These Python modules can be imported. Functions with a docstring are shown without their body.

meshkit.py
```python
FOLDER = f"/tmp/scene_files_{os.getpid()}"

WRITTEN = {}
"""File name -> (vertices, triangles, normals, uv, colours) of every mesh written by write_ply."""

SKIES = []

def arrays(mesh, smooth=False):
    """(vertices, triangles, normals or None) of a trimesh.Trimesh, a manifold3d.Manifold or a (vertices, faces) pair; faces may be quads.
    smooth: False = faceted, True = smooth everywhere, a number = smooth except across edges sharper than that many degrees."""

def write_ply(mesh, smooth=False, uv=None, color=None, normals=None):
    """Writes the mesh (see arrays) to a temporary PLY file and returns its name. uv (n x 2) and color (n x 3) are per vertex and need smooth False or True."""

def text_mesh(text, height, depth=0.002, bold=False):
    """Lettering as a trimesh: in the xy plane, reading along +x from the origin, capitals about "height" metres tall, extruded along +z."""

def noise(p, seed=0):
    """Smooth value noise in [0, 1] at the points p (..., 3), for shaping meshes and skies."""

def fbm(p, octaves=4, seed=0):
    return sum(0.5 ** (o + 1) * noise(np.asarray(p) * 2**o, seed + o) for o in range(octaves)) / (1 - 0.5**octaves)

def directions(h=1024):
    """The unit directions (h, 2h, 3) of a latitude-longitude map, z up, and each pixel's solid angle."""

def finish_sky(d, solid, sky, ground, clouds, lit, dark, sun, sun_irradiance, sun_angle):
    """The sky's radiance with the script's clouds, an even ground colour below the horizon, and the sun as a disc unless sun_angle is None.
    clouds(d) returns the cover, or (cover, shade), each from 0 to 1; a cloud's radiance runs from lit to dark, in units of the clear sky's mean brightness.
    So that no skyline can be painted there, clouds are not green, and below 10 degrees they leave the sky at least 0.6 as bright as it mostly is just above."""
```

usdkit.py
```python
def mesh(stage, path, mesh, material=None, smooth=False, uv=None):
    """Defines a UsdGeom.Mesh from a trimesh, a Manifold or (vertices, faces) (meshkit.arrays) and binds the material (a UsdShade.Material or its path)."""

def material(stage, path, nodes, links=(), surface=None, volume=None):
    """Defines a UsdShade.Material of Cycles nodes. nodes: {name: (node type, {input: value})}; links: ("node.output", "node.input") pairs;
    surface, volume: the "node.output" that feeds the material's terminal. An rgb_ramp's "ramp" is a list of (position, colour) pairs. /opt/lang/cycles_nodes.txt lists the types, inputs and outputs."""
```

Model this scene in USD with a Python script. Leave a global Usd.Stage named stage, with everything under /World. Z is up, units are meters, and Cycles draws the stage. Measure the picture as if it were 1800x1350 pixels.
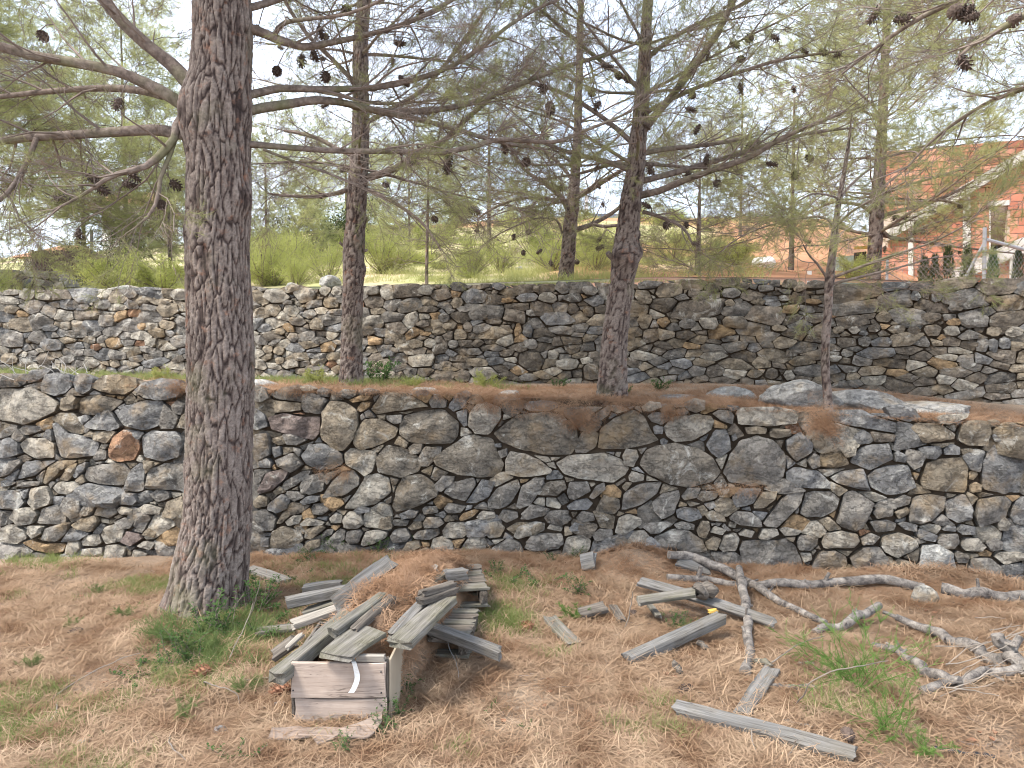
import math, random
import numpy as np
import trimesh, shapely
from scipy import ndimage
from scipy.spatial import Delaunay, cKDTree
import meshkit, usdkit
from meshkit import noise, fbm
from pxr import Usd, UsdGeom, UsdLux, UsdShade, Sdf, Gf, Vt

stage = Usd.Stage.CreateInMemory()
UsdGeom.SetStageUpAxis(stage, "Z")
UsdGeom.SetStageMetersPerUnit(stage, 1.0)
WORLD = UsdGeom.Xform.Define(stage, "/World")
stage.SetDefaultPrim(WORLD.GetPrim())
UsdGeom.Scope.Define(stage, "/World/Looks")

# ---------------------------------------------------------------- camera
EYE = np.array([0.0, 0.0, 1.6])
FPX = 1350.0                       # focal length in pixels of the 1800 px wide photograph
HORIZON = 600.0                    # row of the horizon there
PITCH = math.atan((675.0 - HORIZON) / FPX)
cam = UsdGeom.Camera.Define(stage, "/World/Camera")
cam.CreateHorizontalApertureAttr(36.0)
cam.CreateVerticalApertureAttr(27.0)
cam.CreateFocalLengthAttr(36.0 * FPX / 1800.0)
cam.CreateClippingRangeAttr(Gf.Vec2f(0.05, 2000.0))
cam.CreateExposureAttr(2.80)
UsdGeom.Xformable(cam).AddTranslateOp().Set(Gf.Vec3d(*EYE))
UsdGeom.Xformable(cam).AddRotateXOp().Set(90.0 - math.degrees(PITCH))

# ---------------------------------------------------------------- sun and sky (thin bright overcast)
SUN_EL, SUN_AZ = math.radians(56), math.radians(-118)      # azimuth from +y towards +x
sun = UsdLux.DistantLight.Define(stage, "/World/sun_light")
sun.CreateIntensityAttr(0.30)
sun.CreateAngleAttr(16.0)
sun.CreateColorAttr(Gf.Vec3f(1.0, 0.95, 0.87))
sun.CreateNormalizeAttr(True)
sx = UsdGeom.Xformable(sun)
sx.AddRotateZOp().Set(-math.degrees(SUN_AZ))
sx.AddRotateXOp().Set(-(90 - math.degrees(SUN_EL)))
sky_mat = usdkit.material(stage, "/World/Looks/sky", {
    "sky": ("sky_texture", {"sky_type": "single_scattering", "sun_disc": False, "sun_elevation": SUN_EL, "sun_rotation": SUN_AZ, "aerosol_density": 1.6}),
    "tc": ("texture_coordinate", {}),
    "n": ("noise_texture", {"scale": 2.6, "detail": 5.0, "roughness": 0.55}),
    "r": ("rgb_ramp", {"ramp": [(0.30, (0.35, 0.35, 0.35)), (0.62, (0.95, 0.95, 0.95))]}),
    "cl": ("mix", {"mix_type": "mix", "color2": (3.85, 4.3, 5.0)}),
    "bg": ("background_shader", {"strength": 0.075}),
}, [("tc.generated", "n.vector"), ("n.fac", "r.fac"), ("r.color", "cl.fac"), ("sky.color", "cl.color1"), ("cl.color", "bg.color")], surface="bg.background")
dome = UsdLux.DomeLight.Define(stage, "/World/sky")
UsdShade.MaterialBindingAPI.Apply(dome.GetPrim()).Bind(sky_mat)
dome.GetPrim().SetCustomDataByKey("kind", "structure")

# ---------------------------------------------------------------- helpers: pixels of the photograph to points of the place
_c, _s = math.cos(PITCH), math.sin(PITCH)
def ray(px, py):
    a, b = (np.asarray(px, float) - 900) / FPX, (675 - np.asarray(py, float)) / FPX
    return np.stack([a, _c + b * _s, -_s + b * _c], -1)
def at(px, py, Y):
    d = ray(px, py)
    return EYE + d * (np.asarray(Y, float) / d[..., 1])[..., None]

# ---------------------------------------------------------------- helpers: objects
USED = {}
def path_for(name, parent=None):
    base = (str(parent.GetPath()) if parent is not None else "/World") + "/" + name
    k = USED.get(base, 0)
    USED[base] = k + 1
    return base if k == 0 else f"{base}_{k:03d}"
def tag(prim, label=None, category=None, group=None, kind=None):
    for k, v in (("label", label), ("category", category), ("group", group), ("kind", kind)):
        if v:
            prim.SetCustomDataByKey(k, v)
    return prim
def thing(name, label, category, loc=(0, 0, 0), rz=0.0, group=None):
    x = UsdGeom.Xform.Define(stage, path_for(name))
    x.AddTranslateOp().Set(Gf.Vec3d(*map(float, loc)))
    x.AddRotateZOp().Set(math.degrees(rz))
    return tag(x.GetPrim(), label, category, group)
def put(name, m, mat, parent=None, smooth=False, prim=None, **tags):
    """One Mesh prim. prim: {name: per-vertex colours or floats} written as primvars (only without a smoothing angle)."""
    p = usdkit.mesh(stage, path_for(name, parent), m, mat, smooth)
    for k, a in (prim or {}).items():
        a = np.asarray(a, np.float32)
        api = UsdGeom.PrimvarsAPI(p)
        if a.ndim == 2:
            api.CreatePrimvar(k, Sdf.ValueTypeNames.Color3fArray, "vertex").Set(Vt.Vec3fArray.FromNumpy(a))
        else:
            api.CreatePrimvar(k, Sdf.ValueTypeNames.FloatArray, "vertex").Set(Vt.FloatArray.FromNumpy(a))
    return tag(p.GetPrim(), **tags)
def frame_op(prim_or_xf, M):
    x = UsdGeom.Xformable(prim_or_xf)
    x.ClearXformOpOrder()
    x.AddTransformOp().Set(Gf.Matrix4d(*np.asarray(M, float).T.ravel().tolist()))
def copy_of(src, name, label, category=None, loc=(0, 0, 0), rz=0.0, scale=1.0, group=None):
    x = UsdGeom.Xform.Define(stage, path_for(name))
    p = x.GetPrim()
    p.GetReferences().AddInternalReference(src.GetPath())
    p.SetInstanceable(True)
    M = np.eye(4); c, s = math.cos(rz), math.sin(rz)
    sc = np.ones(3) * np.asarray(scale, float)
    M[:3, :3] = np.array([[c, -s, 0], [s, c, 0], [0, 0, 1]]) * sc
    M[:3, 3] = loc
    frame_op(x, M)
    d = src.GetCustomData()
    return tag(p, label, category or d.get("category"), group or d.get("group"))
def joined(ms):
    vs, fs, n = [], [], 0
    for v, f in ms:
        vs.append(v); fs.append(np.asarray(f) + n); n += len(v)
    return np.vstack(vs), np.vstack(fs)
def tube(P, R, sides=6, cap=True):
    """A polyline as a tapered tube (rotation-minimising enough for plants)."""
    P = np.asarray(P, float); R = np.broadcast_to(np.asarray(R, float), (len(P),))
    t = np.gradient(P, axis=0); t /= np.linalg.norm(t, axis=1, keepdims=True) + 1e-12
    m = t.mean(0); ref = np.array([0, 0, 1.0]) if abs(m[2]) < 0.8 * np.linalg.norm(m) + 1e-9 else np.array([1.0, 0, 0])
    a = np.cross(t, ref); a /= np.linalg.norm(a, axis=1, keepdims=True) + 1e-12
    b = np.cross(t, a)
    g = np.arange(sides) * 2 * np.pi / sides
    v = (P[:, None] + R[:, None, None] * (np.cos(g)[None, :, None] * a[:, None] + np.sin(g)[None, :, None] * b[:, None])).reshape(-1, 3)
    i, j = np.meshgrid(np.arange(len(P) - 1), np.arange(sides), indexing="ij")
    j2 = (j + 1) % sides
    q = np.stack([i * sides + j, i * sides + j2, (i + 1) * sides + j2, (i + 1) * sides + j], -1).reshape(-1, 4)
    f = np.vstack([q[:, [0, 1, 2]], q[:, [0, 2, 3]]])
    if cap:
        n = len(v); v = np.vstack([v, P[:1], P[-1:]]); k = np.arange(sides); k2 = (k + 1) % sides; o = (len(P) - 1) * sides
        f = np.vstack([f, np.stack([np.full(sides, n), k2, k], 1), np.stack([np.full(sides, n + 1), o + k, o + k2], 1)])
    return v, f
def smooth_line(P, n):
    """Catmull-Rom through the points, n samples."""
    P = np.asarray(P, float)
    d = np.r_[0, np.cumsum(np.linalg.norm(np.diff(P[:, :3], axis=0), axis=1))]
    from scipy.interpolate import PchipInterpolator
    return PchipInterpolator(d, P, axis=0)(np.linspace(0, d[-1], n))

# ---------------------------------------------------------------- materials
def MAT(name, nodes, links, surface="p.BSDF"):
    return usdkit.material(stage, "/World/Looks/" + name, nodes, links, surface=surface)
def plain(name, col, rough=0.8, var=0.25, scale=8.0, bump=0.0, bscale=60.0, spec=0.3, coord="position"):
    lo, hi = np.array(col) * (1 - var), np.array(col) * (1 + var)
    nodes = {"g": ("geometry", {}) if coord == "position" else ("texture_coordinate", {}), "n": ("noise_texture", {"scale": scale, "detail": 5.0, "roughness": 0.6}),
             "r": ("rgb_ramp", {"ramp": [(0.28, tuple(lo)), (0.72, tuple(hi))]}), "p": ("principled_bsdf", {"roughness": rough, "specular_ior_level": spec})}
    links = [(f"g.{coord}", "n.vector"), ("n.fac", "r.fac"), ("r.color", "p.base_color")]
    if bump:
        nodes["bn"] = ("noise_texture", {"scale": bscale, "detail": 6.0}); nodes["b"] = ("bump", {"strength": 0.6, "distance": bump})
        links += [(f"g.{coord}", "bn.vector"), ("bn.fac", "b.height"), ("b.normal", "p.normal")]
    return MAT(name, nodes, links)

# stone: the colour of each stone is a primvar, weathered by veins, lichen and ochre earth stains
M_STONE = MAT("stone", {
    "a": ("attribute", {"attribute": "tint"}), "g": ("geometry", {}),
    "n1": ("noise_texture", {"scale": 9.0, "detail": 6.0, "roughness": 0.62, "distortion": 0.4}),
    "r1": ("rgb_ramp", {"ramp": [(0.28, (0.55, 0.54, 0.53)), (0.5, (1.0, 1.0, 1.0)), (0.72, (1.5, 1.46, 1.38))]}),
    "m1": ("mix", {"mix_type": "multiply", "fac": 1.0}),
    "n2": ("noise_texture", {"scale": 55.0, "detail": 6.0, "roughness": 0.75}),
    "r2": ("rgb_ramp", {"ramp": [(0.30, (0.55, 0.54, 0.53)), (0.55, (1.0, 1.0, 1.0)), (0.8, (1.7, 1.67, 1.6))]}),
    "m2": ("mix", {"mix_type": "multiply", "fac": 0.75}),
    "n3": ("noise_texture", {"scale": 5.0, "detail": 7.0, "roughness": 0.72, "distortion": 1.2}),
    "r3": ("rgb_ramp", {"ramp": [(0.57, (0, 0, 0)), (0.66, (0.75, 0.75, 0.75))]}),
    "m3": ("mix", {"mix_type": "mix", "color2": (0.46, 0.44, 0.39)}),
    "n4": ("noise_texture", {"scale": 3.4, "detail": 5.0, "roughness": 0.65}),
    "mp": ("mapping", {"location": (7.3, 2.1, 5.5)}),
    "r4": ("rgb_ramp", {"ramp": [(0.52, (0, 0, 0)), (0.70, (0.62, 0.62, 0.62))]}),
    "m4": ("mix", {"mix_type": "mix", "color2": (0.27, 0.185, 0.095)}),
    "p": ("principled_bsdf", {"roughness": 0.88, "specular_ior_level": 0.25}),
    "mw": ("mapping", {"scale": (1.0, 1.0, 1.7), "rotation": (0.3, 0.9, 0.4)}),
    "bn": ("noise_texture", {"scale": 16.0, "detail": 9.0, "roughness": 0.7, "distortion": 0.6}),
    "vo": ("voronoi_texture", {"feature": "distance_to_edge", "scale": 9.0, "randomness": 1.0}), "mv": ("mapping", {"scale": (0.7, 0.7, 1.7), "rotation": (0.4, 0.7, 0.2)}), "dw": ("mix", {"mix_type": "linear_light", "fac": 0.12}),
    "rv": ("rgb_ramp", {"ramp": [(0.0, (0.45, 0.45, 0.45)), (0.035, (1.0, 1.0, 1.0))]}), "mul": ("math", {"math_type": "multiply_add", "value2": 0.35}), "m5": ("mix", {"mix_type": "multiply", "fac": 0.55}),
    "b": ("bump", {"strength": 1.0, "distance": 0.030}),
}, [("g.position", "mv.vector"), ("mv.vector", "dw.color1"), ("bn.color", "dw.color2"), ("dw.color", "vo.vector"), ("vo.distance", "rv.fac"), ("rv.color", "mul.value1"), ("bn.fac", "mul.value3"), ("m4.color", "m5.color1"), ("rv.color", "m5.color2"),
    ("g.position", "n1.vector"), ("n1.fac", "r1.fac"), ("a.color", "m1.color1"), ("r1.color", "m1.color2"),
    ("g.position", "n2.vector"), ("n2.fac", "r2.fac"), ("m1.color", "m2.color1"), ("r2.color", "m2.color2"),
    ("g.position", "n3.vector"), ("n3.fac", "r3.fac"), ("r3.color", "m3.fac"), ("m2.color", "m3.color1"),
    ("g.position", "mp.vector"), ("mp.vector", "n4.vector"), ("n4.fac", "r4.fac"), ("r4.color", "m4.fac"), ("m3.color", "m4.color1"), ("m5.color", "p.base_color"),
    ("g.position", "mw.vector"), ("mw.vector", "bn.vector"), ("mul.value", "b.height"), ("b.normal", "p.normal")])
M_EARTH = plain("wall_earth", (0.070, 0.050, 0.034), 0.95, 0.4, 20.0, 0.01, 40.0)

# bark: 'crack' primvar 0 in the furrows, 1 on the plates
M_BARK = MAT("pine_bark", {
    "a": ("attribute", {"attribute": "crack"}), "g": ("geometry", {}),
    "r": ("rgb_ramp", {"ramp": [(0.0, (0.022, 0.015, 0.013)), (0.30, (0.080, 0.058, 0.050)), (0.62, (0.152, 0.120, 0.102)), (1.0, (0.212, 0.174, 0.150))]}),
    "n": ("noise_texture", {"scale": 14.0, "detail": 5.0, "roughness": 0.65}),
    "rn": ("rgb_ramp", {"ramp": [(0.57, (0, 0, 0)), (0.70, (0.65, 0.65, 0.65))]}),
    "m": ("mix", {"mix_type": "mix", "color2": (0.23, 0.115, 0.072)}),
    "n2": ("noise_texture", {"scale": 70.0, "detail": 6.0, "roughness": 0.7}),
    "r2": ("rgb_ramp", {"ramp": [(0.3, (0.6, 0.6, 0.6)), (0.7, (1.35, 1.35, 1.35))]}),
    "m2": ("mix", {"mix_type": "multiply", "fac": 1.0}),
    "n3": ("noise_texture", {"scale": 3.0, "detail": 4.0}),
    "r3": ("rgb_ramp", {"ramp": [(0.55, (0, 0, 0)), (0.75, (0.45, 0.45, 0.45))]}),
    "m3": ("mix", {"mix_type": "mix", "color2": (0.14, 0.14, 0.075)}),
    "p": ("principled_bsdf", {"roughness": 0.92, "specular_ior_level": 0.2}),
    "b": ("bump", {"strength": 0.7, "distance": 0.008}),
}, [("a.fac", "r.fac"), ("g.position", "n.vector"), ("n.fac", "rn.fac"), ("rn.color", "m.fac"), ("r.color", "m.color1"),
    ("g.position", "n2.vector"), ("n2.fac", "r2.fac"), ("m.color", "m2.color1"), ("r2.color", "m2.color2"),
    ("g.position", "n3.vector"), ("n3.fac", "r3.fac"), ("r3.color", "m3.fac"), ("m2.color", "m3.color1"), ("m3.color", "p.base_color"),
    ("n2.fac", "b.height"), ("b.normal", "p.normal")])
M_LIMB = MAT("limb_bark", {
    "g": ("geometry", {}), "n": ("noise_texture", {"scale": 24.0, "detail": 6.0, "roughness": 0.7}),
    "r": ("rgb_ramp", {"ramp": [(0.28, (0.055, 0.042, 0.034)), (0.5, (0.15, 0.115, 0.095)), (0.75, (0.26, 0.215, 0.18))]}),
    "n3": ("noise_texture", {"scale": 3.5, "detail": 4.0}), "r3": ("rgb_ramp", {"ramp": [(0.5, (0, 0, 0)), (0.68, (0.6, 0.6, 0.6))]}),
    "m3": ("mix", {"mix_type": "mix", "color2": (0.13, 0.135, 0.06)}),
    "p": ("principled_bsdf", {"roughness": 0.9, "specular_ior_level": 0.2}), "b": ("bump", {"strength": 0.8, "distance": 0.006}),
}, [("g.position", "n.vector"), ("n.fac", "r.fac"), ("g.position", "n3.vector"), ("n3.fac", "r3.fac"), ("r3.color", "m3.fac"), ("r.color", "m3.color1"), ("m3.color", "p.base_color"),
    ("n.fac", "b.height"), ("b.normal", "p.normal")])
M_TWIG = plain("twig_bark", (0.15, 0.115, 0.095), 0.9, 0.45, 6.0)
M_DRYTWIG = plain("dry_twig", (0.19, 0.16, 0.132), 0.9, 0.4, 12.0)
def leafy(name, a, b, trans=0.35, scale=3.0):
    mid = tuple((np.array(a) + np.array(b)) / 2)
    return MAT(name, {
        "g": ("geometry", {}), "o": ("object_info", {}), "n": ("noise_texture", {"scale": scale, "detail": 3.0}),
        "s": ("math", {"math_type": "multiply_add", "value2": 0.40, "value3": 0.0}), "t": ("math", {"math_type": "multiply_add", "value2": 0.75}),
        "r": ("rgb_ramp", {"ramp": [(0.25, a), (0.55, mid), (0.9, b)]}),
        "d": ("diffuse_bsdf", {}), "tr": ("translucent_bsdf", {}), "m": ("mix_closure", {"fac": trans}),
    }, [("g.position", "n.vector"), ("g.random_per_island", "s.value1"), ("n.fac", "t.value1"), ("s.value", "t.value3"), ("t.value", "r.fac"),
        ("r.color", "d.color"), ("r.color", "tr.color"), ("d.BSDF", "m.closure1"), ("tr.BSDF", "m.closure2")], surface="m.closure")
M_PINE = leafy("pine_needles_green", (0.22, 0.228, 0.098), (0.45, 0.44, 0.21), 0.55, 2.0)
M_PINEFAR = leafy("pine_needles_pale", (0.34, 0.35, 0.150), (0.57, 0.555, 0.28), 0.55, 0.8)
M_PINEDRY = leafy("pine_needles_brown", (0.16, 0.105, 0.06), (0.27, 0.20, 0.11), 0.3, 2.0)
M_SHRUB = leafy("shrub_leaves", (0.25, 0.27, 0.080), (0.53, 0.52, 0.20), 0.5, 2.5)
M_SHRUBDARK = leafy("shrub_leaves_dark", (0.045, 0.06, 0.025), (0.11, 0.13, 0.055), 0.3, 2.5)
M_WEED = leafy("weed_leaves", (0.055, 0.105, 0.035), (0.15, 0.215, 0.08), 0.4, 9.0)
M_FERN = leafy("asparagus_fern", (0.10, 0.18, 0.045), (0.24, 0.34, 0.10), 0.4, 6.0)
M_GRASS = leafy("grass_blades", (0.16, 0.20, 0.065), (0.36, 0.37, 0.16), 0.4, 4.0)
M_SLOPEGRASS = leafy("pale_slope_grass", (0.28, 0.29, 0.105), (0.53, 0.49, 0.24), 0.45, 1.2)
M_SOFTWEED = leafy("soft_weed", (0.12, 0.17, 0.06), (0.26, 0.31, 0.125), 0.45, 6.0)
M_LITTER = leafy("dry_needles", (0.175, 0.104, 0.064), (0.56, 0.418, 0.29), 0.15, 5.0)
M_LITTERORANGE = leafy("fresh_fallen_needles", (0.22, 0.122, 0.070), (0.60, 0.42, 0.28), 0.15, 5.0)
M_STRAW = leafy("straw_needles", (0.23, 0.145, 0.088), (0.58, 0.45, 0.315), 0.1, 5.0)
M_GROUND = MAT("needle_litter_ground", {
    "g": ("geometry", {}), "n": ("noise_texture", {"scale": 1.1, "detail": 5.0, "roughness": 0.6}),
    "r": ("rgb_ramp", {"ramp": [(0.30, (0.20, 0.140, 0.098)), (0.5, (0.29, 0.215, 0.155)), (0.70, (0.38, 0.295, 0.215))]}),
    "n2": ("noise_texture", {"scale": 60.0, "detail": 7.0, "roughness": 0.8, "distortion": 1.5}),
    "r2": ("rgb_ramp", {"ramp": [(0.28, (0.35, 0.33, 0.3)), (0.5, (0.9, 0.9, 0.9)), (0.75, (1.4, 1.4, 1.4))]}),
    "m": ("mix", {"mix_type": "multiply", "fac": 1.0}),
    "p": ("principled_bsdf", {"roughness": 0.95, "specular_ior_level": 0.15}), "b": ("bump", {"strength": 0.9, "distance": 0.015}),
}, [("g.position", "n.vector"), ("n.fac", "r.fac"), ("g.position", "n2.vector"), ("n2.fac", "r2.fac"), ("r.color", "m.color1"), ("r2.color", "m.color2"), ("m.color", "p.base_color"),
    ("n2.fac", "b.height"), ("b.normal", "p.normal")])
M_HILL = MAT("hillside_soil", {
    "g": ("geometry", {}), "a": ("attribute", {"attribute": "red"}), "n": ("noise_texture", {"scale": 0.9, "detail": 6.0, "roughness": 0.65}),
    "r": ("rgb_ramp", {"ramp": [(0.34, (0.24, 0.25, 0.090)), (0.5, (0.35, 0.31, 0.165)), (0.64, (0.45, 0.35, 0.235))]}),
    "n2": ("noise_texture", {"scale": 2.6, "detail": 7.0, "roughness": 0.7}),
    "r2": ("rgb_ramp", {"ramp": [(0.3, (0.25, 0.115, 0.062)), (0.7, (0.44, 0.235, 0.135))]}),
    "m": ("mix", {"mix_type": "mix"}), "p": ("principled_bsdf", {"roughness": 0.95, "specular_ior_level": 0.1}), "b": ("bump", {"strength": 0.8, "distance": 0.08}),
}, [("g.position", "n.vector"), ("n.fac", "r.fac"), ("g.position", "n2.vector"), ("n2.fac", "r2.fac"), ("a.fac", "m.fac"), ("r.color", "m.color1"), ("r2.color", "m.color2"), ("m.color", "p.base_color"),
    ("n2.fac", "b.height"), ("b.normal", "p.normal")])
def wood(name, dark, light, stain=(0.25, 0.24, 0.16), amount=0.3, bump=0.004):
    """Grain runs along the local x axis of the piece."""
    return MAT(name, {
        "t": ("texture_coordinate", {}), "o": ("object_info", {}), "off": ("combine_xyz", {}), "ad": ("mix", {"mix_type": "add", "fac": 1.0}),
        "mp": ("mapping", {"scale": (1.6, 34.0, 34.0)}), "n": ("noise_texture", {"scale": 2.2, "detail": 7.0, "roughness": 0.68, "distortion": 0.5}),
        "r": ("rgb_ramp", {"ramp": [(0.27, tuple(np.array(dark) * 0.45)), (0.40, dark), (0.62, light), (0.8, tuple(np.array(light) * 1.2))]}),
        "n2": ("noise_texture", {"scale": 5.0, "detail": 6.0, "roughness": 0.7}), "r2": ("rgb_ramp", {"ramp": [(0.42, (0, 0, 0)), (0.72, (amount * 1.8,) * 3)]}),
        "m": ("mix", {"mix_type": "mix", "color2": stain}), "mc": ("mapping", {"scale": (0.9, 22.0, 22.0), "location": (3.0, 1.0, 7.0)}), "nc": ("noise_texture", {"scale": 2.6, "detail": 4.0, "roughness": 0.55, "distortion": 0.9}),
        "rc": ("rgb_ramp", {"ramp": [(0.475, (1, 1, 1)), (0.497, (0.16, 0.14, 0.13)), (0.52, (1, 1, 1))]}), "n5": ("noise_texture", {"scale": 9.0, "detail": 2.0}), "r5": ("rgb_ramp", {"ramp": [(0.45, (0, 0, 0)), (0.6, (0.85, 0.85, 0.85))]}), "mcr": ("mix", {"mix_type": "multiply"}), "p": ("principled_bsdf", {"roughness": 0.85, "specular_ior_level": 0.25}), "b": ("bump", {"strength": 0.9, "distance": bump}),
    }, [("t.object", "mp.vector"), ("mp.vector", "n.vector"), ("n.fac", "r.fac"), ("t.object", "n2.vector"), ("n2.fac", "r2.fac"), ("r2.color", "m.fac"), ("r.color", "m.color1"), ("t.object", "mc.vector"), ("mc.vector", "nc.vector"), ("nc.fac", "rc.fac"), ("t.object", "n5.vector"), ("n5.fac", "r5.fac"), ("r5.color", "mcr.fac"), ("m.color", "mcr.color1"), ("rc.color", "mcr.color2"), ("mcr.color", "p.base_color"),
        ("n.fac", "b.height"), ("b.normal", "p.normal")])
M_WOOD = wood("weathered_wood", (0.085, 0.077, 0.066), (0.185, 0.170, 0.148), (0.115, 0.105, 0.062), 0.45)
M_WOODGREY = wood("weathered_wood_blue_grey", (0.088, 0.084, 0.079), (0.185, 0.176, 0.166), (0.125, 0.105, 0.078), 0.4)
M_WOODPALE = wood("weathered_wood_pale", (0.17, 0.15, 0.128), (0.30, 0.27, 0.23), (0.24, 0.22, 0.19), 0.3)
M_BOXWOOD = wood("box_board", (0.335, 0.262, 0.212), (0.43, 0.345, 0.285), (0.27, 0.215, 0.18), 0.45, 0.0012)
M_TORN = wood("torn_board", (0.155, 0.112, 0.088), (0.25, 0.19, 0.152), (0.22, 0.18, 0.15), 0.5, 0.0015)
M_PANEL = plain("box_side_panel", (0.30, 0.25, 0.185), 0.7, 0.12, 5.0)
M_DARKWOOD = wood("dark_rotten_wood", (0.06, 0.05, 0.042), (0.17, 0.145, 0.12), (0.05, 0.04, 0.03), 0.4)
M_BIRCH = MAT("pale_peeling_bark", {
    "g": ("geometry", {}), "n": ("noise_texture", {"scale": 13.0, "detail": 9.0, "roughness": 0.80, "distortion": 0.3}),
    "r": ("rgb_ramp", {"ramp": [(0.36, (0.030, 0.026, 0.024)), (0.45, (0.10, 0.088, 0.08)), (0.54, (0.185, 0.163, 0.142)), (0.66, (0.31, 0.275, 0.24)), (0.8, (0.42, 0.385, 0.34))]}),
    "n2": ("noise_texture", {"scale": 80.0, "detail": 5.0}), "p": ("principled_bsdf", {"roughness": 0.9, "specular_ior_level": 0.2}), "b": ("bump", {"strength": 0.9, "distance": 0.01}),
}, [("g.position", "n.vector"), ("n.fac", "r.fac"), ("r.color", "p.base_color"), ("g.position", "n2.vector"), ("n.fac", "b.height"), ("b.normal", "p.normal")])
M_CONE = plain("cone_scales", (0.085, 0.06, 0.048), 0.85, 0.5, 60.0)
M_CONEBROWN = plain("cone_closed_brown", (0.22, 0.105, 0.060), 0.7, 0.35, 60.0)
M_PAPER = plain("white_strip", (0.72, 0.70, 0.66), 0.7, 0.1, 20.0)
M_BLACKPIPE = plain("black_pipe", (0.03, 0.03, 0.032), 0.5, 0.3, 30.0)
M_METAL = plain("galvanised_steel", (0.22, 0.225, 0.23), 0.45, 0.15, 20.0)
M_CONCRETE = plain("raw_concrete", (0.52, 0.50, 0.46), 0.9, 0.2, 3.0, 0.004, 40.0)
M_BRICK = [plain(f"hollow_brick_{w}", c, 0.9, 0.14, 6.0, 0.002, 60.0) for w, c in (("red", (0.45, 0.190, 0.125)), ("salmon", (0.51, 0.245, 0.17)), ("deep", (0.39, 0.155, 0.10)))]
M_MORTAR = plain("mortar", (0.50, 0.40, 0.33), 0.95, 0.15, 12.0)
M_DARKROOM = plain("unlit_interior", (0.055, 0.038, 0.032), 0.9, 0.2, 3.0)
M_ROOFTILE = plain("clay_roof", (0.44, 0.235, 0.145), 0.85, 0.2, 3.0)
M_PICKET = plain("brown_stained_picket", (0.085, 0.05, 0.042), 0.8, 0.25, 6.0)
M_BLUEPANEL = plain("blue_sheet", (0.09, 0.115, 0.17), 0.6, 0.12, 1.0)
M_WHITE = plain("whitewash", (0.70, 0.68, 0.64), 0.85, 0.1, 3.0)
M_GREENBOARD = plain("pale_green_board", (0.38, 0.46, 0.42), 0.7, 0.12, 3.0)
M_YELLOW = plain("yellow_strip", (0.48, 0.30, 0.07), 0.6, 0.1, 3.0)
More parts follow.
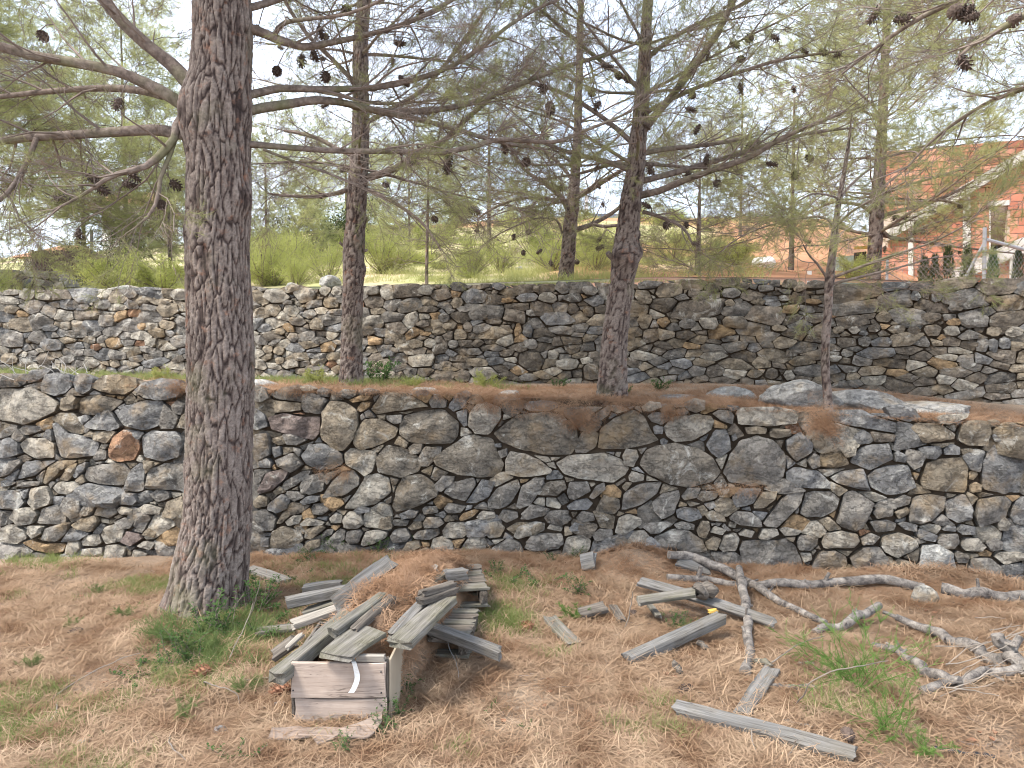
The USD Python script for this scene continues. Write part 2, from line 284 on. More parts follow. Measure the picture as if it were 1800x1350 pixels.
# ================================================================ the lie of the land
def lerp(x, xs, ys):
    return np.interp(x, xs, ys)
def smooth01(t):
    t = np.clip(t, 0, 1); return t * t * (3 - 2 * t)
BAT = 0.10                                                  # batter of the walls
def yl(x): return 5.72 - 0.13 * np.asarray(x, float)         # foot line of the lower wall
def dyl(x): return -0.13 + 0 * np.asarray(x, float)
def yu(x):                                                  # foot line of the upper wall
    x = np.asarray(x, float); return 8.05 - 0.31 * x - 0.010 * x * x
def dyu(x): return -0.31 - 0.020 * np.asarray(x, float)
def hump(x, y, cx, cy, rx, ry, h):
    return h * np.exp(-(((x - cx) / rx) ** 2 + ((y - cy) / ry) ** 2))
def ground_z(x, y):
    x, y = np.asarray(x, float), np.asarray(y, float)
    near = np.clip((y - 2.4) / (yl(x) - 2.4), 0, 1)
    z = near * lerp(x, [-6, -4.1, -1.5, 0, 2, 3.5, 6], [-0.24, -0.18, -0.06, -0.02, -0.04, -0.10, -0.16])
    p = np.stack([x * 0.9, y * 0.9, 0 * x], -1)
    z = z + 0.07 * (fbm(p, 4, 3) - 0.5) + 0.03 * (fbm(p * 5, 3, 8) - 0.5)
    z = z + hump(x, y, 0.88, 5.38, 0.34, 0.22, 0.15) + hump(x, y, 2.85, 5.12, 0.55, 0.16, 0.10) + hump(x, y, -0.45, 4.6, 0.5, 0.5, 0.05) + hump(x, y, -1.82, 4.55, 0.5, 0.45, 0.07)
    z = z + hump(x, y, 0.72, 4.72, 0.35, 0.3, 0.06)
    return z
def terrace_z(x, y):
    x, y = np.asarray(x, float), np.asarray(y, float)
    t = np.clip((y - yl(x)) / np.maximum(yu(x) - yl(x), 0.3), 0, 1)
    zf = lerp(x, [-8, -4.1, -2.4, -1.0, 0.3, 1.4, 2.3, 3.5, 6], [1.30, 1.27, 1.21, 1.20, 1.17, 1.12, 1.06, 0.99, 0.86])
    zb = lerp(x, [-8, -6.5, -3, 0, 2.0, 3.2, 4.2, 7], [1.28, 1.23, 1.16, 1.15, 1.19, 1.16, 1.06, 0.98])
    p = np.stack([x * 1.3, y * 1.3, 0 * x], -1)
    return zf * (1 - t) + zb * t + 0.09 * (fbm(p, 4, 5) - 0.45) * np.sin(np.pi * np.clip(t * 0.9 + 0.1, 0, 1))
def hill_z(x, y):
    x, y = np.asarray(x, float), np.asarray(y, float)
    d = np.maximum(y - yu(x), 0)
    base = lerp(x, [-12, -6.5, -1, 1.5, 3.0, 4.2, 8], [2.25, 2.22, 2.22, 2.24, 2.19, 2.10, 2.05])
    rise = lerp(d, [0, 1, 6, 14, 24, 30, 36, 90, 300], [0, 0.03, 0.75, 2.3, 4.35, 5.2, 5.45, 5.6, 6.0])
    side = lerp(x / np.maximum(y, 1), [-0.9, -0.55, -0.2, 0.15, 0.30, 0.42, 0.55, 0.9], [0.60, 0.72, 1.0, 1.0, 0.95, 0.85, 0.35, 0.2])
    p = np.stack([x * 0.35, y * 0.35, 0 * x], -1)
    return base + rise * side + (0.5 * (fbm(p, 5, 11) - 0.5)) * np.clip(d / 6, 0, 1)

def sheet(xs, ys, zf):
    X, Y = np.meshgrid(xs, ys)
    V = np.stack([X, Y, zf(X, Y)], -1).reshape(-1, 3)
    n, m = len(ys), len(xs); i, j = np.meshgrid(np.arange(n - 1), np.arange(m - 1), indexing="ij")
    q = np.stack([i * m + j, i * m + j + 1, (i + 1) * m + j + 1, (i + 1) * m + j], -1).reshape(-1, 4)
    return V, np.vstack([q[:, [0, 1, 2]], q[:, [0, 2, 3]]])
def strip(us, ts, y0, y1, zf):
    """A sheet between two plan curves y0(x), y1(x)."""
    U, T = np.meshgrid(us, ts)
    Y = y0(U) * (1 - T) + y1(U) * T
    V = np.stack([U, Y, zf(U, Y)], -1).reshape(-1, 3)
    n, m = len(ts), len(us); i, j = np.meshgrid(np.arange(n - 1), np.arange(m - 1), indexing="ij")
    q = np.stack([i * m + j, i * m + j + 1, (i + 1) * m + j + 1, (i + 1) * m + j], -1).reshape(-1, 4)
    return V, np.vstack([q[:, [0, 1, 2]], q[:, [0, 2, 3]]])
_us = np.r_[np.linspace(-60, -6, 20)[:-1], np.linspace(-6, 6, 200), np.linspace(6, 60, 20)[1:]]
_ys = np.r_[np.linspace(0, 0.965, 130) ** 0.75, np.linspace(0.975, 1, 3)]
put("ground", strip(_us, _ys, lambda x: 0 * x + 1.8, lambda x: yl(x) + 0.06, ground_z), M_GROUND, smooth=True, kind="structure")
put("ground_behind", strip(np.linspace(-60, 60, 40), np.linspace(0, 1, 20), lambda x: 0 * x - 60.0, lambda x: 0 * x + 1.8, lambda x, y: ground_z(x, np.full_like(y, 1.8)) * np.clip((y + 20) / 21.8, 0, 1)), M_GROUND, smooth=True, kind="structure")
_ut = np.r_[np.linspace(-60, -9, 12)[:-1], np.linspace(-9, 7, 170), np.linspace(7, 14, 10)[1:]]
put("terrace", strip(_ut, np.linspace(0, 1, 60), lambda x: yl(x) + 0.17, lambda x: yu(x) + 0.10, terrace_z), M_GROUND, smooth=True, kind="structure")
_ud = np.r_[np.linspace(-200, -14, 24)[:-1], np.linspace(-14, 14, 130), np.linspace(14, 200, 24)[1:]]
_td = np.r_[0, np.linspace(0.02, 1, 110) ** 2.2]
_hv, _hf = strip(_ud, _td, lambda x: np.maximum(yu(np.clip(x, -20, 12)), 3.0) + 0.20, lambda x: 0 * x + 300.0, hill_z)
_px = _hv[:, 0] / np.maximum(_hv[:, 1], 1.0)
_dd = _hv[:, 1] - yu(np.clip(_hv[:, 0], -20, 12))
_pp = np.stack([_hv[:, 0] * 0.45, _hv[:, 1] * 0.3, 0 * _px], -1)
_red = smooth01((fbm(_pp, 5, 21) - 0.47) * 9) * smooth01((_px - 0.02) / 0.05) * 0.95 + smooth01((_dd - 18.5) / 3) * smooth01((_px + 0.3) / 0.1) + smooth01((_px - 0.24) / 0.05)
put("hillside", (_hv, _hf), M_HILL, prim={"red": np.clip(_red, 0, 1)}, smooth=True, kind="structure")

# ================================================================ dry-stone walls
class Wall:
    def __init__(s, yf, dyf, bat):
        s.yf, s.dyf, s.bat = yf, dyf, bat
    def uv(s, px, py):
        """Where the pixel's ray meets the face: (x along the wall, height)."""
        d = ray(px, py)
        lo, hi = np.full(d.shape[:-1], 1.0), np.full(d.shape[:-1], 40.0)
        for _ in range(60):
            m = (lo + hi) / 2
            p = EYE + d * m[..., None]
            over = p[..., 1] > s.yf(p[..., 0]) + s.bat * p[..., 2]
            hi, lo = np.where(over, m, hi), np.where(over, lo, m)
        p = EYE + d * ((lo + hi) / 2)[..., None]
        return np.stack([p[..., 0], p[..., 2]], -1)
    def xyz(s, u, v, h=0.0):
        u, v = np.asarray(u, float), np.asarray(v, float)
        n = np.stack([s.dyf(u), -np.ones_like(u), np.full_like(u, s.bat)], -1)
        n /= np.linalg.norm(n, axis=-1, keepdims=True)
        return np.stack([u, s.yf(u) + s.bat * v, v], -1) + n * np.asarray(h, float)[..., None]

def rough_outline(poly, rng, res, wob):
    """Points along the outline, corners cut a little, every point nudged."""
    P = np.asarray(poly, float)
    Q = np.roll(P, -1, 0)
    P = np.stack([P * 0.92 + Q * 0.08, P * 0.08 + Q * 0.92], 1).reshape(-1, 2)
    out = []
    for a, b in zip(P, np.roll(P, -1, 0)):
        n = max(1, int(round(np.linalg.norm(b - a) / res)))
        out.append(a + (b - a) * (np.arange(n) / n)[:, None])
    P = np.vstack(out)
    c = P.mean(0); k = 9.0 / max(np.ptp(P[:, 0]), 0.02)
    w = fbm(np.c_[P * k * 0.7, np.full(len(P), rng.uniform(0, 99))], 4, 4) - 0.5
    d = P - c; L = np.linalg.norm(d, axis=1, keepdims=True) + 1e-9
    return P + d / L * (w * wob)[:, None]

def stone_mesh(wall, poly, rng, proud, depth, res, relief=1.0):
    g = shapely.Polygon(poly).buffer(0)
    if g.geom_type != "Polygon":
        g = max(g.geoms, key=lambda x: x.area)
    if g.area < 2e-4:
        return None
    s = math.sqrt(g.area)
    ring = rough_outline(np.array(g.exterior.coords)[:-1], rng, res, s * 0.10)
    g = shapely.Polygon(ring).buffer(0)
    if g.geom_type != "Polygon":
        g = max(g.geoms, key=lambda x: x.area)
    ring = np.array(g.exterior.coords)[:-1]
    if shapely.LinearRing(ring).is_ccw is False:
        ring = ring[::-1]
    x0, y0, x1, y1 = g.bounds
    gx, gy = np.meshgrid(np.arange(x0 + res / 2, x1, res), np.arange(y0 + res / 2, y1, res * 0.9))
    gx[1::2] += res / 2
    I = np.c_[gx.ravel(), gy.ravel()] + rng.normal(0, res * 0.16, (gx.size, 2))
    shapely.prepare(g)
    I = I[shapely.contains_xy(g, I[:, 0], I[:, 1])]
    edge = g.exterior
    if len(I):
        I = I[shapely.distance(shapely.points(I), edge) > res * 0.45]
    n = len(ring)
    if len(I) == 0:
        I = np.array([[g.centroid.x, g.centroid.y]])
    P = np.vstack([ring, I])
    T = Delaunay(P).simplices
    cen = P[T].mean(1)
    T = T[shapely.contains_xy(g, cen[:, 0], cen[:, 1])]
    a = P[T]; cr = (a[:, 1, 0] - a[:, 0, 0]) * (a[:, 2, 1] - a[:, 0, 1]) - (a[:, 1, 1] - a[:, 0, 1]) * (a[:, 2, 0] - a[:, 0, 0])
    T = np.where((cr < 0)[:, None], T[:, ::-1], T)[np.abs(cr) > 1e-9]
    d = np.r_[np.zeros(n), shapely.distance(shapely.points(I), edge)]
    R = s * rng.uniform(0.08, 0.18)
    q = np.clip(d / R, 0, 1)
    bulge = min(0.095, s * rng.uniform(0.19, 0.32)) * relief
    h = bulge * np.sqrt(np.clip(1 - (1 - q) ** 2, 0, 1))
    c = P.mean(0)
    for _ in range(rng.integers(5, 10)):
        ang = rng.uniform(0, 2 * np.pi); sl = rng.uniform(0.15, 0.95)
        pl = bulge * rng.uniform(0.45, 1.05) + sl * ((P - c) @ [math.cos(ang), math.sin(ang)]) * rng.choice([1, 1, 0.5])
        h = np.minimum(h, np.maximum(pl, -0.3 * bulge))
    k = 1 / max(s, 0.05)
    seed = int(rng.integers(1e6))
    h = h + (fbm(np.c_[P * k * 3.0, np.full(len(P), seed % 97)], 4, seed % 50) - 0.5) * s * 0.17 * relief * np.clip(d / (0.12 * s) + 0.4, 0, 1)
    tilt = rng.normal(0, 0.10, 2)
    h = proud + h + (P - c) @ tilt * 0.5
    V = wall.xyz(P[:, 0], P[:, 1], h)
    cc = P[:n].mean(0)
    ba = cc + (P[:n] - cc) * 0.93
    B1 = wall.xyz(ba[:, 0], ba[:, 1], h[:n] - 0.45 * depth)
    ba = cc + (P[:n] - cc) * 0.72
    B2 = wall.xyz(ba[:, 0], ba[:, 1], np.full(n, proud - depth))
    m = len(P)
    V = np.vstack([V, B1, B2, B2.mean(0, keepdims=True)])
    i = np.arange(n); j = (i + 1) % n
    F = [T]
    for a0, b0 in ((0, m), (m, m + n)):
        F += [np.stack([a0 + i, b0 + i, b0 + j], 1), np.stack([a0 + i, b0 + j, a0 + j], 1)]
    F.append(np.stack([m + n + i, np.full(n, m + 2 * n), m + n + j], 1))
    return V, np.vstack(F)

GREY, BLUE, TAN, OCHRE, PALE, RUST, BROWN = ((0.190, 0.174, 0.154), (0.182, 0.178, 0.173), (0.232, 0.194, 0.145), (0.29, 0.200, 0.115), (0.325, 0.295, 0.245), (0.265, 0.150, 0.092), (0.160, 0.135, 0.108))
def pick_tint(rng, u, v, mix):
    c = np.array([GREY, BLUE, TAN, OCHRE, PALE, RUST, BROWN][rng.choice(7, p=np.array(mix) / sum(mix))])
    return c * rng.uniform(0.70, 1.28)

def fill_gaps(wall_box, inside, taken, rng, radii, stretch, cell=0.008):
    """Fits small stones into what the listed stones leave free. inside(u, v) -> bool grid. Returns outlines."""
    u0, u1, v0, v1 = wall_box
    us, vs = np.arange(u0, u1, cell), np.arange(v0, v1, cell)
    U, V = np.meshgrid(us, vs)
    free = inside(U, V)
    from PIL import Image, ImageDraw
    im = Image.new("L", (len(us), len(vs)), 0)
    dr = ImageDraw.Draw(im)
    for p in taken:
        dr.polygon([((a - u0) / cell, (b - v0) / cell) for a, b in p], fill=255)
    hit = ndimage.binary_dilation(np.asarray(im) > 0, iterations=1)
    free &= ~hit
    lim = ndimage.distance_transform_edt(free) * cell
    blocked = ~free
    seeds = []
    flat = np.flatnonzero(free)
    order = rng.permutation(flat)
    W = len(us)
    for r, need, prob in radii:
        rr = r(V) if callable(r) else np.full(V.shape, r)
        for k in order:
            iy, ix = divmod(int(k), W)
            if blocked[iy, ix] or rng.random() > prob:
                continue
            R = rr[iy, ix] * rng.uniform(0.8, 1.2)
            if lim[iy, ix] < need * R:
                continue
            st = stretch * rng.uniform(0.75, 1.35)
            a, b = R * st, R / 1.05
            ex, ey = int(a * 1.5 / cell) + 1, int(b * 1.5 / cell) + 1
            y0, y1, x0, x1 = max(iy - ey, 0), min(iy + ey + 1, len(vs)), max(ix - ex, 0), min(ix + ex + 1, W)
            gy, gx = np.ogrid[y0 - iy:y1 - iy, x0 - ix:x1 - ix]
            blocked[y0:y1, x0:x1] |= (gx * cell / (a * 1.42)) ** 2 + (gy * cell / (b * 1.42)) ** 2 < 1
            seeds.append((us[ix], vs[iy], a, b, rng.normal(0, 0.22)))
        order = order[~blocked.ravel()[order]]
    S = np.array(seeds)
    # each free cell goes to the stone whose stretched, tilted distance is least
    pts = np.c_[U[free], V[free]]
    wob = np.c_[fbm(np.c_[pts * 14, np.zeros(len(pts))], 2, 1), fbm(np.c_[pts * 14, np.ones(len(pts)) * 9], 2, 2)] - 0.5
    pw = pts + wob * 0.03
    tree = cKDTree(S[:, :2] * [1 / stretch, 1])
    _, cand = tree.query(pw * [1 / stretch, 1], k=min(9, len(S)))
    dx, dy = pw[:, None, 0] - S[cand, 0], pw[:, None, 1] - S[cand, 1]
    c, s = np.cos(S[cand, 4]), np.sin(S[cand, 4])
    e = ((np.abs(dx * c + dy * s) / S[cand, 2]) ** 2.4 + (np.abs(-dx * s + dy * c) / S[cand, 3]) ** 2.4)
    who = cand[np.arange(len(pts)), e.argmin(1)]
    far = e.min(1) > 2.6 ** 2
    o = np.argsort(who, kind="stable")
    cuts = np.searchsorted(who[o], np.arange(len(S) + 1))
    out = []
    for k in range(len(S)):
        ids = o[cuts[k]:cuts[k + 1]]
        ids = ids[~far[ids]]
        if len(ids) < 14:
            continue
        g = shapely.MultiPoint(pts[ids]).convex_hull.buffer(cell * 0.3).simplify(cell * 2.0)
        if g.geom_type != "Polygon" or g.area < 3.5e-4:
            continue
        out.append(np.array(g.exterior.coords)[:-1])
    return out

def shrink(p, by):
    g = shapely.Polygon(p).buffer(0).buffer(-by, join_style="mitre")
    if g.is_empty:
        return None
    if g.geom_type != "Polygon":
        g = max(g.geoms, key=lambda x: x.area)
    return np.array(g.simplify(by * 0.4).exterior.coords)[:-1]

def build_wall(name, label, wall, listed, fills, rng, back, most, mix, in_view, group=None, res=(0.05, 0.018)):
    """listed: [(outline, tint or None)]. Stones that show largest are parts of their own, the rest one part."""
    t = thing(name, label, "stone wall", group=group)
    put("earth_core", back, M_EARTH, t)
    rows = []
    for lst, is_fill in ((listed, False), (fills, True)):
        for o, tint in lst:
            p = shrink(o, 0.0015 if is_fill else 0.0018)
            if p is None or len(p) < 3:
                continue
            a = shapely.Polygon(p).area; s = math.sqrt(max(a, 0))
            c = p.mean(0)
            proud = rng.uniform(-0.024, 0.016) if is_fill else rng.uniform(-0.008, 0.028)
            if s < 0.06:
                proud -= 0.012
            m = stone_mesh(wall, p, rng, proud, min(0.26, 0.11 + s * 0.5), np.clip(s * 0.115, res[1], res[0]))
            if m is None:
                continue
            tint = np.array(tint) * rng.uniform(0.9, 1.1) if tint is not None else pick_tint(rng, c[0], c[1], mix(c[0], c[1], s))
            rows.append((a if in_view(c[0]) else 0.0, m, tint))
    rows.sort(key=lambda r: -r[0])
    rest = []
    for k, (a, m, tint) in enumerate(rows):
        if k < most and a > 0:
            v, f, _ = meshkit.arrays(m)
            sm = trimesh.graph.smooth_shade(trimesh.Trimesh(*m, process=False), angle=0.42, facet_minarea=None)
            p = put("stone", (np.array(sm.vertices), np.array(sm.faces)), M_STONE, t, smooth=True, prim={"tint": np.tile(tint, (len(sm.vertices), 1))})
        else:
            rest.append((m, tint))
    if rest:
        sms = [trimesh.graph.smooth_shade(trimesh.Trimesh(*m, process=False), angle=0.42, facet_minarea=None) for m, _ in rest]
        tv = np.vstack([np.tile(tt, (len(sm.vertices), 1)) for sm, (_, tt) in zip(sms, rest)])
        put("small_stones", joined([(np.array(s.vertices), np.array(s.faces)) for s in sms]), M_STONE, t, smooth=True, prim={"tint": tv}, kind="stuff")
    return t, len(rows)
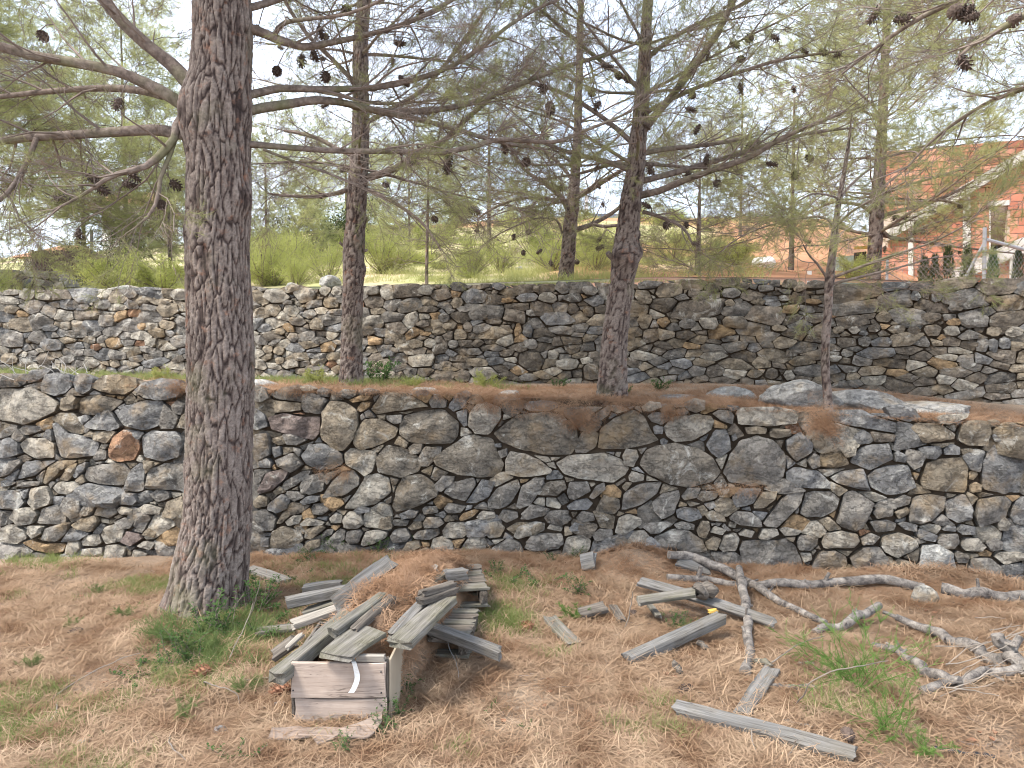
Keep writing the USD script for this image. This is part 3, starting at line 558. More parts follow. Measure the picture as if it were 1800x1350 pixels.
# outlines of the lower wall's stones: (origin x, origin y, scale): "tint:x,y x,y ..." in enlarged views of the photograph
VIEWS = {
"A": (400, 600, 3.0, """
g:140,225 195,240 225,300 190,322 140,318|g:222,280 290,240 380,225 395,300 385,320 260,305|p:385,240 430,228 465,250 440,265 400,262|g:468,262 500,240 535,250 530,295 480,290
t:195,330 230,308 390,325 385,365 250,378 205,370|g:395,280 430,265 530,305 495,385 400,375 388,345|t:500,370 550,308 620,315 680,355 690,430 665,520 610,580 560,575 495,520 490,490 500,430
g:575,275 610,250 680,255 680,285 640,305 590,295|g:685,262 740,242 790,255 785,275 700,282|o:640,310 700,284 755,287 740,310 660,325|o:685,345 710,318 755,317 750,345 700,375 682,365
t:750,360 800,285 830,265 930,270 1000,300 1060,345 1000,350 920,365 780,385|b:990,260 1050,255 1062,285 1000,292|g:1062,290 1110,278 1155,310 1150,350 1075,352 1060,325|b:1168,330 1210,270 1260,255 1285,275 1245,350 1190,372 1165,350
b:1205,372 1265,355 1265,445 1245,450 1215,410|p:1275,380 1320,325 1370,318 1440,345 1445,400 1380,495 1310,488 1270,450|n:900,440 930,390 1030,360 1140,358 1180,390 1220,430 1215,500 1180,535 1080,545 960,530 905,490
t:660,500 720,410 800,405 900,460 880,505 770,560 700,575 665,545|g:835,390 920,385 915,430 880,440 840,415|t:780,388 830,385 828,415 795,415|r:210,400 290,375 370,395 490,395 490,480 450,520 400,515 280,480 225,465
g:285,490 340,485 420,520 360,550 310,545|t:235,510 285,495 310,540 270,550 235,535|b:140,490 215,478 225,600 160,630 138,620|b:228,560 275,550 280,600 245,615 228,590|b:140,345 195,380 215,450 150,470 138,460
b:155,640 210,612 235,640 230,668 170,665|g:250,625 345,585 400,650 340,695 265,660|b:385,600 430,540 520,540 605,590 610,640 560,675 480,678 410,650|p:612,590 650,560 780,580 785,610 760,690 720,715 690,690 620,650
n:775,620 840,545 930,560 1000,600 1020,650 1005,690 910,720 790,690|t:878,540 905,495 955,533 942,565|g:950,560 985,535 1030,540 1020,590 965,600|g:1005,620 1040,550 1130,555 1125,590 1060,660 1020,660
n:1075,620 1240,500 1310,488 1395,515 1420,580 1455,650 1440,690 1390,720 1220,710 1100,655|b:1405,540 1440,535 1445,560 1410,560|g:1422,578 1475,562 1475,605 1440,620|p:1465,620 1490,575 1560,590 1640,620 1715,680 1700,700 1550,720 1465,700
r:158,790 210,690 290,672 320,685 305,725 230,790 170,805|g:138,674 228,674 222,690 150,760 135,740|g:278,790 295,740 400,680 440,680 420,715 350,765 285,795|g:375,765 400,712 500,690 510,720 500,790 430,810 385,800|g:508,700 560,680 570,700 520,760 505,745
g:490,830 560,725 600,690 660,680 690,720 690,760 610,815 530,828|p:605,885 690,770 720,708 790,698 850,720 860,800 780,860 680,885|n:862,870 880,790 920,712 1020,695 1090,740 1115,815 1040,850 950,890 880,905|g:1092,755 1140,705 1200,710 1190,745 1130,795 1100,785
g:1140,800 1170,745 1300,715 1310,760 1255,845 1190,830|b:1250,855 1315,765 1340,727 1415,740 1380,820 1310,855|g:1370,840 1420,770 1530,725 1545,770 1500,850 1440,885 1375,880|g:1522,880 1545,770 1620,717 1675,717 1660,770 1590,860
n:1640,800 1680,740 1780,730 1790,780 1710,810|b:215,860 290,800 335,830 320,880 260,910 215,890|t:130,850 170,808 215,820 210,870 150,880|g:440,880 455,855 520,850 535,890 500,915 445,915|b:380,845 430,812 490,815 480,845 400,865
g:125,900 200,880 255,930 240,1000 150,1005 122,970|t:258,960 290,905 330,895 330,920 280,965|p:305,950 350,915 400,915 380,960 320,975|p:383,965 420,925 515,955 500,970 400,975|p:530,935 570,900 605,915 600,960 545,960|p:605,945 640,895 700,905 725,960 690,990 615,985
b:665,890 700,868 755,880 750,900 690,912|t:795,985 810,930 860,920 875,985 830,995|g:868,960 870,940 960,940 945,975 880,975|b:905,910 960,885 1010,895 990,930 920,940|g:1025,885 1040,868 1105,870 1110,905 1035,915|g:1140,880 1165,850 1260,870 1230,905 1160,905
g:1030,960 1050,925 1120,925 1145,960 1110,985 1040,985|o:1218,935 1240,905 1300,885 1325,895 1290,930 1230,950|p:1308,930 1340,892 1410,900 1415,930 1340,940|g:1420,930 1450,885 1530,900 1535,930 1470,960|g:1540,940 1560,900 1640,860 1700,885 1690,910 1600,940
t:945,985 980,950 1020,950 1025,985 970,1000|p:1125,1000 1160,955 1250,955 1270,1010 1240,1040 1140,1040|p:1355,1010 1370,955 1430,945 1465,985 1440,1030 1380,1040|t:1465,990 1520,955 1660,950 1672,985 1620,1030 1540,1040|g:1670,930 1720,890 1800,890 1800,960 1720,970
t:222,1085 240,1000 290,970 380,1000 400,1050 330,1095 260,1100|t:400,1040 410,990 500,965 520,985 440,1045|g:485,1030 520,990 560,990 550,1020 500,1040|g:505,1065 590,985 620,1000 610,1050 550,1085|g:622,1050 630,1000 700,990 718,1010 690,1065 640,1068
p:705,1070 730,1000 800,990 850,1005 840,1035 780,1065 720,1080|g:855,1030 880,990 940,985 965,1030 940,1060 870,1065|g:972,1030 1000,1000 1110,985 1118,1020 1060,1050 985,1045|t:360,1115 430,1050 490,1040 490,1080 420,1115|b:172,1085 175,1035 218,1035 216,1085|t:918,1105 950,1055 1010,1050 1020,1085 960,1110
p:1068,1095 1080,1040 1130,1025 1190,1060 1195,1100 1130,1110|p:1215,1110 1280,1020 1310,990 1370,1050 1360,1095 1290,1115|g:1385,1095 1480,1035 1540,1060 1565,1130 1450,1125|g:1560,1090 1600,1020 1680,1010 1770,1020 1775,1070 1700,1100 1600,1110"""),
"B": (600, 400, 3.0, """n:797,1085 860,1035 930,987 1080,972 1170,987 1250,1062 1250,1130 1215,1198 1100,1203 960,1178 830,1128"""),
"C": (900, 600, 3.0, """
b:35,340 90,315 180,308 240,320 245,345 200,368 90,368|g:330,590 330,540 370,475 430,462 460,490 445,560 390,590|n:450,560 462,460 540,400 640,358 700,400 740,480 775,520 720,545 600,570 480,570|g:425,420 440,380 510,335 535,340 510,390 460,425
t:360,455 380,440 455,438 440,460 380,460|p:680,345 720,315 785,320 790,350 730,372 690,370|g:712,395 740,372 820,372 845,410 790,440 735,425|b:740,450 760,440 800,450 795,490 750,490|b:780,520 800,507 825,525 815,548 785,545|p:802,450 850,395 980,382 1050,392 1070,420 1050,470 950,530 860,530 812,500
g:865,360 900,345 935,370 920,388 880,388|g:905,320 960,298 1020,310 1020,360 970,380 920,360|g:1052,380 1090,358 1150,362 1170,390 1165,440 1100,420|p:1178,370 1210,345 1400,345 1490,360 1510,400 1500,435 1370,446 1190,440|t:1225,452 1300,447 1345,457 1340,490 1240,490|t:1355,480 1370,457 1470,462 1475,500 1400,513 1360,503
b:1020,550 1070,465 1130,460 1150,520 1155,570 1090,620 1050,590|b:1155,500 1180,482 1190,515 1165,530|n:670,650 700,570 760,545 870,535 980,560 1060,610 1105,690 1060,740 930,773 830,755 720,700|g:1112,690 1150,590 1200,520 1290,492 1380,520 1440,590 1450,650 1430,720 1380,765 1250,765 1150,740
b:1442,520 1520,475 1590,540 1580,590 1500,635 1450,580|p:580,600 600,565 660,570 670,610 640,665 590,655|p:227,640 300,600 480,582 575,620 620,670 600,710 530,750 350,725 270,700|p:612,710 630,682 700,702 695,735 640,745 615,735|t:577,770 600,742 640,744 600,795|b:1447,690 1490,662 1620,682 1700,765 1680,778 1500,773 1450,740
g:20,870 50,760 170,722 175,750 100,860 40,885|n:130,810 170,757 270,727 290,770 240,815|g:288,800 300,742 400,737 418,790 330,835 300,830|g:405,820 440,762 490,740 495,780 430,833|b:285,870 330,838 400,827 428,855 400,890 300,890|n:438,890 480,802 570,832 572,880 540,915 450,905
g:575,890 587,800 680,747 790,742 770,800 690,860 600,890|g:735,850 790,802 880,782 888,820 850,910 790,940 750,900|g:890,820 930,772 1000,772 980,825 910,840|g:972,830 1000,787 1095,792 1080,830 1010,850|b:1160,830 1180,772 1320,772 1270,858 1180,880|t:1272,860 1320,792 1400,787 1390,830 1330,880 1275,880
g:1325,960 1420,832 1490,772 1545,792 1520,860 1400,985 1340,975|g:45,910 100,857 200,882 170,920 80,940|g:165,930 200,892 290,892 320,940 260,975 190,960|g:335,930 370,892 430,907 440,945 360,960|b:295,990 330,952 380,965 370,1000 310,1005|p:540,1010 560,932 620,910 700,945 680,970 590,1025
g:685,980 730,952 820,947 845,960 780,1010 730,1015|b:860,890 900,872 980,882 1005,930 940,953 870,930|g:850,965 900,948 965,965 960,995 870,990|t:1008,910 1060,890 1120,920 1135,955 1040,945|g:1140,935 1180,892 1260,897 1310,940 1320,980 1200,970|g:740,1035 850,987 940,997 1000,1040 1030,1100 980,1115 800,1095
t:970,1000 1000,942 1040,947 1045,990 1020,1040 985,1030|p:1042,1010 1070,972 1135,995 1110,1025|p:1140,980 1150,952 1190,960 1180,990|t:1015,1060 1060,1027 1105,1042 1080,1105 1030,1095|p:1088,1090 1120,1022 1180,1007 1200,1040 1180,1105 1110,1110|p:1295,1040 1320,987 1400,987 1410,1020 1340,1050
p:1190,1020 1230,987 1280,1000 1260,1035|p:5,1030 30,977 120,947 175,960 170,1000 100,1025 30,1045|p:180,990 200,962 270,980 260,1005|g:70,1060 100,1022 260,1012 275,1045 250,1095 110,1105|p:258,1130 285,1032 370,1017 420,1050 410,1100 300,1170|g:420,1020 460,987 530,990 535,1040 440,1055
p:600,1060 640,1002 700,997 735,1040 735,1075 610,1080|g:1200,1090 1212,1047 1400,1052 1450,1037 1500,1080 1545,1190 1500,1215 1240,1210 1210,1150|g:1040,1110 1180,1112 1230,1150 1235,1200 1100,1200"""),
"D": (1300, 600, 3.0, """
b:455,380 480,360 640,358 700,385 870,440 885,465 830,485 700,465 560,440 470,410|b:770,340 850,330 935,360 965,405 900,425 800,400|p:1035,405 1080,385 1210,378 1200,405 1100,440 1045,435|t:890,460 930,428 1050,428 1140,490 1130,515 960,540 930,490|t:1150,520 1165,442 1210,412 1320,420 1325,480 1305,555 1200,550
b:1330,500 1350,455 1430,425 1500,450 1500,490 1410,545 1345,530|g:1325,425 1355,408 1385,425 1370,452 1330,455|b:590,530 610,490 655,462 725,510 690,540 620,545|t:375,510 410,487 460,530 440,570 390,560|g:325,445 360,425 385,465 370,490 335,470|n:420,660 430,582 480,562 560,590 580,650 500,670
p:527,570 560,542 620,560 610,605 560,615|b:585,640 640,562 700,542 790,537 815,620 760,650 690,680|b:817,590 830,572 880,600 875,640 820,635|g:867,620 880,562 950,577 982,610 960,660 915,680|b:937,565 980,550 1060,552 1072,590 1030,625 985,620|b:1077,570 1120,537 1165,560 1165,600 1080,600
t:1170,572 1200,562 1280,572 1280,595 1180,600|t:955,740 985,642 1050,622 1190,607 1212,630 1205,780 1190,800 1050,790 970,775|b:1285,780 1280,640 1310,580 1350,547 1420,562 1500,610 1530,640 1530,800 1400,805|t:1215,690 1250,672 1265,705 1240,735 1215,730|p:1220,760 1250,740 1285,760 1275,795 1225,800
b:475,720 540,682 650,667 670,720 690,790 600,775 520,750|b:677,710 720,672 820,647 890,652 915,710 935,770 880,800 780,815 692,770|g:352,630 390,587 420,602 425,660 380,675|g:695,900 730,867 810,882 805,920 720,935|g:780,850 870,807 910,822 900,860 810,885|t:815,900 890,872 895,910 840,940
g:895,900 920,822 1000,802 1090,817 1085,890 1020,950 960,970 900,960|b:1085,850 1190,802 1230,880 1225,940 1150,960 1100,930|g:1240,930 1260,832 1400,812 1440,850 1400,940 1270,985|b:1432,920 1460,842 1500,815 1530,820 1530,980 1450,960|p:1360,960 1400,922 1435,960 1420,1000 1370,1000
g:515,960 550,802 600,782 710,850 690,910 650,980 610,1005 530,975|g:320,910 350,802 400,787 480,792 530,830 515,890 440,930 350,930|g:680,950 770,937 830,960 815,1000 720,1010|b:835,965 860,947 935,965 935,1005 870,995|b:927,1010 950,982 1045,1022 1030,1060 940,1040|b:1072,1000 1100,967 1140,975 1140,1005
b:1145,1000 1170,962 1245,977 1235,1020 1170,1020|g:1040,1060 1070,1017 1150,1012 1165,1060 1130,1095 1070,1095|p:1167,1080 1190,1037 1260,1037 1305,1085 1280,1110 1190,1105|g:1300,1065 1340,1032 1395,1057 1385,1100 1330,1110|p:742,1080 760,1022 850,1007 930,1042 945,1080 900,1110 830,1140 760,1110
p:432,1060 445,1012 540,997 620,1012 635,1055 600,1090 440,1090|g:637,1040 690,1007 740,1030 700,1070 645,1075|g:300,1060 320,1017 415,1022 415,1070 380,1105 310,1100|g:375,1200 420,1112 500,1097 560,1130 572,1180 540,1205|g:577,1140 660,1082 740,1082 785,1150 780,1180 600,1200|t:800,1175 840,1142 930,1170 920,1215 830,1200
w:945,1180 962,1077 1040,1067 1120,1112 1150,1210 1140,1270 1050,1260 960,1220|g:1127,1120 1150,1102 1210,1130 1205,1170 1150,1170|g:1195,1220 1230,1142 1330,1142 1395,1200 1380,1260 1290,1270|p:1347,1140 1370,1112 1500,1112 1500,1150 1400,1180|b:1380,1310 1410,1242 1500,1227 1520,1315|p:207,990 240,977 330,997 310,1020 240,1030"""),
"E": (0, 600, 3.376, """
p:-40,290 0,280 190,277 280,310 360,370 330,420 240,460 150,495 0,475 -40,460|b:240,260 270,200 340,180 410,195 430,260 390,310 320,325 250,300|b:437,250 450,200 500,185 560,220 540,290 500,315 460,300|t:532,270 600,200 700,190 800,215 810,270 740,320 600,300|b:805,290 860,240 960,220 1060,225 1085,280 1060,330 980,353 860,340
b:150,220 180,170 280,155 310,160 240,230 170,250|g:45,250 80,190 150,190 150,250 90,272|t:360,400 370,342 420,317 455,330 445,400 390,415|n:450,420 463,340 540,312 640,330 730,352 660,410 560,440 470,430|b:692,440 740,382 870,347 958,355 970,400 940,500 860,530 740,500|g:940,500 975,365 1010,400 1060,450 1030,520 950,520
g:1010,390 1050,347 1100,370 1070,438 1030,430|t:1042,515 1080,442 1120,402 1125,520|b:507,500 570,442 590,412 650,407 720,510 660,533 540,520|t:290,460 340,422 440,422 500,520 480,553 400,540|b:457,450 510,432 530,460 490,500|g:107,520 140,497 240,502 240,530 150,560 110,545|g:0,540 60,492 103,502 60,560 0,580
b:305,490 330,477 390,540 500,562 590,602 560,680 420,698 350,690 320,600|u:637,640 660,562 740,522 790,542 823,620 790,700 700,720 642,690|b:827,560 900,527 1050,532 1085,590 1055,690 960,713 842,690 830,620|g:545,690 580,632 628,652 622,700 560,710|b:-30,600 60,567 108,602 118,670 50,695 -30,690
p:107,610 150,572 270,572 320,612 320,690 220,700 130,660|t:492,560 540,530 590,562 560,575|g:0,810 60,712 118,697 123,720 60,790|b:92,820 140,712 230,702 265,750 200,800|t:252,840 280,742 350,702 373,730 330,800 270,850|t:347,825 400,742 458,717 450,780 400,830|b:432,800 470,732 518,712 510,760 450,813
g:502,800 512,747 610,727 720,722 763,770 718,858 600,850 520,830|b:727,880 770,762 830,717 853,750 848,888 790,895|g:862,870 872,762 960,727 1070,722 1100,888 960,880 880,880|b:0,830 50,817 93,840 50,860 0,865|g:97,860 140,832 240,827 230,855 130,868|b:-30,892 60,877 128,902 148,960 100,1000 -30,990
p:152,960 190,872 280,852 308,930 298,970 200,1000|p:307,870 340,832 440,832 500,870 420,913 340,905|b:667,950 690,892 800,902 820,950 790,975 700,968|g:882,910 930,877 1000,887 1013,930 940,955|t:962,1040 990,952 1088,912 1095,1010 1040,1055|p:52,1050 90,992 160,982 218,1020 180,1088 110,1095
g:212,1085 240,992 330,967 388,1040 380,1088|g:352,990 380,922 468,932 478,1030 420,1058|g:547,1030 570,982 670,962 698,1020 640,1053|p:802,1000 870,962 958,990 950,1030 860,1025|p:687,1000 720,977 793,995 788,1030 720,1028|p:0,1190 0,1112 70,1082 138,1120 163,1170 100,1203
p:157,1140 165,1092 258,1097 250,1140 190,1175|g:242,1180 265,1112 400,1067 413,1082 400,1140 340,1188|t:422,1090 480,1052 560,1032 583,1070 540,1133 450,1115|p:472,1190 500,1152 578,1142 598,1195 560,1218 480,1215|p:592,1150 620,1102 700,1072 728,1120 710,1190 620,1208|r:717,1190 760,1122 828,1142 848,1170 780,1218
g:682,1070 740,1042 808,1062 780,1110 720,1113|o:917,1180 980,1122 1058,1092 1060,1210 960,1223|p:812,1215 860,1182 928,1195 900,1238|t:842,1150 880,1107 938,1130 920,1163|o:132,1195 180,1177 260,1202 330,1197 388,1202 370,1250 300,1263 200,1240|p:472,1270 490,1232 600,1222 608,1270 560,1278
p:617,1290 627,1212 690,1202 748,1230 730,1300 650,1323|p:382,1260 400,1182 458,1177 473,1230 430,1273|p:772,1300 792,1232 878,1260 850,1288|p:502,1310 540,1282 608,1287 598,1320 520,1325"""),
}
TINT = {"g": GREY, "b": BLUE, "t": TAN, "o": OCHRE, "p": (0.30, 0.272, 0.228), "n": (0.170, 0.148, 0.120), "r": (0.180, 0.142, 0.126), "u": (0.31, 0.18, 0.11), "w": (0.46, 0.45, 0.42)}
lower = Wall(yl, dyl, BAT)
rng = np.random.default_rng(11)
listed = []
for ox, oy, sc, text in VIEWS.values():
    for item in text.replace("\n", "|").split("|"):
        if ":" not in item:
            continue
        k, pts = item.split(":")
        P = np.array([[float(q) for q in w.split(",")] for w in pts.split()])
        listed.append((lower.uv(ox + P[:, 0] / sc, oy + P[:, 1] / sc), TINT[k]))
# top of the lower wall, read off the photograph
_tp = lower.uv(np.array([-60, 0, 60, 160, 330, 480, 560, 650, 750, 860, 1000, 1120, 1200, 1300, 1400, 1450, 1600, 1700, 1800, 1860.]), np.array([655, 655, 660, 660, 668, 682, 684, 686, 690, 692, 712, 708, 706, 712, 718, 720, 728, 740, 742, 744.]))
_top = lambda u: np.interp(u, _tp[:, 0], _tp[:, 1])
def in_lower(U, V):
    foot = ground_z(U, yl(U) - 0.03) - 0.10
    jag = 0.05 * (fbm(np.stack([U * 4, 0 * U, 0 * U], -1), 3, 2) - 0.6)
    return (V > foot) & (V < _top(U) - 0.005 + jag)
LBOX = (-7.0, 6.2, -0.45, 1.5)
fills = fill_gaps(LBOX, in_lower, [o for o, _ in listed], rng, [(0.16, 0.9, 0.05), (0.11, 0.8, 0.3), (0.075, 0.8, 0.6), (0.05, 0.72, 1.0), (0.034, 0.7, 1.0), (0.022, 0.72, 1.0)], 1.3)
def mix_lower(u, v, s):
    if s > 0.15: return (5, 3, 2, 0.2, 2, 0.2, 2)
    return (3, 2, 3, 1.3, 2.5, 0.25, 2)
_bu = np.linspace(-7.2, 6.4, 60)
_bv = np.linspace(0, 1, 8)
def core(wall, us, lo, hi, inset):
    U, T = np.meshgrid(us, _bv); V = lo(U) * (1 - T) + hi(U) * T
    P = wall.xyz(U, V, np.full(U.shape, -inset)).reshape(-1, 3)
    n, m = U.shape; i, j = np.meshgrid(np.arange(n - 1), np.arange(m - 1), indexing="ij")
    q = np.stack([i * m + j, i * m + j + 1, (i + 1) * m + j + 1, (i + 1) * m + j], -1).reshape(-1, 4)
    return P, np.vstack([q[:, [0, 1, 2]], q[:, [0, 2, 3]]])
build_wall("lower_stone_wall", "lower dry stone wall of big grey limestone blocks behind the wood pile", lower, listed, [(f, None) for f in fills], rng,
           core(lower, _bu, lambda u: ground_z(u, yl(u)) - 0.3, lambda u: _top(u) - 0.035, 0.065), 300, mix_lower, lambda u: -4.4 < u < 3.8)

# ---------------------------------------------------------------- upper wall
upper = Wall(yu, dyu, 0.08)
LIST_U = {(600, 400, 3.0): """170,390,115,65 245,340,75,90 160,330,90,50 445,330,90,55 525,355,110,65 355,410,160,70 615,310,90,50 700,362,140,82,b 610,395,70,60 895,340,130,50 830,310,70,45 870,382,85,30,o 980,370,125,45 1090,370,100,60 1035,325,45,40,t 1160,315,80,70 1215,370,115,50 1310,330,90,50
1590,365,100,80,t 1725,330,150,90,t 190,440,90,40 630,470,120,65 540,475,60,55 460,430,110,40 650,430,90,35 800,490,100,40 820,450,70,45 915,465,120,75,s 1140,480,200,75 1000,450,60,35 1220,425,65,60 1300,440,65,60 1370,430,80,50 1600,490,90,80 1700,500,70,55 1780,435,60,60 930,540,45,75,o 985,545,60,70 860,540,70,70
570,520,80,40 665,525,60,55 1160,540,140,50 1630,570,100,75 430,510,80,40 200,550,80,50 590,615,55,45 470,610,70,55 720,610,70,40 1000,615,75,60 420,700,160,75 715,710,120,50 1000,700,140,110 1195,720,130,65 1320,760,100,100 1115,670,70,50,p 750,770,160,75,p 640,780,80,75 985,790,110,45 700,655,90,45 870,660,80,40 240,665,80,40""",
(0, 400, 3.0): """55,340,100,34,p 145,352,90,60,p 45,385,110,40 230,365,95,40,p 360,405,100,60 60,430,80,45,t 430,420,80,35 540,405,90,60 880,430,120,85 610,420,120,40 850,390,120,35 940,352,100,66,p 1460,357,140,78,p 1600,352,130,96,p 1710,330,60,60 1775,335,60,50,p 1435,435,90,70 1530,435,90,70 1390,530,80,50,b 1570,495,100,50
1670,510,85,75 1375,590,85,60 1740,395,90,60 1630,455,80,50 110,510,140,80 70,590,120,90 270,620,130,70 200,580,90,70 950,600,110,75 600,610,100,65 50,690,90,70 240,690,100,70 400,560,120,50 745,520,55,40,o 560,490,100,70 700,450,100,50 1545,580,70,50 1410,640,60,50,t 1470,650,60,45,t 1480,700,50,40,t 1370,720,90,60,p 1530,720,90,50,p""",
(1200, 400, 3.0): """60,345,75,55 160,315,100,60 255,345,100,60 565,295,90,50 570,430,110,50 140,505,110,70,p 275,500,140,75,n 25,505,100,60 700,475,120,60 1050,605,130,55,b 510,530,90,35 1340,365,70,55,b 1230,360,60,60,b 1440,420,90,55 1310,470,110,55 1430,500,90,40,o 1420,545,90,55,p 1320,540,100,70 1220,540,80,45 1130,535,100,45,t 1010,530,70,50 905,540,70,40,p 820,540,70,40
1750,550,100,60,p 1640,550,90,55 1640,380,100,45 1700,610,70,70,b 1640,620,60,80,b 1580,620,80,80,b 1260,600,100,60 250,400,60,45 400,390,80,45 320,310,80,45 700,300,110,50 620,310,80,55 440,320,90,40 540,370,80,40 690,390,90,30 1060,470,90,60,t 960,600,80,60 870,660,70,50,p 800,690,90,35,p 560,780,70,60,p 470,770,70,60 380,770,90,50"""}
listed_u = []
for (ox, oy, sc), text in LIST_U.items():
    for w in text.split():
        f = w.split(","); cx, cy, ww, hh = map(float, f[:4]); k = f[4] if len(f) > 4 else None
        n = 4 if k == "s" else int(rng.integers(6, 9))
        g = np.sort((np.arange(n) + rng.uniform(-0.30, 0.30, n)) / n * 2 * np.pi) if k != "s" else np.array([0.7, 2.4, 3.9, 5.5])
        e = 2.7 if k != "s" else 8.0
        r = (np.abs(np.cos(g)) ** e + np.abs(np.sin(g)) ** e) ** (-1 / e) * rng.uniform(0.90, 1.08, n)
        tl = rng.normal(0, 0.10)
        P = np.c_[r * np.cos(g) * ww / 2, r * np.sin(g) * hh / 2] @ np.array([[math.cos(tl), math.sin(tl)], [-math.sin(tl), math.cos(tl)]])
        listed_u.append((upper.uv(ox + (cx + P[:, 0]) / sc, oy + (cy + P[:, 1]) / sc), TINT.get(k)))
_tu = upper.uv(np.array([-150, 0, 160, 330, 420, 480, 560, 700, 760, 880, 1000, 1100, 1200, 1300, 1380, 1450, 1520, 1580, 1680, 1800, 1900.]), np.array([506, 507, 506, 503, 501, 503, 502, 499, 497, 497, 497, 493, 489, 488, 490, 494, 499, 492, 485, 483, 481.]))
_topu = lambda u: np.interp(u, _tu[:, 0], _tu[:, 1])
def in_upper(U, V):
    foot = terrace_z(U, yu(U) - 0.02) - 0.10
    jag = 0.07 * (fbm(np.stack([U * 4, 0 * U, 0 * U], -1), 3, 7) - 0.62)
    return (V > foot) & (V < _topu(U) + jag)
fills = fill_gaps((-10.0, 7.6, 0.7, 2.45), in_upper, [o for o, _ in listed_u], rng,
    [(lambda V: 0.048 + 0.035 * smooth01((V - 1.55) / 0.5), 0.8, 0.10), (lambda V: 0.038 + 0.022 * smooth01((V - 1.55) / 0.5), 0.78, 0.5), (0.029, 0.75, 1.0), (0.020, 0.7, 1.0)], 1.9, 0.008)
def mix_upper(u, v, s):
    w = smooth01((u + 3.0) / 2.5); low = smooth01((1.75 - v) / 0.4)
    return (4, 1.2 + 1.0 * (1 - w), 2.2 + low, 0.6, 2.4 * (1 - w) + 0.5 + 0.6 * low, 0.1, 5 * w + 0.6)
build_wall("upper_stone_wall", "upper dry stone wall of small brown stones across the back of the terrace", upper, listed_u, [(f, None) for f in fills], rng,
           core(upper, np.linspace(-10.2, 7.8, 80), lambda u: terrace_z(u, yu(u)) - 0.3, lambda u: _topu(u) - 0.05, 0.055), 300, mix_upper, lambda u: -6.9 < u < 4.5, res=(0.05, 0.020))

# ---------------------------------------------------------------- short wall standing higher up at the far left
def ys_(x): return 11.6 - 0.10 * (np.asarray(x, float) + 8)
small = Wall(ys_, lambda x: -0.10 + 0 * np.asarray(x, float), 0.08)
_ts = small.uv(np.array([-300, -100, 0, 60, 112, 130.]), np.array([466, 470, 474, 474, 476, 500.]))
_tops = lambda u: np.interp(u, _ts[:, 0], _ts[:, 1])
fills = fill_gaps((-11.0, float(_ts[5, 0]), 2.0, 2.9), lambda U, V: (V > hill_z(U, ys_(U)) - 0.1) & (V < _tops(U) + 0.03 * (fbm(np.stack([U * 5, 0 * U, 0 * U], -1), 2, 3) - 0.6)), [], rng,
    [(0.062, 0.75, 0.25), (0.045, 0.75, 1.0), (0.03, 0.7, 1.0)], 1.5, 0.010)
build_wall("short_stone_wall", "short dark stone wall at the far left below the picket fence", small, [], [(f, None) for f in fills], rng,
           core(small, np.linspace(-11.0, float(_ts[4, 0]), 20), lambda u: hill_z(u, ys_(u)) - 0.3, lambda u: _tops(u) - 0.04, 0.06), 300, lambda u, v, s: (3, 1, 2, 0.5, 1, 0.1, 4), lambda u: u > -8.8, res=(0.06, 0.03))
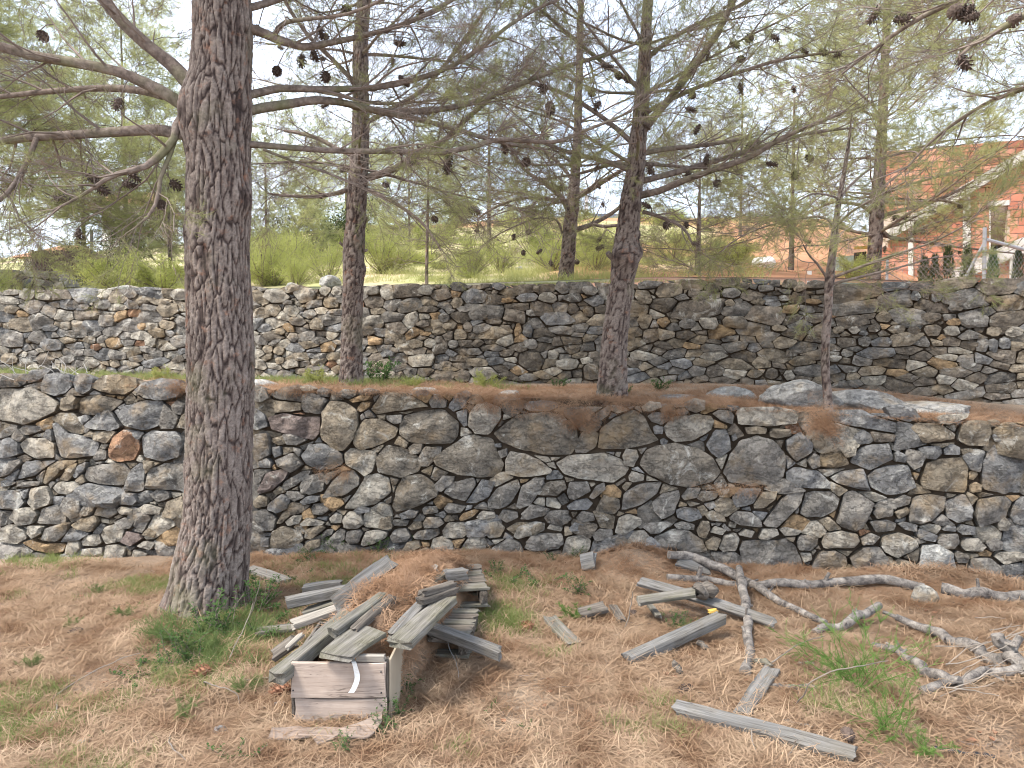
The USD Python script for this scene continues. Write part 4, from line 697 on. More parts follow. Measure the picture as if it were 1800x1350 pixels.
# ================================================================ pines
def unit(v):
    v = np.asarray(v, float); return v / (np.linalg.norm(v, axis=-1, keepdims=True) + 1e-12)
def bark_trunk(C, R, rng, plate=(0.036, 0.12), depth=0.014, dz=0.012, arc=0.011, flare=0.0, lumps=()):
    """A trunk along the points C with radii R, its bark split into long plates by furrows. Returns mesh and crack value per vertex."""
    C, R = np.asarray(C, float), np.asarray(R, float)
    L = np.r_[0, np.cumsum(np.linalg.norm(np.diff(C, axis=0), axis=1))]
    n = max(8, int(L[-1] / dz))
    from scipy.interpolate import PchipInterpolator
    s = np.linspace(0, L[-1], n)
    P = PchipInterpolator(L, C, axis=0)(s); r = PchipInterpolator(L, R)(s)
    rm = R.mean(); m = int(np.clip(2 * np.pi * rm / arc, 10, 240))
    a = np.arange(m) / m * 2 * np.pi
    A, S = np.meshgrid(a, s); RR = np.repeat(r[:, None], m, 1)
    X = np.stack([np.cos(A) * rm, np.sin(A) * rm, S * plate[0] / plate[1]], -1)
    flat = np.stack([np.cos(A) * rm, np.sin(A) * rm, S], -1).reshape(-1, 3)
    off = rng.uniform(0, 50, 3)
    wob = np.stack([fbm(flat * [14, 14, 5] + off + k * 17, 3, k) - 0.5 for k in range(3)], -1)
    Q = X.reshape(-1, 3) + wob * plate[0] * np.array([1.1, 1.1, 0.9])
    ns = int(2 * np.pi * rm * L[-1] / (plate[0] * plate[1]))
    sa, sz = rng.uniform(0, 2 * np.pi, ns), rng.uniform(-0.1, L[-1] + 0.1, ns)
    seeds = np.stack([np.cos(sa) * rm, np.sin(sa) * rm, sz * plate[0] / plate[1]], -1)
    dd, ii = cKDTree(seeds).query(Q, k=2)
    gap = (dd[:, 1] - dd[:, 0]) / plate[0]
    n2_ = ns * 4; sa2, sz2 = rng.uniform(0, 2 * np.pi, n2_), rng.uniform(-0.1, L[-1] + 0.1, n2_)
    d2_, _ = cKDTree(np.stack([np.cos(sa2) * rm, np.sin(sa2) * rm, sz2 * plate[0] / plate[1] * 1.5], -1)).query(Q * [1, 1, 1.5], k=2)
    crack = np.clip(gap / 0.21, 0, 1) * (0.72 + 0.28 * np.clip((d2_[:, 1] - d2_[:, 0]) / plate[0] / 0.10, 0, 1))
    ph = rng.uniform(-0.35, 0.35, ns)[ii[:, 0]]
    fine = fbm(flat * [60, 60, 22] + off, 3, 9) - 0.5
    big = fbm(flat * [3.5, 3.5, 2.2] + off, 3, 6) - 0.5
    disp = depth * (crack - 0.8 + ph * crack * 0.6) + depth * 0.55 * fine + rm * 0.10 * big
    nz = S.ravel()
    if flare:
        lobes = 0.5 + 0.5 * np.cos(A.ravel() * 5 + 1.3 + 0.8 * np.sin(A.ravel() * 2))
        disp = disp + flare * np.exp(-nz / 0.16) * lobes
    T = np.gradient(P, axis=0); T = unit(T)
    ex = unit(np.cross(np.array([0, 1.0, 0]), T)); ey = np.cross(T, ex)
    D = np.cos(A)[..., None] * ex[:, None] + np.sin(A)[..., None] * ey[:, None]
    for (la, lz, lr, lh) in lumps:
        da = np.angle(np.exp(1j * (A.ravel() - la))) * rm
        q = (da / lr) ** 2 + ((nz - lz) / (lr * 1.1)) ** 2
        disp = disp + lh * np.exp(-q) - 0.35 * lh * np.exp(-q * 9)
        crack = crack * (1 - 0.75 * np.exp(-q * 7))
    V = (P[:, None] + D * (RR + disp.reshape(RR.shape))[..., None]).reshape(-1, 3)
    i, j = np.meshgrid(np.arange(n - 1), np.arange(m), indexing="ij"); j2 = (j + 1) % m
    q = np.stack([i * m + j, i * m + j2, (i + 1) * m + j2, (i + 1) * m + j], -1).reshape(-1, 4)
    F = np.vstack([q[:, [0, 1, 2]], q[:, [0, 2, 3]]])
    k = np.arange(m); k2 = (k + 1) % m; o = (n - 1) * m; nv = len(V)
    V = np.vstack([V, P[-1:]]); F = np.vstack([F, np.stack([np.full(m, nv), o + k, o + k2], 1)])
    return (V, F), np.r_[np.clip(crack * (0.80 + 0.9 * fine + 0.25 * ph), 0, 1), 0.4]

# --- sprays: a shoot with side shoots, needles towards the ends (a 0.45 m piece along +x)
def blades(P, D, length, width, rng):
    """One thin tapering blade per row."""
    n = len(P); D = unit(D); side = unit(np.cross(D, unit(rng.normal(0, 1, (n, 3)))))
    L, W = np.broadcast_to(length, n)[:, None], np.broadcast_to(width, n)[:, None]
    V = np.stack([P - side * W / 2, P + side * W / 2, P + D * L], 1).reshape(-1, 3)
    return V, np.arange(3 * n).reshape(-1, 3)
def shoot(rng, L=0.45, nside=7, tufts=True, per=16, nlen=0.075, nw=0.0022, r=0.0030, sub=2, droop=0.0):
    tw, needles = [], []
    def line(p, d, l, n, wig):
        pts = [np.array(p, float)]; d = unit(d)
        for k in range(n):
            d = unit(d + rng.normal(0, wig, 3) + [0, 0, -droop])
            pts.append(pts[-1] + d * l / n)
        return np.array(pts)
    def needle_end(pts, frac, cnt):
        k = rng.uniform(1 - frac, 1.0, cnt); i = k * (len(pts) - 1); i0 = np.minimum(i.astype(int), len(pts) - 2)
        p = pts[i0] + (pts[i0 + 1] - pts[i0]) * (i - i0)[:, None]
        d = unit(pts[i0 + 1] - pts[i0]) + rng.normal(0, 0.55, (cnt, 3))
        needles.append((p, d, nlen * rng.uniform(0.7, 1.15, cnt)))
    ax = line([0, 0, 0], [1, 0, 0], L, 6, 0.10)
    tw.append(tube(ax, np.linspace(r, r * 0.45, 7), 3, False))
    if tufts: needle_end(ax, 0.35, per)
    for k in range(nside):
        f = rng.uniform(0.15, 0.95); i = f * 6; i0 = min(int(i), 5)
        p = ax[i0] + (ax[i0 + 1] - ax[i0]) * (i - i0)
        d = unit(ax[i0 + 1] - ax[i0]) + np.array([0, rng.choice([-1, 1]) * rng.uniform(0.5, 1.1), rng.normal(0.05, 0.4)])
        l = L * rng.uniform(0.25, 0.55) * (1.15 - 0.5 * f)
        s = line(p, d, l, 3, 0.16)
        tw.append(tube(s, np.linspace(r * 0.6, r * 0.3, 4), 3, False))
        if tufts: needle_end(s, 0.55, per)
        for _ in range(rng.integers(0, sub + 1)):
            q = s[rng.integers(1, 3)]
            s2 = line(q, unit(s[-1] - s[0]) + rng.normal(0, 0.6, 3), l * rng.uniform(0.35, 0.7), 2, 0.2)
            tw.append(tube(s2, np.linspace(r * 0.45, r * 0.25, 3), 3, False))
            if tufts: needle_end(s2, 0.6, int(per * 0.7))
    nd = None
    if needles:
        P = np.vstack([a for a, _, _ in needles]); D = np.vstack([b for _, b, _ in needles]); l = np.concatenate([c for _, _, c in needles])
        nd = blades(P, D, l, nw, rng)
    return joined(tw), nd
_r = np.random.default_rng(5)
SPRAYS = {"green": [shoot(_r, 0.48, 9, True, 26, 0.072, 0.0019, 0.0026) for _ in range(3)],
          "far": [shoot(_r, 0.66, 10, True, 28, 0.095, 0.0034, 0.004, 1) for _ in range(3)],
          "bare": [shoot(_r, 0.52, 11, False, r=0.0027, sub=4) for _ in range(2)] + [shoot(_r, 0.52, 10, True, 4, 0.07, 0.002, 0.0027, 3)]}
def basis(D, rng):
    """Quaternions (w, x, y, z) that turn +x into D with a random, mostly level roll."""
    D = unit(D); n = len(D)
    up = np.array([0, 0, 1.0]) + rng.normal(0, 0.35, (n, 3))
    y = unit(np.cross(up, D)); z = np.cross(D, y)
    M = np.stack([D, y, z], -1)
    from scipy.spatial.transform import Rotation
    q = Rotation.from_matrix(M).as_quat()
    return q[:, [3, 0, 1, 2]]
def instancer(name, parent, protos, P, Q, S, idx, **tags):
    """protos: list of lists of (mesh, material)."""
    path = path_for(name, parent)
    pi = UsdGeom.PointInstancer.Define(stage, path)
    tg = []
    for k, pieces in enumerate(protos):
        x = UsdGeom.Xform.Define(stage, f"{path}/kinds/kind_{k:03d}")
        for i, (m, mat) in enumerate(pieces):
            usdkit.mesh(stage, f"{path}/kinds/kind_{k:03d}/piece_{i:03d}", m, mat)
        tg.append(x.GetPath())
    pi.CreatePrototypesRel().SetTargets(tg)
    pi.CreateProtoIndicesAttr(Vt.IntArray.FromNumpy(np.asarray(idx, np.int32)))
    pi.CreatePositionsAttr(Vt.Vec3fArray.FromNumpy(np.asarray(P, np.float32)))
    pi.CreateOrientationsAttr(Vt.QuathArray([Gf.Quath(float(q[0]), float(q[1]), float(q[2]), float(q[3])) for q in Q]))
    S = np.asarray(S, np.float32)
    pi.CreateScalesAttr(Vt.Vec3fArray.FromNumpy(np.repeat(S[:, None], 3, 1) if S.ndim == 1 else S))
    return tag(pi.GetPrim(), **tags)

def wander(p, d, L, n, rng, wig=0.07, lift=0.0):
    pts = [np.array(p, float)]; d = unit(d)
    for _ in range(n):
        d = unit(d + rng.normal(0, wig, 3) + [0, 0, lift / n])
        pts.append(pts[-1] + d * L / n)
    return np.array(pts)
def dress(limb, r0, rng, twigs, sprays, spacing=0.16, reach=0.5, bare=0.5, start=0.18, spread=1.0):
    """Side branches along a limb, then sprays along those: (position, direction, scale, bare?)."""
    L = np.r_[0, np.cumsum(np.linalg.norm(np.diff(limb, axis=0), axis=1))]
    tot = L[-1]; s = start * tot + rng.uniform(0, spacing); side = 1
    at_ = lambda q: np.stack([np.interp(q, L, limb[:, k]) for k in range(3)], -1)
    while s < tot:
        f = s / tot; p = at_(s); t = unit(at_(min(s + 0.05, tot)) - at_(max(s - 0.05, 0)))
        w = unit(np.cross(t, [0, 0, 1.0])) * side; side = -side
        d = t * rng.uniform(0.45, 1.0) + w * rng.uniform(0.4, 1.0) * spread + np.array([0, 0, rng.normal(0.0, 0.38)])
        l = reach * rng.uniform(0.5, 1.15) * (1.1 - 0.55 * f)
        n = max(4, int(l / 0.09)); b = wander(p, d, l, n, rng, 0.11, rng.normal(0.1, 0.3))
        rr = max(0.0035, min(r0 * 0.32, 0.010) * (1.1 - 0.5 * f))
        twigs.append(tube(b, np.linspace(rr, 0.0026, len(b)), 4, False))
        for k in range(1, len(b)):
            if rng.random() < 0.75:
                g = k / (len(b) - 1)
                dd = unit(b[k] - b[k - 1]) + rng.normal(0, 0.55, 3)
                isbare = rng.random() < bare * (1.25 - 0.75 * g * (0.4 + 0.6 * f))
                sprays.append((b[k], dd, rng.uniform(0.55, 1.05), isbare))
        s += spacing * rng.uniform(0.6, 1.5)
    t = unit(limb[-1] - limb[-2])
    for _ in range(3):
        sprays.append((limb[-1], t + rng.normal(0, 0.4, 3), rng.uniform(0.7, 1.1), False))
def cone_mesh(rng, L=0.085, W=0.030, open_=1.0):
    """An open pine cone hanging along -z: spiral of woody scales on a core."""
    parts = [tube(np.array([[0, 0, 0.0], [0, 0, -0.3 * L], [0, 0, -0.8 * L], [0, 0, -L]]), [0.25 * W, 0.62 * W, 0.42 * W, 0.1 * W], 6)]
    n = 44
    for k in range(n):
        f = (k + 0.5) / n; a = k * 2.39996
        r = W * (math.sin(math.pi * (0.12 + 0.80 * f)) ** 0.7) * (1.05 if open_ else 0.8)
        c, s = math.cos(a), math.sin(a); out = np.array([c, s, 0.0]); tan = np.array([-s, c, 0])
        z = -L * (0.06 + 0.86 * f)
        base = out * 0.3 * W + [0, 0, z + 0.006]; tip = out * r + np.array([0, 0, z - 0.010 + 0.012 * open_ * (1 - f)]); w = 0.0062 * (1.1 - 0.4 * abs(f - 0.4))
        v = np.array([base - tan * w * 0.5, base + tan * w * 0.5, tip + tan * w, tip - tan * w, tip + [0, 0, -0.005] + out * 0.002])
        parts.append((v, np.array([[0, 2, 1], [0, 3, 2], [3, 4, 2], [0, 4, 3], [1, 2, 4], [0, 1, 4]])))
    return joined(parts)
_r = np.random.default_rng(31)
CONES = [cone_mesh(_r), cone_mesh(_r, 0.075, 0.033), cone_mesh(_r, 0.092, 0.027, 0.6)]
def hang_cone(parent, p, rng, size=1.0, name="pine_cone", mat=None):
    v, f = CONES[rng.integers(len(CONES))]
    from scipy.spatial.transform import Rotation
    Rm = Rotation.from_euler("xyz", [rng.normal(0, 0.9), rng.normal(0, 0.9), rng.uniform(0, 6)]).as_matrix()
    put(name, (v @ Rm.T * size + p, f), mat or M_CONE, parent)

def pine(name, label, group, trunk, limbs, rng, bark, auto=None, spray=0.16, reach=0.5, bare=0.5, kind="green", cones=(), dens=1.0, spread=1.0, stubs=(), more_cones=0):
    """trunk: rows (x, y, z, radius); limbs: list of rows (x, y, z, radius); auto: (first height, top height, whorl step, limb length, count)."""
    t = thing(name, label, "pine tree", group=group)
    trunk = np.asarray(trunk, float)
    m, cr = bark_trunk(trunk[:, :3], trunk[:, 3], rng, **bark)
    put("trunk", m, M_BARK, t, smooth=True, prim={"crack": cr})
    twigs, sprays = [], []
    lines = [np.asarray(l, float) for l in limbs]
    if auto:
        z0, z1, step, ll, cnt = auto
        z = z0
        while z < z1:
            f = (z - z0) / max(z1 - z0, 0.1)
            c = np.array([np.interp(z, trunk[:, 2], trunk[:, k]) for k in range(4)])
            a0 = rng.uniform(0, 6.28)
            for k in range(cnt):
                a = a0 + k * 6.283 / cnt + rng.normal(0, 0.3)
                l = ll * rng.uniform(0.6, 1.1) * (1 - 0.62 * f)
                w = wander(c[:3], [math.cos(a), math.sin(a), rng.normal(0.18 + 0.35 * f, 0.15)], l, 9, rng, 0.07, rng.normal(0.15, 0.25))
                r = max(0.006, min(c[3] * 0.30, 0.007 + 0.008 * l))
                lines.append(np.c_[w, np.linspace(r, 0.004, len(w))])
            z += step * rng.uniform(0.7, 1.3)
    dense = []
    for l in lines:
        q = smooth_line(l, max(8, int(np.linalg.norm(np.diff(l[:, :3], axis=0), axis=1).sum() / 0.07)))
        dense.append(q); w = fbm(np.c_[q[:, :3] * 3, ][:, :3], 3, 2)
        put("branch", tube(q[:, :3], q[:, 3] * (0.84 + 0.28 * w) * (0.9 if name == "pine_tree" and group is None else 0.9), 8), M_LIMB, t, smooth=True)
        dress(q[:, :3], q[0, 3], rng, twigs, sprays, spray, reach, bare, spread=spread)
    for p, d, l, r in stubs:
        q = wander(p, d, l, 4, rng, 0.1)
        put("broken_stub", tube(q, np.linspace(r, r * 0.75, 5), 9), M_LIMB, t, smooth=40)
    keep = [s for s in sprays if rng.random() < dens]
    if keep:
        P = np.array([s[0] for s in keep]); D = np.array([s[1] for s in keep]); S = np.array([s[2] for s in keep]); B = np.array([s[3] for s in keep])
        g = SPRAYS[kind]; gm = M_PINE if kind == "green" else M_PINEFAR
        protos = [[(tw, M_TWIG), (nd, gm)] for tw, nd in g] + [[(tw, M_TWIG)] + ([(nd, M_PINEDRY)] if nd is not None else []) for tw, nd in SPRAYS["bare"]]
        idx = np.where(B, len(g) + rng.integers(0, len(SPRAYS["bare"]), len(B)), rng.integers(0, len(g), len(B)))
        instancer("foliage", t, protos, P, basis(D, rng), S, idx, kind="stuff")
    if len(cones):
        pool = np.vstack([l[:, :3] for l in dense] + [np.array([s_[0] for s_ in sprays])]); kd = cKDTree(pool)
        for p in cones:
            k_ = kd.query(np.asarray(p) + [0, 0, 0.03], k=1)[1]; a_ = pool[k_]; m_ = (a_ + p) / 2 + [0, 0, 0.02]
            twigs.append(tube(np.array([a_, m_, np.asarray(p) + [0, 0, 0.004]]), [0.004, 0.0035, 0.0035], 4, False))
    if twigs:
        put("twigs", joined(twigs), M_TWIG, t, kind="stuff")
    for p in cones:
        hang_cone(t, p, rng)
    for _ in range(more_cones):
        s_ = sprays[rng.integers(len(sprays))]; hang_cone(t, np.asarray(s_[0]) + [0, 0, -0.01], rng, 0.75)
    return t
def pxline(rows, Y, rpx=None):
    """Rows (px, py[, radius px]) at depths Y (one or per row)."""
    rows = np.asarray(rows, float); Y = np.broadcast_to(np.asarray(Y, float), (len(rows),))
    return np.c_[at(rows[:, 0], rows[:, 1], Y), rows[:, 2] * Y / FPX]
def ramp(a, b, n): return np.linspace(a, b, n)

# ---- the big pine in front of the lower wall
rng = np.random.default_rng(101)
D1 = 4.55
tr = pxline([(363, 1092, 80), (366, 1060, 72), (370, 1020, 66), (375, 970, 62), (382, 900, 58), (385, 820, 57), (387, 740, 56), (388, 650, 56), (386, 550, 54.5), (383, 450, 53), (384, 380, 53), (385, 330, 54), (385, 280, 53), (383, 230, 54), (383, 180, 56), (388, 130, 50), (391, 60, 48), (391, 0, 47)], D1)
top = tr[-1].copy()
tr = np.vstack([tr, top + [0.02, 0.05, 0.9, -0.02], top + [0.0, 0.1, 2.2, -0.05], top + [-0.05, 0.1, 3.6, -0.10], top + [0, 0, 4.6, -0.135]])
L1 = [
 pxline([(345, 165, 15), (300, 112, 13), (262, 82, 12), (215, 38, 11), (172, -12, 10), (100, -90, 8)], [D1, D1, 4.5, 4.45, 4.4, 4.3]),
 pxline([(340, 200, 14), (318, 182, 12), (255, 146, 11), (200, 124, 10), (130, 110, 10), (60, 98, 9.5), (0, 82, 9), (-120, 50, 8), (-260, 30, 5)], ramp(D1, 4.25, 9)),
 pxline([(285, 168, 8), (250, 160, 7), (200, 155, 7), (130, 157, 6), (60, 163, 5.5), (0, 170, 5), (-120, 180, 4)], ramp(4.5, 4.9, 7)),
 pxline([(345, 238, 12), (310, 234, 11), (270, 228, 10.5), (200, 232, 9.5), (130, 237, 9), (60, 241, 8), (0, 248, 7.5), (-110, 262, 6), (-260, 270, 4)], ramp(D1, 4.75, 9)),
 pxline([(340, 202, 9), (322, 204, 8), (311, 215, 8), (308, 238, 8), (282, 272, 8), (255, 293, 6), (200, 308, 5), (150, 340, 3.6), (96, 368, 2.4)], ramp(D1, 4.25, 9)),
 pxline([(307, 246, 5), (296, 280, 4.5), (282, 312, 4.3), (278, 345, 4), (262, 378, 2.5), (240, 398, 1.6)], ramp(4.45, 4.3, 6)),
 pxline([(64, 243, 5), (45, 290, 5), (22, 328, 4.5), (-10, 360, 4)], ramp(4.65, 4.5, 4)),
 pxline([(12, 344, 2.6), (25, 362, 2.2), (33, 385, 1.6)], ramp(4.55, 4.5, 3)),
 pxline([(425, 45, 10), (455, 55, 9.5), (490, 70, 8.5), (530, 82, 7.5), (580, 75, 6.5), (650, 60, 5.5), (740, 30, 5), (820, -20, 4)], ramp(D1, 5.1, 8)),
 pxline([(428, 170, 9), (455, 163, 8), (500, 155, 7), (560, 157, 6.5), (640, 155, 6), (700, 147, 5.5), (790, 118, 4.6), (850, 80, 4), (905, 38, 3.4), (980, 0, 3)], ramp(D1, 5.5, 10)),
 pxline([(428, 198, 10), (460, 190, 9.5), (500, 184, 9), (560, 176, 8), (600, 180, 7.5), (660, 194, 7), (720, 196, 6.5), (800, 188, 6), (880, 162, 5), (940, 137, 4.5), (1010, 112, 4), (1080, 92, 3), (1150, 60, 2)], ramp(D1, 5.8, 13)),
 pxline([(428, 253, 7), (470, 256, 6.5), (530, 261, 6), (590, 265, 5.8), (680, 266, 5.5), (770, 268, 5.5), (830, 258, 5), (885, 245, 4.5), (960, 250, 4), (1040, 225, 3.2), (1110, 195, 2.4)], ramp(D1, 5.2, 11)),
 pxline([(604, 180, 5.5), (680, 199, 5.2), (760, 216, 5), (830, 236, 4.5), (880, 250, 4), (960, 262, 2.5)], ramp(4.95, 5.3, 6)),
 pxline([(462, 262, 3), (520, 285, 2.6), (570, 302, 2.2), (640, 330, 1.4)], ramp(4.6, 4.8, 4)),
 pxline([(430, 15, 7), (470, 5, 6.5), (560, -30, 6), (650, -80, 5)], ramp(D1, 4.9, 4)),
 pxline([(480, 67, 5), (500, 40, 4.5), (545, 33, 4), (600, 27, 3.4), (680, -5, 3)], ramp(4.7, 4.3, 5)),
]
cz1 = [(150, 307), (222, 299), (214, 323), (167, 326), (125, 350), (138, 401), (300, 318), (282, 358), (68, 57), (212, 172)]
cz2 = [(455, 45), (530, 95), (487, 121), (570, 128), (548, 89), (742, 18), (701, 133), (693, 76), (785, 287), (788, 268), (886, 250), (926, 283), (726, 275), (824, 366), (965, 183), (952, 152), (1057, 116), (1043, 157), (1055, 178), (975, 190), (611, 15), (560, 45)]
C1 = [at(x, y, 4.35 + 0.2 * rng.random()) for x, y in cz1] + [at(x, y, 4.75 + (x - 450) * 0.0011 + 0.15 * rng.random()) for x, y in cz2]
_d = lambda px_a, h: (px_a, h)
pine("pine_tree", "large pine with thick plated trunk standing on the grass in front of the lower wall", None, tr, L1, rng,
     dict(plate=(0.025, 0.155), depth=0.014, dz=0.0065, arc=0.0062, flare=0.05, lumps=((-1.55, 2.80 + 0.05, 0.035, 0.02), (-0.35, 2.52, 0.07, 0.035), (-0.9, 1.95, 0.05, 0.018), (-0.9, 1.60, 0.05, 0.012), (-2.4, 2.98, 0.12, 0.035), (-1.2, 2.98, 0.03, -0.01), (-2.7, 2.33, 0.05, 0.015), (-1.9, 2.28, 0.05, 0.012))),
     auto=(3.95, 7.6, 0.55, 2.2, 4), spray=0.11, reach=0.6, bare=0.80, cones=C1, dens=0.95)

# ---- pines on the terrace
rng = np.random.default_rng(102)
D2 = 7.2
tr = pxline([(617, 690, 22), (618, 650, 19.5), (619, 560, 18), (621, 500, 18), (622, 440, 18.5), (625, 390, 17), (629, 320, 17), (634, 240, 15), (634, 160, 14), (634, 80, 13), (640, 0, 11), (645, -120, 9), (645, -300, 6), (640, -480, 2.5)], D2)
L2 = [
 pxline([(645, 312, 8), (690, 298, 7.5), (725, 278, 7), (770, 255, 6), (830, 200, 5), (890, 150, 4)], ramp(D2, 6.9, 6)),
 pxline([(620, 330, 5), (590, 340, 4.5), (560, 345, 4), (520, 345, 3), (470, 340, 2)], ramp(D2, 6.9, 5)),
 pxline([(625, 275, 5), (600, 265, 4.5), (550, 240, 4), (500, 230, 3)], ramp(D2, 7.5, 4)),
 pxline([(640, 330, 4), (690, 355, 3.5), (740, 390, 3), (775, 440, 2)], ramp(D2, 6.7, 4)),
 pxline([(645, 215, 5), (690, 190, 4.5), (740, 160, 4), (800, 90, 3.5), (850, 20, 3)], ramp(D2, 7.6, 5)),
 pxline([(628, 150, 5), (590, 110, 4.5), (540, 60, 4), (500, 0, 3)], ramp(D2, 7.0, 4)),
]
pine("pine_tree", "pine on the terrace whose slim trunk rises left of the leafy green plant", None, tr, L2, rng,
     dict(plate=(0.020, 0.10), depth=0.011, dz=0.012, arc=0.009, flare=0.02, lumps=((-1.3, 1.02, 0.05, 0.02), (0.1, 1.15, 0.05, 0.03), (-1.5, 1.25, 0.04, 0.015), (0.0, 1.62, 0.03, 0.03))),
     auto=(3.2, 6.4, 0.5, 2.0, 4), spray=0.13, reach=0.6, bare=0.74, dens=0.9, more_cones=8, cones=[at(x, y, 7.0) for x, y in ((682, 325), (598, 300), (575, 60), (690, 100), (760, 383))],
     stubs=[(at(612, 438, D2), (-0.8, -0.3, 0.5), 0.10, 0.016), (at(634, 440, D2), (0.8, -0.5, -0.1), 0.08, 0.018), (at(636, 402, D2), (0.8, -0.5, 0.4), 0.05, 0.012)])
rng = np.random.default_rng(103)
D3 = 6.2
tr = pxline([(1074, 712, 28), (1076, 670, 24.5), (1080, 600, 22.5), (1086, 550, 21.5), (1093, 500, 21), (1097, 465, 22), (1099, 440, 21), (1104, 400, 20), (1109, 350, 18), (1117, 300, 16), (1121, 250, 14.5), (1126, 200, 13), (1132, 120, 11), (1136, 50, 9.5), (1140, -30, 8), (1138, -200, 6), (1130, -420, 2.5)], D3)
L3 = [
 pxline([(1125, 343, 8), (1150, 338, 7), (1200, 318, 6.5), (1250, 300, 6), (1320, 275, 5.5), (1370, 245, 4.5), (1440, 215, 3.5), (1520, 185, 2.2)], ramp(D3, 5.7, 8)),
 pxline([(1130, 318, 6), (1180, 305, 5.5), (1250, 285, 5), (1330, 260, 4.5), (1420, 235, 3.5), (1500, 225, 2)], ramp(D3, 6.7, 6)),
 pxline([(1128, 270, 5), (1170, 262, 5), (1240, 255, 4), (1320, 240, 3.5)], ramp(D3, 6.4, 4)),
 pxline([(1128, 235, 8), (1150, 205, 8), (1180, 170, 7.5), (1225, 110, 7), (1265, 50, 6.5), (1295, -10, 6), (1340, -100, 4)], ramp(D3, 5.9, 7)),
 pxline([(1108, 300, 6), (1070, 285, 5), (1010, 270, 4), (940, 245, 3)], ramp(D3, 5.9, 4)),
 pxline([(1110, 250, 5), (1050, 200, 4.5), (980, 160, 4), (900, 140, 2.5)], ramp(D3, 6.6, 4)),
 pxline([(1132, 200, 5), (1200, 165, 4.5), (1290, 130, 4), (1400, 100, 3), (1480, 90, 2)], ramp(D3, 5.6, 5)),
 pxline([(1130, 372, 4), (1170, 385, 3.5), (1200, 400, 3), (1215, 425, 2)], ramp(D3, 6.0, 4)),
 pxline([(1120, 150, 5), (1060, 110, 4), (1000, 60, 3.5), (930, 0, 3)], ramp(D3, 6.3, 4)),
 pxline([(1140, 100, 5), (1210, 50, 4), (1300, 10, 3.5), (1380, -40, 3)], ramp(D3, 6.6, 4)),
]
cz3 = [(1245, 271), (1262, 322), (1325, 250), (1441, 88), (1427, 282), (1310, 106), (1346, 287), (1400, 300), (1300, 145), (1212, 300), (1145, 366), (1175, 391), (1143, 290), (1230, 218), (1355, 62), (1285, 75), (1205, 190), (1315, 70), (1215, 165), (1090, 135)]
pine("pine_tree", "pine with a knobbly burl on its leaning trunk near the middle of the terrace", None, tr, L3, rng,
     dict(plate=(0.021, 0.105), depth=0.012, dz=0.011, arc=0.009, flare=0.03, lumps=((-1.9, 1.20, 0.06, 0.065), (-0.6, 1.24, 0.06, 0.055), (-1.2, 1.13, 0.05, 0.04), (-0.3, 1.38, 0.04, 0.015), (-1.2, 1.60, 0.05, 0.015))),
     auto=(3.0, 6.0, 0.45, 1.9, 4), spray=0.12, reach=0.6, bare=0.70, dens=0.75, more_cones=26, cones=[at(x, y, 6.0 + 0.3 * rng.random()) for x, y in cz3],
     stubs=[(at(1086, 462, D3), (-0.9, -0.5, 0.9), 0.13, 0.028)])
rng = np.random.default_rng(105)
D5 = 5.66
tr = pxline([(1456, 735, 9), (1455, 700, 8), (1451, 650, 7.6), (1451, 600, 7.4), (1455, 550, 7), (1457, 500, 7.5), (1463, 450, 6.5), (1466, 420, 6.2), (1472, 370, 5.2), (1479, 330, 4.2), (1486, 290, 3.4), (1492, 250, 2.5), (1497, 200, 1.4)], D5)
L5 = [
 pxline([(1459, 490, 3.2), (1500, 474, 3), (1560, 452, 2.6), (1640, 425, 2), (1690, 400, 1.3)], ramp(D5, 5.3, 5)),
 pxline([(1459, 500, 3), (1520, 485, 2.6), (1580, 470, 2), (1650, 450, 1.4)], ramp(D5, 5.9, 4)),
 pxline([(1455, 492, 2.6), (1435, 462, 2.2), (1422, 448, 1.8), (1412, 430, 1.2)], ramp(D5, 5.5, 4)),
 pxline([(1470, 398, 3), (1500, 370, 2.6), (1535, 350, 2.2), (1590, 320, 1.6)], ramp(D5, 5.4, 4)),
 pxline([(1470, 402, 2.8), (1440, 380, 2.4), (1400, 385, 2), (1340, 400, 1.4), (1280, 430, 1.0)], ramp(D5, 5.9, 5)),
 pxline([(1476, 352, 2.6), (1500, 320, 2.2), (1560, 280, 1.6)], ramp(D5, 5.9, 3)),
 pxline([(1476, 350, 2.6), (1440, 340, 2.2), (1390, 365, 1.4)], ramp(D5, 5.4, 3)),
]
pine("young_pine", "thin young pine growing through the boulders behind the right end of the lower wall", None, tr, L5, rng,
     dict(plate=(0.03, 0.07), depth=0.004, dz=0.02, arc=0.008, lumps=((-1.2, 1.03, 0.03, 0.012),)), spray=0.11, reach=0.30, bare=0.5, dens=0.55)

